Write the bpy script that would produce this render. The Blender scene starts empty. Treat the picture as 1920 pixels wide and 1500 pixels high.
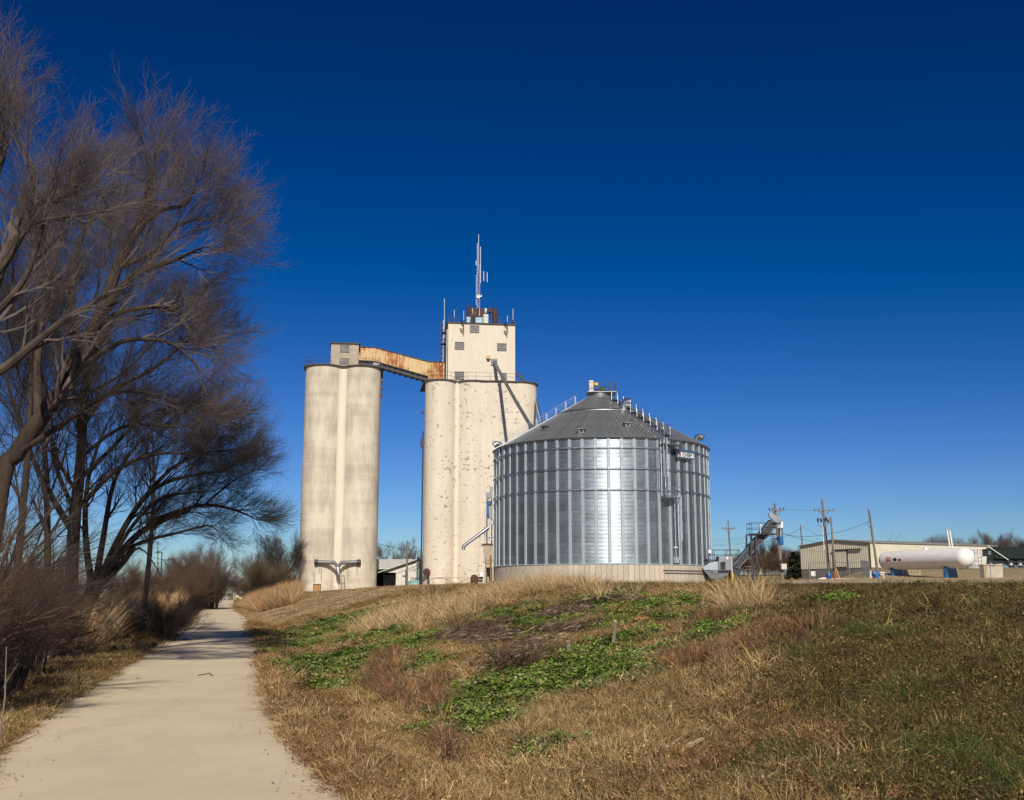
import bpy, math, random
import numpy as np
from mathutils import Vector, Matrix, noise as mnoise
random.seed(7)
rng = np.random.default_rng(11)
S = bpy.context.scene
C = S.collection
PI = math.pi

# ------------------------------------------------------------------ camera, sky, sun, exposure
FOC = 2000.0
TILT = math.atan(362 / 2000)
EYE = 1.6
cam = bpy.data.objects.new('camera', bpy.data.cameras.new('camera'))
C.objects.link(cam)
cam.location = (0, 0, EYE)
cam.rotation_euler = (PI / 2 + TILT, 0, 0)
cam.data.sensor_width = 36
cam.data.sensor_fit = 'HORIZONTAL'
cam.data.lens = 36 * FOC / 1920
cam.data.clip_start = 0.1
cam.data.clip_end = 6000
S.camera = cam
SUN_EL, SUN_AZ = math.radians(36), math.radians(6.5)      # azimuth measured from straight behind the camera, to its right
w = bpy.data.worlds.new('World')
S.world = w
w.use_nodes = True
nt = w.node_tree
nt.nodes.clear()
sk = nt.nodes.new('ShaderNodeTexSky')
sk.sky_type = 'NISHITA'
sk.sun_disc = False
sk.sun_elevation = SUN_EL
sk.sun_rotation = PI - SUN_AZ
sk.altitude = 300
sk.air_density = 1.0
sk.dust_density = 0.1
sk.ozone_density = 6.0
# one tone curve per channel over the whole sky: the photograph's deep, saturated winter blue
sp_ = nt.nodes.new('ShaderNodeSeparateColor')
cb_ = nt.nodes.new('ShaderNodeCombineColor')
nt.links.new(sk.outputs[0], sp_.inputs[0])
for i_, (off_, g_, a_) in enumerate(((1.45, 1.28, .42), (0.0, 1.85, .106), (0.0, 1.75, .152))):
    sb_ = nt.nodes.new('ShaderNodeMath')
    sb_.operation = 'SUBTRACT'
    sb_.use_clamp = False
    sb_.inputs[1].default_value = off_
    mx_ = nt.nodes.new('ShaderNodeMath')
    mx_.operation = 'MAXIMUM'
    mx_.inputs[1].default_value = 0.0
    pw = nt.nodes.new('ShaderNodeMath')
    pw.operation = 'POWER'
    pw.inputs[1].default_value = g_
    ml = nt.nodes.new('ShaderNodeMath')
    ml.operation = 'MULTIPLY_ADD'
    ml.inputs[1].default_value = a_
    ml.inputs[2].default_value = 0.0
    nt.links.new(sp_.outputs[i_], sb_.inputs[0])
    nt.links.new(sb_.outputs[0], mx_.inputs[0])
    nt.links.new(mx_.outputs[0], pw.inputs[0])
    nt.links.new(pw.outputs[0], ml.inputs[0])
    nt.links.new(ml.outputs[0], cb_.inputs[i_])
bg = nt.nodes.new('ShaderNodeBackground')
bg.inputs['Strength'].default_value = 0.1
wo = nt.nodes.new('ShaderNodeOutputWorld')
nt.links.new(cb_.outputs[0], bg.inputs[0])
nt.links.new(bg.outputs[0], wo.inputs[0])
sl = bpy.data.lights.new('sun', 'SUN')
sl.energy = 4.7
sl.angle = math.radians(0.53)
sl.color = (1.0, 0.92, 0.79)
so = bpy.data.objects.new('sun', sl)
C.objects.link(so)
sd = Vector((math.sin(SUN_AZ) * math.cos(SUN_EL), -math.cos(SUN_AZ) * math.cos(SUN_EL), math.sin(SUN_EL)))
so.rotation_euler = sd.to_track_quat('Z', 'Y').to_euler()
so.location = sd * 60
S.view_settings.view_transform = 'Standard'
S.view_settings.look = 'None'
S.view_settings.gamma = 1
S.view_settings.exposure = 0.0
S.view_settings.use_curve_mapping = False
S.render.engine = 'CYCLES'
S.cycles.use_adaptive_sampling = True
S.cycles.adaptive_threshold = 0.02
S.cycles.max_bounces = 5
S.cycles.diffuse_bounces = 2
S.cycles.glossy_bounces = 3
S.cycles.transparent_max_bounces = 8
S.cycles.sample_clamp_indirect = 4


# ------------------------------------------------------------------ helpers: rays, terrain
def ray(px, py):
    u = (px - 960) / FOC
    v = (750 - py) / FOC
    return (u, math.cos(TILT) - v * math.sin(TILT), math.sin(TILT) + v * math.cos(TILT))


def P(px, py, Y):
    d = ray(px, py)
    k = Y / d[1]
    return Vector((d[0] * k, Y, EYE + d[2] * k))


def sstep(a, b, x):
    t = np.clip((x - a) / (b - a), 0, 1)
    return t * t * (3 - 2 * t)


TRAIL = [(-30, 7.0), (-5, 0.9), (0, -0.6), (7.8, -2.40), (10.7, -3.58), (17.4, -5.4), (32.2, -9.0), (46, -12.6), (60, -16.1), (71, -18.9), (90, -24.2), (107, -28.9),
         (140, -37.6), (200, -52.8), (260, -68.3), (400, -104.5), (900, -235)]
TY = np.array([a for a, b in TRAIL], float)
TX = np.array([b for a, b in TRAIL], float)
_yy = np.linspace(-30, 900, 1861)
_xx = np.interp(_yy, TY, TX)
_k = np.exp(-np.linspace(-2, 2, 17) ** 2)
_k /= _k.sum()
_xx = np.convolve(np.pad(_xx, 8, mode='edge'), _k, mode='valid')


def trail_x(y):
    return np.interp(y, _yy, _xx)


_g = rng.random((64, 64))


def vnoise(x, y, s):
    x = np.asarray(x, float) / s
    y = np.asarray(y, float) / s
    xi = np.floor(x).astype(int)
    yi = np.floor(y).astype(int)
    fx = x - xi
    fy = y - yi
    fx = fx * fx * (3 - 2 * fx)
    fy = fy * fy * (3 - 2 * fy)
    g = lambda i, j: _g[i % 64, j % 64]
    return (g(xi, yi) * (1 - fx) + g(xi + 1, yi) * fx) * (1 - fy) + (g(xi, yi + 1) * (1 - fx) + g(xi + 1, yi + 1) * fx) * fy


def terrain(x, y):
    x = np.asarray(x, float)
    y = np.asarray(y, float)
    yp = np.maximum(y, 1.0)
    a = np.clip(x / yp, -1.2, 1.2)
    s = (x - trail_x(y)) * 0.966
    sr = s - 1.5
    sle = -s - 1.5
    A = np.interp(a, [-.27, -.2, -.16, -.13, -.08, .09, .2, .27, .35, .6], [.0, .0005, .0012, .003, .0068, .0072, .0085, .0125, .0138, .0145])
    Zn = 1.6 + yp * ((1 - sstep(30, 130, yp)) * np.interp(a, [.12, .25], [.0054, .0032]) + sstep(30, 130, yp) * A)
    B = np.interp(a, [-.3, -.15, -.1, .1, .2, .5], [-.004, -.003, .001, .012, .0165, .0195])
    Zn = Zn + sstep(148, 176, yp) * sstep(.295, .335, a) * .0085 * yp
    f = sstep(185, 300, yp)
    Zp = Zn * (1 - f) + (1.6 + np.minimum(yp, 500) * B) * f
    Lc = np.interp(yp, [0, 30, 60, 140, 200], [12.5, 13, 11, 7.5, 7])
    lin = np.clip((sr - 1.2) / (Lc - 1.2), 0, 1)
    wgt = .45 * lin + .55 * sstep(1.2, Lc, sr)
    zr = wgt * Zp - .13 * np.exp(-((sr - 1.7) / .9) ** 2)
    lump = (vnoise(x, y, 2.3) - .5) * .22 + (vnoise(x, y, .8) - .5) * .07
    zr = zr + lump * sstep(.8, 4, sr) * (1 - sstep(9, 14, sr) * .8) * (1 - sstep(60, 110, yp) * .9)
    zl = -.75 * sstep(1.3, 4.2, sle) + 1.15 * sstep(4.5, 11, sle) + 0.2 * sstep(12, 40, sle) + lump * sstep(.8, 4, sle)
    z = np.where(sr > 0, zr, np.where(sle > 0, zl, 0.0))
    inside = np.clip(np.minimum(-sr, -sle) / .12, 0, 1)
    z = z - .05 * inside
    return z


def tz(x, y):
    return float(terrain(x, y))


def gpt(px, py):
    d = ray(px, py)
    ys = np.concatenate([np.arange(2.5, 60, .1), np.arange(60, 400, .5)])
    k = ys / d[1]
    zz = EYE + d[2] * k
    g = terrain(d[0] * k, ys)
    i = np.argmax(zz <= g)
    if zz[i] > g[i]:
        i = len(ys) - 1
    return Vector((d[0] * k[i], ys[i], float(g[i])))


# ------------------------------------------------------------------ helpers: meshes and objects
class MB:
    def __init__(s):
        s.v = []
        s.f = []

    def box(s, x0, y0, z0, x1, y1, z1):
        b = len(s.v)
        s.v += [(x0, y0, z0), (x1, y0, z0), (x1, y1, z0), (x0, y1, z0), (x0, y0, z1), (x1, y0, z1), (x1, y1, z1), (x0, y1, z1)]
        s.f += [(b, b + 3, b + 2, b + 1), (b + 4, b + 5, b + 6, b + 7), (b, b + 1, b + 5, b + 4), (b + 1, b + 2, b + 6, b + 5), (b + 2, b + 3, b + 7, b + 6), (b + 3, b, b + 4, b + 7)]
        return s

    def tube(s, pts, rad, n=6, cap=True):
        pts = [Vector(p) for p in pts]
        if not isinstance(rad, (list, tuple)):
            rad = [rad] * len(pts)
        b = len(s.v)
        m = len(pts)
        up = None
        for i, p in enumerate(pts):
            d = (pts[min(i + 1, m - 1)] - pts[max(i - 1, 0)])
            if d.length < 1e-9:
                d = Vector((0, 0, 1))
            d.normalize()
            if up is None:
                up = Vector((0, 0, 1)) if abs(d.z) < .9 else Vector((1, 0, 0))
            a = d.cross(up)
            if a.length < 1e-6:
                a = d.orthogonal()
            a.normalize()
            c = a.cross(d)
            up = c
            r = rad[i]
            for j in range(n):
                t = 2 * PI * (j + .5) / n
                q = p + a * (r * math.cos(t)) + c * (r * math.sin(t))
                s.v.append((q.x, q.y, q.z))
        for i in range(m - 1):
            for j in range(n):
                k = (j + 1) % n
                s.f.append((b + i * n + j, b + i * n + k, b + (i + 1) * n + k, b + (i + 1) * n + j))
        if cap:
            s.f.append(tuple(b + j for j in range(n))[::-1])
            s.f.append(tuple(b + (m - 1) * n + j for j in range(n)))
        return s

    def beam(s, p0, p1, w, h=None):
        h = h or w
        p0 = Vector(p0)
        p1 = Vector(p1)
        d = (p1 - p0).normalized()
        up = Vector((0, 0, 1)) if abs(d.z) < .95 else Vector((0, 1, 0))
        a = d.cross(up).normalized() * (w / 2)
        c = a.normalized().cross(d) * (h / 2)
        b = len(s.v)
        for p in (p0, p1):
            for q in (-a - c, a - c, a + c, -a + c):
                r = p + q
                s.v.append((r.x, r.y, r.z))
        s.f += [(b + 3, b + 2, b + 1, b), (b + 4, b + 5, b + 6, b + 7)] + [(b + i, b + (i + 1) % 4, b + 4 + (i + 1) % 4, b + 4 + i) for i in range(4)]
        return s

    def lathe(s, prof, n=24, c=(0, 0, 0), axis='Z', a0=0, a1=2 * PI):
        b = len(s.v)
        full = abs(a1 - a0 - 2 * PI) < 1e-6
        m = n if full else n + 1
        for r, z in prof:
            for j in range(m):
                t = a0 + (a1 - a0) * j / n
                x, y = r * math.cos(t), r * math.sin(t)
                if axis == 'Z':
                    q = (c[0] + x, c[1] + y, c[2] + z)
                elif axis == 'X':
                    q = (c[0] + z, c[1] + x, c[2] + y)
                else:
                    q = (c[0] + x, c[1] + z, c[2] + y)
                s.v.append(q)
        for i in range(len(prof) - 1):
            for j in range(n if full else n):
                k = (j + 1) % m
                s.f.append((b + i * m + j, b + i * m + k, b + (i + 1) * m + k, b + (i + 1) * m + j))
        return s

    def prism(s, poly, z0, z1):
        b = len(s.v)
        n = len(poly)
        s.v += [(x, y, z0) for x, y in poly] + [(x, y, z1) for x, y in poly]
        s.f.append(tuple(range(b, b + n))[::-1])
        s.f.append(tuple(range(b + n, b + 2 * n)))
        for i in range(n):
            k = (i + 1) % n
            s.f.append((b + i, b + k, b + n + k, b + n + i))
        return s

    def side(s, poly, y0, y1):
        """polygon in (x, z) extruded along y"""
        b = len(s.v)
        n = len(poly)
        s.v += [(x, y0, z) for x, z in poly] + [(x, y1, z) for x, z in poly]
        s.f.append(tuple(range(b, b + n)))
        s.f.append(tuple(range(b + n, b + 2 * n))[::-1])
        for i in range(n):
            k = (i + 1) % n
            s.f.append((b + k, b + i, b + n + i, b + n + k))
        return s

    def mesh(s, name, mat, smooth=False):
        me = bpy.data.meshes.new(name)
        me.from_pydata(s.v, [], s.f)
        if mat:
            me.materials.append(mat)
        if smooth:
            me.shade_smooth()
            try:
                me.set_sharp_from_angle(angle=math.radians(38))
            except Exception:
                pass
        me.update()
        return me

    def build(s, name, mat, parent=None, smooth=False, loc=None, rotz=0):
        return link(name, s.mesh(name, mat, smooth), parent, loc, rotz)


def link(name, me, parent=None, loc=None, rotz=0):
    o = bpy.data.objects.new(name, me)
    C.objects.link(o)
    o.parent = parent
    if loc is not None:
        o.location = loc
    if rotz:
        o.rotation_euler.z = rotz
    return o


def tag(o, label=None, cat=None, group=None, kind=None):
    if label:
        o['label'] = label
    if cat:
        o['category'] = cat
    if group:
        o['group'] = group
    if kind:
        o['kind'] = kind
    return o


def thing(name, label, cat, loc=(0, 0, 0), rotz=0, group=None):
    o = bpy.data.objects.new(name, None)
    o.empty_display_size = .2
    C.objects.link(o)
    o.location = loc
    o.rotation_euler.z = rotz
    return tag(o, label, cat, group)


def copy_tree(o, parent=None):
    c = o.copy()
    C.objects.link(c)
    c.parent = parent
    for ch in list(o.children):
        copy_tree(ch, c)
    return c


class Frame:
    """a thing's own upright frame: u along its front, v into it, z up from its base"""
    def __init__(s, x, y, z, al=0.0):
        s.o = Vector((x, y, z))
        s.al = al
        s.U = Vector((math.cos(al), math.sin(al), 0))
        s.V = Vector((-math.sin(al), math.cos(al), 0))

    def hit(s, px, py, v=0.0):
        d = Vector(ray(px, py))
        e = Vector((0, 0, EYE))
        k = ((s.o + s.V * v) - e).dot(s.V) / d.dot(s.V)
        q = e + d * k - s.o
        return q.dot(s.U), q.z

    def loc(s, p):
        q = Vector(p) - s.o
        return Vector((q.dot(s.U), q.dot(s.V), q.z))

    def P(s, px, py, Y):
        return s.loc(P(px, py, Y))


# ------------------------------------------------------------------ materials
def newmat(name):
    m = bpy.data.materials.new(name)
    m.use_nodes = True
    return m, m.node_tree, m.node_tree.nodes['Principled BSDF']


def N(nt, t, **kw):
    n = nt.nodes.new(t)
    for k, v in kw.items():
        if k in n.inputs:
            n.inputs[k].default_value = v
        else:
            setattr(n, k, v)
    return n


def ramp(nt, fac, stops):
    r = nt.nodes.new('ShaderNodeValToRGB')
    r.color_ramp.elements[0].position = stops[0][0]
    r.color_ramp.elements[0].color = (*stops[0][1], 1)
    r.color_ramp.elements[1].position = stops[-1][0]
    r.color_ramp.elements[1].color = (*stops[-1][1], 1)
    for p, c in stops[1:-1]:
        e = r.color_ramp.elements.new(p)
        e.color = (*c, 1)
    nt.links.new(fac, r.inputs[0])
    return r.outputs[0]


def coords(nt, scale=(1, 1, 1), kind='Object'):
    tc = nt.nodes.new('ShaderNodeTexCoord')
    mp = nt.nodes.new('ShaderNodeMapping')
    mp.inputs['Scale'].default_value = scale
    nt.links.new(tc.outputs[kind], mp.inputs[0])
    return mp.outputs[0]


def noise_fac(nt, vec, scale, detail=5, rough=.6):
    n = N(nt, 'ShaderNodeTexNoise', Scale=scale, Detail=detail, Roughness=rough)
    nt.links.new(vec, n.inputs['Vector'])
    return n.outputs['Fac']


def mixc(nt, fac, a, b, mode='MIX'):
    m = nt.nodes.new('ShaderNodeMix')
    m.data_type = 'RGBA'
    m.blend_type = mode
    for sock, val in ((m.inputs[0], fac), (m.inputs[6], a), (m.inputs[7], b)):
        if hasattr(val, 'links') or hasattr(val, 'is_linked'):
            nt.links.new(val, sock)
        elif isinstance(val, (int, float)):
            sock.default_value = val
        else:
            sock.default_value = (*val, 1)
    return m.outputs[2]


def bump(nt, bs, h, strength=.3, dist=.02):
    b = N(nt, 'ShaderNodeBump', Strength=strength, Distance=dist)
    nt.links.new(h, b.inputs['Height'])
    nt.links.new(b.outputs[0], bs.inputs['Normal'])


def simple(name, c1, c2=None, rough=.7, metal=0, scale=3, stretch=(1, 1, 1), bmp=0, lo=.35, hi=.65, rand=0, detail=5):
    m, t, bs = newmat(name)
    bs.inputs['Roughness'].default_value = rough
    bs.inputs['Metallic'].default_value = metal
    c2 = c2 or tuple(x * .75 for x in c1)
    vec = coords(t, stretch)
    f = noise_fac(t, vec, scale, detail)
    col = ramp(t, f, [(lo, c2), (hi, c1)])
    if rand:
        oi = t.nodes.new('ShaderNodeObjectInfo')
        v = ramp(t, oi.outputs['Random'], [(0, (1 - rand,) * 3), (1, (1, 1, 1))])
        col = mixc(t, 1.0, col, v, 'MULTIPLY')
    t.links.new(col, bs.inputs['Base Color'])
    if bmp:
        bump(t, bs, f, bmp, .03)
    return m


def math_(t, op, a, b=None, clamp=False):
    n = t.nodes.new('ShaderNodeMath')
    n.operation = op
    n.use_clamp = clamp
    for i, val in enumerate((a, b)):
        if val is None:
            continue
        if isinstance(val, (int, float)):
            n.inputs[i].default_value = val
        else:
            t.links.new(val, n.inputs[i])
    return n.outputs[0]


def concrete_old():
    """slip-formed concrete whose cream wash has weathered off in lifts and streaks"""
    m, t, bs = newmat('weathered_silo_concrete')
    bs.inputs['Roughness'].default_value = .9
    v = coords(t)
    streak = noise_fac(t, coords(t, (5, 5, .35)), 1.6, 6, .65)
    patch = noise_fac(t, coords(t, (1, 1, .45)), .55, 4, .5)
    lift = noise_fac(t, coords(t, (.05, .05, 1)), .9, 2, .4)
    fine = noise_fac(t, v, 6, 6, .7)
    s = math_(t, 'ADD', math_(t, 'MULTIPLY', streak, .42), math_(t, 'ADD', math_(t, 'MULTIPLY', patch, .85), math_(t, 'ADD', math_(t, 'MULTIPLY', lift, .32), math_(t, 'MULTIPLY', fine, .3))))
    col = ramp(t, s, [(.86, (.36, .30, .22)), (.97, (.46, .39, .30)), (1.04, (.58, .50, .385)), (1.15, (.66, .58, .45))])
    # ramp positions stop at 1: rescale
    t.nodes.remove(col.node)
    s2 = math_(t, 'SUBTRACT', s, .41, True)
    col = ramp(t, s2, [(.37, (.45, .39, .31)), (.47, (.52, .455, .36)), (.55, (.59, .52, .415)), (.65, (.66, .59, .47))])
    # thin pale joint lines between lifts
    sep = t.nodes.new('ShaderNodeSeparateXYZ')
    t.links.new(v, sep.inputs[0])
    zz = math_(t, 'ADD', sep.outputs['Z'], math_(t, 'MULTIPLY', patch, .5))
    fr = math_(t, 'FRACT', math_(t, 'MULTIPLY', zz, 1 / 2.45))
    ln = math_(t, 'MULTIPLY', math_(t, 'LESS_THAN', fr, .035), math_(t, 'GREATER_THAN', streak, .5))
    col = mixc(t, math_(t, 'MULTIPLY', ln, .6), col, (.70, .62, .49))
    t.links.new(col, bs.inputs['Base Color'])
    bump(t, bs, fine, .35, .03)
    return m


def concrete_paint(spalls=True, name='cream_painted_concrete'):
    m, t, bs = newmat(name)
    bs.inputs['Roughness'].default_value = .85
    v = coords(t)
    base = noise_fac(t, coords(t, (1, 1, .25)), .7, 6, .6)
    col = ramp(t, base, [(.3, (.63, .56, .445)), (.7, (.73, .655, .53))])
    fine = noise_fac(t, v, 5, 6, .7)
    if spalls:
        sp = noise_fac(t, coords(t, (1, 1, 1.5)), 1.5, 4, .62)
        area = noise_fac(t, coords(t, (1, 1, .7)), .22, 2, .5)
        k = math_(t, 'ADD', sp, math_(t, 'MULTIPLY', area, .22))
        col = mixc(t, math_(t, 'GREATER_THAN', k, .735), col, (.33, .29, .23))
        # rows of lost paint along old form joints near the right corner
        sep = t.nodes.new('ShaderNodeSeparateXYZ')
        t.links.new(v, sep.inputs[0])
        rowf = math_(t, 'FRACT', math_(t, 'MULTIPLY', sep.outputs['Z'], 1 / 1.55))
        row = math_(t, 'LESS_THAN', rowf, .17)
        xr = math_(t, 'MULTIPLY', math_(t, 'GREATER_THAN', sep.outputs['X'], 10.1), math_(t, 'LESS_THAN', sep.outputs['X'], 13.6))
        zr = math_(t, 'GREATER_THAN', sep.outputs['Z'], 13)
        nn = math_(t, 'GREATER_THAN', noise_fac(t, coords(t, (1.3, 1, 1.2)), 1.3, 5, .7), .535)
        mk = math_(t, 'MULTIPLY', math_(t, 'MULTIPLY', row, xr), math_(t, 'MULTIPLY', nn, zr))
        col = mixc(t, math_(t, 'MULTIPLY', mk, .8), col, (.36, .32, .26))
        low = t.nodes.new('ShaderNodeMapRange')
        low.inputs[1].default_value = 3.2
        low.inputs[2].default_value = 0
        t.links.new(sep.outputs['Z'], low.inputs[0])
        dirt = math_(t, 'MULTIPLY', low.outputs[0], math_(t, 'GREATER_THAN', noise_fac(t, v, 1.4, 5, .65), .52))
        col = mixc(t, math_(t, 'MULTIPLY', dirt, .5), col, (.42, .33, .2))
        frl = math_(t, 'FRACT', math_(t, 'MULTIPLY', math_(t, 'ADD', sep.outputs['Z'], math_(t, 'MULTIPLY', base, .3)), 1 / 2.4))
        stk = noise_fac(t, coords(t, (4, 4, .12)), 1.4, 5, .65)
        col = mixc(t, ramp(t, stk, [(.56, (0, 0, 0)), (.74, (.38, .38, .38))]), col, (.45, .385, .29))
        col = mixc(t, math_(t, 'MULTIPLY', math_(t, 'LESS_THAN', frl, .03), math_(t, 'MULTIPLY', stk, .45)), col, (.42, .36, .28))
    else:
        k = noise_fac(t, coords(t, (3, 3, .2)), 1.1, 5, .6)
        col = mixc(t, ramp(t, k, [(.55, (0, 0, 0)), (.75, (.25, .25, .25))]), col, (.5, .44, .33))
    t.links.new(col, bs.inputs['Base Color'])
    bump(t, bs, fine, .2, .02)
    return m


def rusty_cladding():
    m, t, bs = newmat('rusty_cladding')
    bs.inputs['Roughness'].default_value = .7
    v = coords(t)
    st = noise_fac(t, coords(t, (3.5, 3.5, .5)), 1.5, 6, .7)
    big = noise_fac(t, v, .45, 3, .5)
    s = math_(t, 'ADD', math_(t, 'MULTIPLY', st, .7), math_(t, 'MULTIPLY', big, .45))
    col = ramp(t, s, [(.40, (.62, .50, .28)), (.58, (.60, .42, .20)), (.62, (.42, .16, .05)), (.72, (.25, .085, .035))])
    t.links.new(col, bs.inputs['Base Color'])
    return m


def galv(name, base=(.56, .58, .60), rough=.34, var=.12, bumpy=.12, scl=1.0, metal=1.0):
    m, t, bs = newmat(name)
    bs.inputs['Metallic'].default_value = metal
    v = coords(t)
    f = noise_fac(t, v, 1.1 * scl, 5, .6)
    oi = t.nodes.new('ShaderNodeObjectInfo')
    col = ramp(t, f, [(.35, tuple(x * (1 - var) for x in base)), (.65, base)])
    r = ramp(t, oi.outputs['Random'], [(0, (1 - var * 1.4,) * 3), (1, (1, 1, 1))])
    col = mixc(t, 1.0, col, r, 'MULTIPLY')
    t.links.new(col, bs.inputs['Base Color'])
    rr = math_(t, 'ADD', math_(t, 'MULTIPLY', f, .14), rough - .07)
    t.links.new(rr, bs.inputs['Roughness'])
    if bumpy:
        bump(t, bs, noise_fac(t, v, 2.2, 3, .5), bumpy, .02)
    return m


def attr_mat(name, rough=.8, rand=.35, trans=0.0, hue=0.0):
    """colour from the mesh's own 'col' attribute, varied clump by clump"""
    m, t, bs = newmat(name)
    bs.inputs['Roughness'].default_value = rough
    bs.inputs['Specular IOR Level'].default_value = .25
    a = t.nodes.new('ShaderNodeAttribute')
    a.attribute_name = 'col'
    oi = t.nodes.new('ShaderNodeObjectInfo')
    r = ramp(t, oi.outputs['Random'], [(0, (1 - rand, 1 - rand * 1.05, 1 - rand * 1.1)), (.5, (1 - rand * .4, 1 - rand * .45, 1 - rand * .5)), (1, (1.0, 1.0, 1.0))])
    col = mixc(t, 1.0, a.outputs['Color'], r, 'MULTIPLY')
    t.links.new(col, bs.inputs['Base Color'])
    return m


M = {}
M['old'] = concrete_old()
M['cream'] = concrete_paint()
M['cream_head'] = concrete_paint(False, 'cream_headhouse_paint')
M['cabin'] = simple('worn_block_paint', (.47, .40, .31), (.36, .30, .23), .9, 0, 2.2, bmp=.2)
M['rust'] = rusty_cladding()
M['rimdark'] = simple('dark_roof_edge', (.12, .10, .085), (.06, .05, .045), .9, 0, 2)
M['steel_dark'] = simple('dark_painted_steel', (.055, .058, .065), (.035, .035, .04), .55, .3, 4)
M['steel_blue'] = simple('dark_blue_railing_steel', (.035, .055, .10), (.025, .035, .06), .5, .2, 4)
M['steel_grey'] = galv('dull_grey_steel', (.42, .44, .46), .5, .2, 0)
M['steel_mid'] = simple('grey_spout_steel', (.20, .21, .23), (.12, .12, .13), .5, .5, 1.5, stretch=(1, 1, 3))
M['galv_wall'] = galv('galvanised_wall_sheet', (.40, .475, .52), .36, .2, .0, metal=.88)
M['galv_rib'] = galv('galvanised_stiffener', (.52, .58, .61), .36, .10, .0, metal=.35)
M['galv_roof'] = galv('galvanised_roof_sheet', (.31, .325, .325), .46, .12, .05, metal=.65)
M['galv_bright'] = galv('bright_galvanised_steel', (.72, .74, .76), .38, .1, 0)
M['binconc'] = simple('bin_foundation_concrete', (.62, .545, .44), (.50, .44, .355), .9, 0, 1.2, stretch=(1, 1, .5), bmp=.15, rand=.2)
M['brown'] = simple('rust_brown_paint', (.085, .035, .025), (.05, .022, .018), .75, 0, 2)
M['white'] = simple('white_paint', (.87, .86, .84), (.78, .765, .73), .45, 0, 1.5)
M['white_old'] = simple('faded_white_paint', (.70, .68, .63), (.55, .52, .46), .7, 0, 1.2)
M['pale_blue'] = simple('pale_blue_panel', (.42, .62, .70), (.36, .54, .62), .6, 0, 1)
M['glass_old'] = simple('dusty_window_glass', (.22, .22, .22), (.10, .10, .105), .35, 0, 3.5)
M['pane_dark'] = simple('dark_opening', (.012, .012, .014), (.008, .008, .009), .6, 0, 2)
M['frame'] = simple('grey_window_frame', (.30, .28, .25), (.2, .19, .17), .8, 0, 3)
M['ply'] = simple('orange_plywood', (.47, .235, .10), (.36, .17, .075), .85, 0, 2.5, stretch=(1, 1, .3))
M['teal'] = simple('pale_teal_tank', (.25, .44, .39), (.20, .36, .32), .5, 0, 1)
M['wood'] = simple('weathered_pole_wood', (.26, .205, .155), (.14, .11, .085), .9, 0, 5, stretch=(1, 1, .12), bmp=.3)
M['siding'] = simple('cream_metal_siding', (.70, .66, .52), (.62, .58, .45), .5, .0, .6)
M['siding_brightened'] = simple('cream_siding_brightened', (.74, .69, .54), (.66, .61, .47), .5, .0, .6)  # same cream siding, colour raised to offset the grazing sun on the end wall
M['roofwhite'] = simple('white_metal_roof', (.62, .60, .56), (.53, .51, .47), .5, 0, .8)
M['foundation'] = simple('grey_block_foundation', (.24, .225, .19), (.17, .16, .135), .9, 0, 1.5)
M['blue'] = simple('blue_paint', (.02, .13, .36), (.015, .09, .25), .5, 0, 2)
M['red'] = simple('red_paint', (.55, .03, .025), (.4, .02, .02), .5, 0, 2)
M['yellow'] = simple('yellow_paint', (.80, .50, .02), (.65, .38, .02), .6, 0, 2)
M['black'] = simple('black_rubber', (.02, .02, .02), (.012, .012, .012), .8, 0, 3)
M['truck'] = simple('dark_green_paint', (.016, .03, .022), (.010, .018, .014), .35, .1, 1)
M['chrome'] = galv('wheel_metal', (.6, .6, .6), .3, .1, 0)
M['sign'] = simple('slate_blue_sign', (.055, .10, .16), (.045, .085, .14), .45, 0, 2)
M['stone'] = simple('pale_limestone', (.46, .36, .22), (.33, .25, .15), .9, 0, 6, bmp=.4)
M['rock'] = simple('orange_brown_rock', (.38, .17, .075), (.27, .115, .05), .9, 0, 7, bmp=.5)
M['cable'] = simple('black_cable', (.02, .02, .025), (.012, .012, .015), .6, 0, 3)
M['bark'] = simple('grey_brown_bark', (.105, .08, .06), (.05, .038, .028), .95, 0, 4, stretch=(1, 1, .35), bmp=.6)
M['bark_dk'] = simple('dark_bark', (.075, .05, .035), (.03, .02, .014), .95, 0, 4, stretch=(1, 1, .35), bmp=.6)
M['twig'] = simple('grey_twig', (.17, .13, .115), (.08, .06, .053), .9, 0, 2)
M['twig_dk'] = simple('dark_twig', (.062, .044, .034), (.028, .02, .015), .9, 0, 2)
M['twig_br'] = simple('brown_twig', (.135, .078, .046), (.065, .038, .023), .9, 0, 2)
M['twig_ol'] = simple('olive_brown_twig', (.13, .092, .045), (.07, .05, .026), .9, 0, 2)
M['evergreen'] = simple('cedar_leaf', (.03, .035, .02), (.014, .017, .01), .9, 0, 3)
M['blade'] = attr_mat('dead_grass_blade', .75, .55)
M['leaf'] = attr_mat('low_weed_leaf', .6, .35)
M['straw'] = attr_mat('tall_straw_blade', .7, .3)


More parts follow.
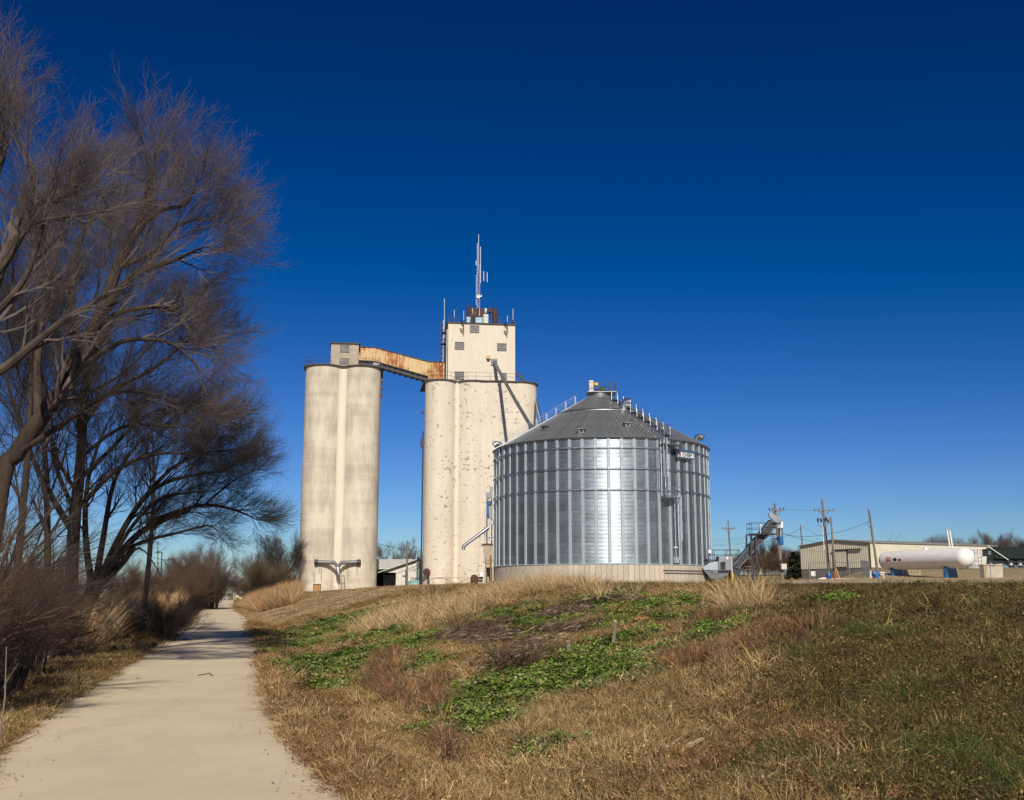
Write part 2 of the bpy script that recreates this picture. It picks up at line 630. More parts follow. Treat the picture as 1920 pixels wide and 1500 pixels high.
def ground_mat():
    m, t, bs = newmat('winter_ground')
    bs.inputs['Roughness'].default_value = .95
    bs.inputs['Specular IOR Level'].default_value = .1
    v = coords(t)
    big = noise_fac(t, v, .12, 5, .6)
    mid = noise_fac(t, v, 1.3, 6, .65)
    fine = noise_fac(t, v, 18, 5, .7)
    s = math_(t, 'ADD', math_(t, 'MULTIPLY', big, .35), math_(t, 'ADD', math_(t, 'MULTIPLY', mid, .4), math_(t, 'MULTIPLY', fine, .35)))
    far = ramp(t, s, [(.42, (.20, .135, .07)), (.52, (.36, .255, .14)), (.60, (.45, .33, .19))])
    near = ramp(t, s, [(.42, (.075, .048, .024)), (.52, (.15, .095, .045)), (.62, (.26, .175, .085))])
    olive = ramp(t, s, [(.42, (.16, .125, .045)), (.58, (.25, .20, .085))])
    sep = t.nodes.new('ShaderNodeSeparateXYZ')
    t.links.new(v, sep.inputs[0])
    mr = t.nodes.new('ShaderNodeMapRange')
    mr.inputs[1].default_value = 34
    mr.inputs[2].default_value = 75
    t.links.new(math_(t, 'ADD', sep.outputs['Y'], math_(t, 'MULTIPLY', math_(t, 'SUBTRACT', mid, .5), 30)), mr.inputs[0])
    col = mixc(t, mr.outputs[0], near, far)
    mr2 = t.nodes.new('ShaderNodeMapRange')
    mr2.inputs[1].default_value = 150
    mr2.inputs[2].default_value = 185
    t.links.new(sep.outputs['Y'], mr2.inputs[0])
    col = mixc(t, mr2.outputs[0], col, olive)
    t.links.new(col, bs.inputs['Base Color'])
    bump(t, bs, s, .6, .12)
    return m


def trail_mat():
    m, t, bs = newmat('trail_concrete')
    bs.inputs['Roughness'].default_value = .9
    v = coords(t)
    big = noise_fac(t, v, .5, 5, .55)
    fine = noise_fac(t, v, 60, 4, .7)
    s = math_(t, 'ADD', math_(t, 'MULTIPLY', big, .6), math_(t, 'MULTIPLY', fine, .4))
    col = ramp(t, s, [(.36, (.60, .485, .32)), (.5, (.67, .55, .37)), (.64, (.72, .60, .41))])
    spot = N(t, 'ShaderNodeTexVoronoi', Scale=1.1)
    t.links.new(v, spot.inputs['Vector'])
    sp = math_(t, 'LESS_THAN', spot.outputs['Distance'], .018)
    col = mixc(t, math_(t, 'MULTIPLY', sp, .7), col, (.12, .09, .06))
    st = noise_fac(t, coords(t, (1, .4, 1)), 1.3, 7, .7)
    col = mixc(t, ramp(t, st, [(.52, (0, 0, 0)), (.68, (.35, .35, .35))]), col, (.42, .34, .235))
    gr = noise_fac(t, v, 150, 2, .5)
    col = mixc(t, ramp(t, gr, [(.58, (0, 0, 0)), (.66, (.4, .4, .4))]), col, (.33, .27, .2))
    t.links.new(col, bs.inputs['Base Color'])
    bump(t, bs, fine, .25, .004)
    return m


M['ground'] = ground_mat()
M['trail'] = trail_mat()
M['gravel'] = simple('pale_gravel', (.66, .56, .44), (.34, .27, .19), .95, 0, 3.5, bmp=.8, lo=.42, hi=.58, detail=8)
M['asphalt'] = simple('far_asphalt', (.13, .12, .11), (.09, .085, .08), .9, 0, 1)


# ================================================================== the setting: ground, trail, gravel road
def grid_mesh(name, xs, ys, zf, mat):
    X, Y = np.meshgrid(xs, ys)
    Z = zf(X, Y)
    v = np.stack([X, Y, Z], -1).reshape(-1, 3)
    nx, ny = len(xs), len(ys)
    i = np.arange(nx * ny).reshape(ny, nx)
    f = np.stack([i[:-1, :-1], i[:-1, 1:], i[1:, 1:], i[1:, :-1]], -1).reshape(-1, 4)
    me = bpy.data.meshes.new(name)
    me.from_pydata(v.tolist(), [], f.tolist())
    me.materials.append(mat)
    me.shade_smooth()
    return me


def fine_range(a, b, step, grow, far_a, far_b):
    mid = list(np.arange(a, b, step))
    lo, hi = [a], [b]
    s_ = step
    while lo[-1] > far_a:
        s_ *= grow
        lo.append(lo[-1] - s_)
    s_ = step
    while hi[-1] < far_b:
        s_ *= grow
        hi.append(hi[-1] + s_)
    return np.array(sorted(set([round(x, 3) for x in lo[1:] + mid + hi])))


gx = fine_range(-17, 17, .28, 1.05, -1500, 1500)
gy = fine_range(-3, 46, .28, 1.03, -300, 3000)
tag(link('ground', grid_mesh('ground', gx, gy, terrain, M['ground'])), kind='structure')

# trail: a concrete slab following its centre line
b = MB()
ty = np.concatenate([np.arange(-28, 60, .8), np.arange(60, 256, 3)])
for i, y in enumerate(ty):
    x = float(trail_x(y))
    dx = float(trail_x(y + .5) - trail_x(y - .5))
    nx_, ny_ = 1 / math.hypot(1, dx), -dx / math.hypot(1, dx)
    for s_, z_ in ((-1.5, -.10), (-1.5, 0), (-.5, .006), (.5, .006), (1.5, 0), (1.5, -.10)):
        wob = .03 * math.sin(y * 1.7 + s_) + .025 * math.sin(y * .63)
        b.v.append((x + (s_ + wob * (abs(s_) > 1)) * nx_, y + s_ * ny_, z_ + .004))
    if i:
        for k in range(5):
            p = (i - 1) * 6 + k
            b.f.append((p, p + 1, p + 7, p + 6))
tag(b.build('trail', M['trail'], smooth=False), kind='structure')

# gravel road along the top of the bank, following the ground
b = MB()
xs = np.arange(12, 64, 1.0)
for i, x in enumerate(xs):
    # the road curves round the bin and runs off to the right
    y0 = np.interp(x, [12, 20, 30, 45, 64], [92, 84, 78, 72, 68])
    y1 = np.interp(x, [12, 20, 30, 45, 64], [108, 104, 96, 90, 88])
    y0 += .5 * math.sin(x * .9)
    for y in np.linspace(y0, y1, 7):
        b.v.append((float(x), float(y), tz(x, y) + .03))
    if i:
        for k in range(6):
            p = (i - 1) * 7 + k
            b.f.append((p, p + 7, p + 8, p + 1))
tag(b.build('gravel_road', M['gravel'], smooth=True), kind='structure')
b = MB()
for i, x in enumerate(np.arange(-130, -20, 4.0)):
    for y in (258, 268):
        b.v.append((float(x), y, .035))
    if i:
        b.f.append((2 * i - 2, 2 * i, 2 * i + 1, 2 * i - 1))
tag(b.build('cross_street', M['asphalt']), kind='structure')


# ================================================================== silo annex (the pair of tubes on the left)
def fillet_outline(cs, grow=0.0, r=.9, seg=14, back=0.0):
    """outline polygon (u, v) of a front row of touching circles with filleted valleys, closed by a straight line behind"""
    pts = []
    n = len(cs)
    for i, (cu, cv, R) in enumerate(cs):
        R2 = R + grow
        a_start, a_end = PI, 2 * PI
        if i > 0:
            a_start = con[1]
        if i < n - 1:
            du, dv, Rn = cs[i + 1]
            f = r - grow
            d = math.hypot(du - cu, dv - cv)
            ra, rb = R2 + f, Rn + grow + f
            x = (ra * ra - rb * rb + d * d) / (2 * d)
            h = math.sqrt(max(ra * ra - x * x, 0))
            ex, ey = (du - cu) / d, (dv - cv) / d
            fx, fy = cu + ex * x + ey * h, cv + ey * x - ex * h
            a_end = math.atan2(fy - cv, fx - cu) % (2 * PI)
            b_st = math.atan2(fy - dv, fx - du) % (2 * PI)
        for k in range(seg + 1):
            a = a_start + (a_end - a_start) * k / seg
            pts.append((cu + R2 * math.cos(a), cv + R2 * math.sin(a)))
        if i < n - 1:
            s0 = math.atan2(cv - fy, cu - fx)
            s1 = math.atan2(dv - fy, du - fx)
            while s1 > s0:
                s1 -= 2 * PI
            for k in range(1, 8):
                a = s0 + (s1 - s0) * k / 8
                pts.append((fx + f * math.cos(a), fy + f * math.sin(a)))
            con = (None, b_st)
    pts.append((cs[-1][0] + cs[-1][2] + grow, back))
    pts.append((cs[0][0] - cs[0][2] - grow, back))
    return pts


def valley(ca, cb, r, seg=8):
    """the filled hollow between two tubes, polygon (u, v)"""
    (cu, cv, R), (du, dv, Rn) = ca, cb
    d = math.hypot(du - cu, dv - cv)
    ra, rb = R + r, Rn + r
    x = (ra * ra - rb * rb + d * d) / (2 * d)
    h = math.sqrt(max(ra * ra - x * x, 0))
    ex, ey = (du - cu) / d, (dv - cv) / d
    fx, fy = cu + ex * x + ey * h, cv + ey * x - ex * h
    s0 = math.atan2(cv - fy, cu - fx)
    s1 = math.atan2(dv - fy, du - fx)
    while s1 > s0:
        s1 -= 2 * PI
    pts = [(fx + (r + .004) * math.cos(s0 + (s1 - s0) * k / seg), fy + (r + .004) * math.sin(s0 + (s1 - s0) * k / seg)) for k in range(seg + 1)]
    pts.append((du, dv))
    pts.append((cu, cv))
    return pts


def railing(mb, pts, h=1.05, rails=2, r=.035, step=2.2, base=0.0):
    """posts and rails along a polyline of (x, y, z)"""
    P_ = [Vector(p) for p in pts]
    for k in range(rails):
        z = h * (k + 1) / rails
        mb.tube([p + Vector((0, 0, z)) for p in P_], r, 4)
    for a, c in zip(P_[:-1], P_[1:]):
        n = max(1, round((c - a).length / step))
        for i in range(n):
            q = a + (c - a) * (i / n)
            mb.tube([q + Vector((0, 0, base)), q + Vector((0, 0, h))], r, 4)
    mb.tube([P_[-1], P_[-1] + Vector((0, 0, h))], r, 4)


def ladder(mb, p0, p1, w=.45, side=(1, 0, 0), r=.03, step=.35):
    p0, p1, side = Vector(p0), Vector(p1), Vector(side).normalized() * (w / 2)
    mb.beam(p0 - side, p1 - side, r * 2)
    mb.beam(p0 + side, p1 + side, r * 2)
    n = int((p1 - p0).length / step)
    for i in range(1, n):
        q = p0 + (p1 - p0) * (i / n)
        mb.beam(q - side, q + side, r)


def window(parent, F, px0, py0, px1, py1, v, cols=3, rows=3, frame='frame', glass='glass_old', dep=.12):
    u0, z1 = F.hit(px0, py0, v)
    u1, z0 = F.hit(px1, py1, v)
    m = MB()
    t_ = .07
    m.box(u0, v - dep, z0, u0 + t_, v, z1).box(u1 - t_, v - dep, z0, u1, v, z1)
    m.box(u0 + t_, v - dep, z1 - t_, u1 - t_, v, z1).box(u0 + t_, v - dep, z0, u1 - t_, v, z0 + t_)
    for i in range(1, cols):
        x = u0 + (u1 - u0) * i / cols
        m.box(x - .03, v - dep * .7, z0 + t_, x + .03, v, z1 - t_)
    for j in range(1, rows):
        z = z0 + (z1 - z0) * j / rows
        m.box(u0 + t_, v - dep * .6, z - .03, u1 - t_, v, z + .03)
    w_ = m.build('window', M[frame], parent)
    for i in range(cols):
        for j in range(rows):
            xa, xb = u0 + (u1 - u0) * i / cols, u0 + (u1 - u0) * (i + 1) / cols
            za, zb = z0 + (z1 - z0) * j / rows, z0 + (z1 - z0) * (j + 1) / rows
            q = MB()
            tl = random.uniform(-.015, .015)
            q.v += [(xa, v - .03 + tl, za), (xb, v - .03 - tl, za), (xb, v - .03 - tl, zb), (xa, v - .03 + tl, zb)]
            q.f.append((0, 1, 2, 3))
            q.build('pane', M[glass if random.random() > .12 else 'frame'] if glass == 'glass_old' else M[glass], w_)
    return w_


AG = 1.55                                                   # ground level at the annex
AA = math.radians(7)
FA = Frame(-30.62 + 2.77 * math.sin(AA), 155 - 2.77 * math.cos(AA), AG, AA)                               # u = 0 at its left edge, v = 0 at the tube fronts
annex = thing('silo_annex', 'pair of weathered concrete silos with a small cabin on top, at the left', 'grain silo', FA.o, AA)
R1 = 2.80
CA = [(R1, R1, R1), (R1 + 5.52, R1, R1)]
CAb = [(R1, R1 + 5.5, R1), (R1 + 5.52, R1 + 5.5, R1)]
ZT = 34.45 - AG
for (u, v, R) in CA + CAb:
    MB().lathe([(R, -.8), (R, ZT)], 64, (u, v, 0)).build('silo_tube', M['old'], annex, smooth=True)
MB().prism(valley(CA[0], CA[1], .8), -.8, ZT - .002).build('infill_wall', M['cream_head'], annex, smooth=True)  # cleaner paint; its paler tone also stands for the sunlit band in the valley
MB().box(-.004 + R1 - .3, R1, -.8, R1 + .3, R1 + 5.5, ZT - .01).box(R1 * 2 - .35, R1 + 1, -.8, R1 * 2 + .3, R1 + 5, ZT - .01).build('side_infill', M['old'], annex)
o = fillet_outline(CA, .28, 1.0, back=R1 + 5.5)
MB().prism(o, ZT, ZT + .16).build('roof_slab', M['rimdark'], annex)
MB().lathe([(0, ZT + .16), (R1 + .28, ZT + .16), (R1 + .28, ZT), (0, ZT)], 40, (R1, R1 + 5.5, 0)).lathe([(0, ZT + .16), (R1 + .28, ZT + .16), (R1 + .28, ZT), (0, ZT)], 40, (R1 + 5.52, R1 + 5.5, 0)).build('roof_slab', M['rimdark'], annex)
# plinth
o2 = fillet_outline(CA, .10, .95, back=R1 + 5.5)
MB().prism(o2, -.8, 1.05).build('plinth', M['old'], annex)
# cabin
u0, _ = FA.hit(620.5, 660, 2.2)
u1, _ = FA.hit(672.5, 660, 2.2)
_, zc = FA.hit(640, 642.5, 2.2)
MB().box(u0, 2.2, ZT + .16, u1, 6.6, zc - .17).build('cabin_wall', M['cabin'], annex)
MB().box(u0 - .18, 2.0, zc - .17, u1 + .18, 6.8, zc).build('cabin_roof', M['rimdark'], annex)
window(annex, FA, 637.5, 646, 655, 660.5, 2.2, 3, 3)
window(annex, FA, 636.5, 671.5, 654.5, 682.5, 2.2, 3, 2)
m = MB()
arc = [(R1 + (R1 + .1) * math.cos(a), R1 + (R1 + .1) * math.sin(a), ZT + .16) for a in np.linspace(PI * .75, PI * 1.62, 12)]
railing(m, arc, 1.1, 2, .03, 1.4)
m.build('railing', M['steel_dark'], annex)
m = MB()
railing(m, [(u1 + .1, .5, ZT + .16), (R1 * 3 + 1.5, .9, ZT + .16), (R1 * 3 + 2.6, 2.4, ZT + .16)], 1.1, 2, .03, 1.6)
m.build('railing', M['steel_dark'], annex)
# spout brackets sticking out on the right
for py in (714, 728, 741, 1055, 1064):
    uu, z = FA.hit(712, py, R1)
    m = MB().box(R1 + 5.52 + R1 - .2, R1 - .2, z - .22, R1 + 5.52 + R1 + .32, R1 + .35, z + .22)
    m.build('bracket', M['steel_dark'], annex)


# distribution spout: a Y of two pipes meeting at a chute
def fa(px, py, v):
    u, z = FA.hit(px, py, v)
    return (u, v, z)


sp = thing('unloading_spout', 'grey Y shaped unloading pipe on the front of the left silos', 'pipe', FA.o, AA)
m = MB()
m.tube([fa(596, 1054, -.35), fa(627, 1055, -.35), fa(633, 1063, -.35)], [.30, .28, .26], 12)
m.tube([fa(672, 1054, -.35), fa(640, 1055, -.35), fa(633.5, 1063, -.35)], [.30, .28, .26], 12)
m.build('pipe', M['steel_mid'], sp, smooth=True)
for x in (593, 673):
    q = Vector(fa(x, 1054, -.35))
    MB().lathe([(.1, -.30), (.36, -.25), (.40, 0), (.36, .25), (.1, .30)], 12, q, 'X').build('pipe_elbow', M['steel_dark'], sp, smooth=True)
    MB().beam(q, q + Vector((0, .8, 0)), .2).build('pipe_flange', M['steel_dark'], sp)
m = MB()
m.tube([fa(633, 1063, -.35), fa(634, 1070, -.4), fa(636, 1078, -.5)], [.26, .32, .20], 8)
m.build('chute', M['steel_grey'], sp, smooth=True)
m = MB()
for px_ in (641, 646):
    m.beam(fa(px_, 1080, -.6), fa(px_ - .5, 1109, -.6), .06)
    m.beam(fa(px_, 1080, -1.3), fa(px_ - .5, 1108, -1.3), .05)
m.beam(fa(632, 1080, -.7), fa(646, 1080, -.7), .08).beam(fa(634, 1081, -.7), fa(641, 1095, -.7), .05)
m.build('stand', M['steel_dark'], sp)
for px_, a_, b_ in ((598, 1061, 1075), (602, 1062, 1089), (669, 1060, 1076), (652, 1064, 1076), (588.5, 1072, 1092)):
    MB().beam(fa(px_, a_, -.06), fa(px_ + .5, b_, -.06), .07).build('drop_rod', M['steel_dark'], sp)
# plywood door
d = thing('access_door', 'orange plywood door in a dark frame at the foot of the left silos', 'door', FA.o, AA)
ua, za = FA.hit(587.5, 1095, -.12)
ub, zb = FA.hit(601, 1121, -.12)
zb = max(zb, -.1)
MB().box(ua + .1, -.2, zb, ub - .1, .3, za - .1).build('door_panel', M['ply'], d)
MB().box(ua, -.26, za - .1, ub, .3, za).box(ua, -.26, zb, ua + .1, .3, za - .1).box(ub - .1, -.26, zb, ub, .3, za - .1).build('door_frame', M['steel_dark'], d)

# ================================================================== grain elevator (middle)
MG = 2.35
AL = math.radians(8.5)
FM = Frame(-12.27, 149.8, MG, AL)
elev = thing('grain_elevator', 'tall cream concrete grain elevator with a square headhouse, left of the metal bin', 'grain elevator', FM.o, AL)
CM = [(2.25, 2.25, 2.25), (6.95, 2.5, 2.45), (13.9, 2.5, 2.5)]
ZR = 31.7 - MG
for (u, v, R) in CM:
    MB().lathe([(R, -1), (R, ZR)], 56, (u, v, 0)).build('silo_tube', M['cream'], elev, smooth=True)
for (u, v, R) in ((3.0, 7.2, 2.35), (7, 7.4, 2.45), (13.9, 7.5, 2.5)):
    MB().lathe([(R, -1), (R, ZR)], 40, (u - .25, v, 0)).build('silo_tube', M['cream'], elev, smooth=True)
MB().prism(valley(CM[0], CM[1], .45), -1, ZR - .003).build('infill_wall', M['cream'], elev, smooth=True)
MB().prism([(7.9, .28), (9.2, .16), (11.0, .10), (12.9, .14), (14, .3), (14, 5), (7.9, 5)], -1, ZR - .006).build('front_wall', M['cream'], elev)
MB().prism([(.4, 3.4), (15.9, 3.4), (15.9, 7.5), (.4, 7.5)], -1, ZR - .008).build('core_wall', M['cream'], elev)
top = []
for a in np.linspace(PI, 1.93 * PI, 16):
    top.append((2.25 + 2.5 * math.cos(a), 2.25 + 2.5 * math.sin(a)))
for a in np.linspace(1.17 * PI, 1.62 * PI, 10):
    top.append((6.95 + 2.7 * math.cos(a), 2.5 + 2.7 * math.sin(a)))
top += [(9.3, -.10), (11, -.16), (12.9, -.12)]
for a in np.linspace(1.5 * PI, 2 * PI, 12):
    top.append((13.9 + 2.75 * math.cos(a), 2.5 + 2.75 * math.sin(a)))
top += [(16.65, 9.6), (-.3, 9.6)]
MB().prism(top, ZR, ZR + .15).build('roof_slab', M['rimdark'], elev)
m = MB()
line = [(u * 1.0, v + .12, ZR + .15) for u, v in top[2:-4:3]]
railing(m, line, 1.1, 2, .025, 2.6)
m.build('railing', M['steel_dark'], elev)
# headhouse
HV = 1.75
hu0, _ = FM.hit(840, 660, HV)
hu1, _ = FM.hit(965.8, 660, HV)
_, hz = FM.hit(900, 605.5, HV)
MB().box(hu0, HV, ZR + .15, hu1, HV + 7.4, hz - .2).build('headhouse', M['cream_head'], elev)
MB().box(hu0 - .14, HV - .16, hz - .2, hu1 + .14, HV + 7.5, hz).build('headhouse_roof', M['rimdark'], elev)
m = MB()
railing(m, [(hu0, HV + 7, hz), (hu0, HV, hz), (hu1, HV, hz), (hu1, HV + 7, hz)], .95, 2, .025, 2.4)
m.build('roof_railing', M['steel_blue'], elev)
for q in ((881, 610, 898.5, 624), (852.7, 641, 870.4, 655.5), (931.8, 643.5, 949.5, 658), (852.5, 696.5, 870.2, 711.5), (938.5, 699.5, 950, 713)):
    window(elev, FM, *q, HV, 4, 3)


def fm(px, py, v):
    u, z = FM.hit(px, py, v)
    return Vector((u, v, z))


# antenna brackets on the headhouse front
for px_, y0, y1 in ((869.5, 583, 622), (951.5, 592, 626)):
    a, c = fm(px_, y0, HV - .7), fm(px_, y1, HV - .7)
    m = MB().tube([a, c], .045, 5)
    wh = thing('whip_antenna', 'white whip antenna on the %s wall bracket of the headhouse front' % ('left' if px_ < 900 else 'right'), 'antenna', FM.o, AL)
    link('rod', m.mesh('rod', M['white_old']), wh)
    m = MB()
    for yy in (y1 - 17, y1 - 3):
        k = fm(px_, yy, HV - .7)
        w0 = fm(px_ - 7, yy - 3, HV)
        w1 = fm(px_ - 7, yy + 1, HV)
        m.beam(k, w0, .06).beam(k, w1, .06).beam(k + Vector((0, 0, .25)), w0, .05)
    m.beam(fm(px_, y1 - 22, HV - .7), fm(px_, y1, HV - .7), .1)
    m.build('bracket', M['steel_dark'], wh)
# four roof whips
for px_, y0, y1, v_, lab in ((833.3, 560, 640, HV + 5, 'tall whip antenna left of the headhouse, beside its side ladder'),
                             (851.8, 581, 601, HV + 3, 'short white whip antenna near the left end of the headhouse roof'),
                             (961.8, 579, 606, HV + 2, 'white whip antenna at the right end of the headhouse roof')):
    m = MB().tube([fm(px_, y0, v_), fm(px_, y1, v_)], .05, 5)
    wh = thing('whip_antenna', lab, 'antenna', FM.o, AL)
    link('rod', m.mesh('rod', M['white_old']), wh)
    MB().tube([fm(px_, y1 - 6, v_), fm(px_, y1 + 1, v_)], .09, 6).build('mount', M['steel_dark'], wh)
# side ladder with cage on the left of the headhouse
ld = thing('side_ladder', 'caged steel ladder down the left side of the headhouse', 'ladder', FM.o, AL)
m = MB()
lx = hu0 - .55
ladder(m, (lx, HV + 2.2, ZR + 3.4), (lx, HV + 2.2, hz + .8), .5, (0, 1, 0), .035, .4)
m.build('rungs', M['white_old'], ld)
m = MB()
for k in range(9):
    z = ZR + 4 + k * .72
    m.tube([(lx + .4 * math.cos(a), HV + 2.2 + .5 * math.sin(a), z) for a in np.linspace(PI * .5, PI * 1.5, 6)], .03, 4)
m.beam((lx - .42, HV + 2.2, ZR + 3.8), (lx - .42, HV + 2.2, hz + .6), .05)
m.box(lx - .35, HV + 1.6, hz - 2.9, hu0, HV + 2.9, hz - 2.8)
m.box(lx - .2, HV + 1.6, hz - 1.2, hu0, HV + 2.9, hz - 1.1)
m.build('cage', M['steel_dark'], ld)
MB().tube([(hu0 - .12, HV + .6, ZR + .2), (hu0 - .12, HV + .6, hz - 1)], .09, 6).build('conduit', M['steel_grey'], ld)
# vent box by the spout
a, c = fm(911.5, 666.5, HV), fm(919.5, 677.5, HV)
vb = thing('vent_hood', 'small rusty vent hood on the headhouse front, left of the grey spout box', 'vent', FM.o, AL)
MB().box(a.x, HV - .22, c.z + .35, c.x, HV - .003, a.z).build('hood', M['rust'], vb)
MB().box(a.x + .1, HV - .12, c.z, c.x - .1, HV - .003, c.z + .35).build('opening', M['pane_dark'], vb)
# spout from the headhouse to the bin
FBC = Vector((10.4, 125, 0))
st = thing('grain_spout', 'long grey pipe slanting from the headhouse front down to the metal bin roof', 'pipe', FM.o, AL)
a, c = fm(920.5, 672.5, HV), fm(932.5, 685.5, HV)
MB().box(a.x, HV - .14, c.z, c.x, HV - .003, a.z).build('wall_plate', M['steel_mid'], st)
p0 = fm(927, 679, HV - .05)
p1 = FM.P(941, 705, 149.3)
pe = FM.P(997.5, 803, 135.5)
m = MB().tube([p0, p1, p1 + (pe - p1) * .5 + Vector((0, 0, -.12)), pe], [.26, .24, .24, .24], 10)
m.build('pipe', M['steel_mid'], st, smooth=True)
MB().tube([pe + (p1 - pe).normalized() * .9, pe + Vector((0, 0, -.5))], [.34, .42], 10).build('pipe_boot', M['steel_grey'], st, smooth=True)
# rear spout and stay
s2 = thing('grain_spout', 'thin pipe slanting down behind the right shoulder of the cream elevator', 'pipe', FM.o, AL)
MB().tube([fm(966, 698, 6), fm(987, 718, 4)], .17, 8).tube([FM.P(1003.5, 745, 155), FM.P(1016, 792, 140)], .17, 8).build('pipe', M['galv_bright'], s2, smooth=True)
# small fittings on the tubes
m = thing('wall_fan', 'dark round aeration fan with a downpipe at the foot of the left elevator tube', 'fan', FM.o, AL)
q = fm(800, 1072.5, .35)
MB().lathe([(.05, -.3), (.5, -.25), (.52, .1), (.3, .3)], 14, q, 'Y').build('fan_housing', M['brown'], m, smooth=True)
MB().tube([q + Vector((.25, .1, -.3)), q + Vector((.28, .1, -2.2))], .16, 8).build('downpipe', M['steel_dark'], m)
m = thing('wall_fan', 'dark round aeration fan beside a white box near the bin end of the elevator foot', 'fan', FM.o, AL)
q = fm(889.5, 1085, -.45)
MB().lathe([(.05, -.35), (.55, -.3), (.58, .1), (.35, .5)], 14, q, 'Y').build('fan_housing', M['brown'], m, smooth=True)
MB().tube([q, q + Vector((.7, .1, .1)), q + Vector((1.2, .2, .1))], .14, 8).build('duct', M['steel_dark'], m)
a, c = fm(899, 1073, .05), fm(906, 1081.5, .05)
eb = thing('electrical_box', 'white electrical box on the elevator wall, left of the tall tan hopper', 'box', FM.o, AL)
MB().box(a.x, -.2, c.z, c.x, .12, a.z).build('case', M['white_old'], eb)
MB().box(a.x + .05, -.23, c.z + .05, c.x - .05, -.201, a.z - .05).build('cover', M['white'], eb)
cd = thing('conduit_run', 'thin horizontal conduit along the foot of the cream elevator', 'pipe', FM.o, AL)
MB().tube([fm(808, 1083, -.1), fm(840, 1083, -.1), fm(880, 1083, -.1)], .03, 5).build('conduit', M['steel_grey'], cd)
dp = thing('corner_downpipe', 'dark downpipe running up the left edge of the cream elevator', 'pipe', FM.o, AL)
MB().tube([(-.12, 3.4, -.5), (-.12, 3.4, ZR - 7)], .1, 6).build('pipe', M['steel_dark'], dp)
MB().box(-.5, 3.2, ZR - 4.4, 0, 3.6, ZR - 4.1).build('bracket', M['steel_dark'], dp)
MB().box(-.5, 3.2, ZR - 9.3, 0, 3.6, ZR - 8.1).build('junction_box', M['steel_dark'], dp)

# ---------------------------------------------------------------- conveyor bridge between them
br = thing('conveyor_bridge', 'rusty enclosed conveyor bridge linking the cabin on the left silos to the headhouse', 'bridge', (0, 0, 0))
YB = 156.6


def bx(px, py):
    p = P(px, py, YB)
    return p.x, p.z


def slab(poly, y0, y1, name, mat):
    m = MB().side(poly, y0, y1)
    return m.build(name, M[mat], br)


# vertical cladding sheets with ribs along the whole side
topl = [bx(673, 651), bx(705, 653), bx(803, 679), bx(841, 680)]
botl = [bx(673, 675), bx(705, 677), bx(801, 704.5), bx(841, 706)]
x = topl[0][0]
xe = topl[3][0]
n = 0
while x < xe - .05:
    x2 = min(x + .62, xe)
    for kx in (topl[1][0], topl[2][0]):
        if x < kx - .02 < x2:
            x2 = kx
    ta, tb = np.interp([x, x2], [p[0] for p in topl], [p[1] for p in topl])
    ba, bb = np.interp([x, x2], [p[0] for p in botl], [p[1] for p in botl])
    m = MB()
    d1 = random.uniform(0, .02)
    m.side([(x, ba), (x2 - .015, bb), (x2 - .015, tb), (x, ta)], YB - .05 - d1, YB)
    m.side([(x, ba), (x + .07, ba + (bb - ba) * .1), (x + .07, ta + (tb - ta) * .1), (x, ta)], YB - .11, YB - .05 - d1)
    m.build('cladding_panel', M['rust'], br)
    x = x2
    n += 1
for name, mt, tl, off in (('bridge_roof', 'rimdark', topl, (0, .14)), ('bridge_floor', 'steel_dark', botl, (-.75, .0))):
    m = MB()
    for (xa, za), (xb, zb) in zip(tl[:-1], tl[1:]):
        m.side([(xa, za + off[0]), (xb, zb + off[0]), (xb, zb + off[1]), (xa, za + off[1])], YB - .16 if off[1] else YB + .25, YB + 2.2 if off[1] else YB + 1.9)
    m.build(name, M[mt], br)
MB().side([topl[0], topl[1], botl[1], botl[0]][::-1], YB + 1.9, YB + 2.0).side([topl[1], topl[2], botl[2], botl[1]][::-1], YB + 1.9, YB + 2.0).side([topl[2], topl[3], botl[3], botl[2]][::-1], YB + 1.9, YB + 2.0).build('rear_cladding', M['rust'], br)
m = MB()
(xa, za), (xb, zb) = botl[1], botl[2]
for k in range(1, 9):
    xx, z = xa + (xb - xa) * k / 9, za + (zb - za) * k / 9
    m.box(xx - .09, YB + .1, z - .9, xx + .09, YB + 2.0, z - .05)
m.beam((botl[0][0], YB + .05, botl[0][1] - .06), (xa, YB + .05, za - .06), .12)
m.beam((xa, YB + .05, za - .06), (xb, YB + .05, zb - .06), .14)
m.build('floor_beams', M['steel_dark'], br)
m = MB()
p = bx(705.5, 678)
m.box(p[0] - .18, YB + .2, ZT + AG + .1, p[0] + .18, YB + .6, p[1]).box(p[0] - .5, YB + .1, p[1] - .5, p[0] + .5, YB + .7, p[1] - .1)
m.build('support_post', M['steel_grey'], br)
a0, a1 = bx(803, 706), bx(841, 712)
MB().box(a0[0], YB - .04, ZR + MG + .12, a1[0], YB + 2, a0[1] + .05).build('end_house', M['rust'], br)

# ---------------------------------------------------------------- machines on the headhouse roof
rz = hz


def roofthing(name, lab, cat):
    return thing(name, lab, cat, FM.o, AL)


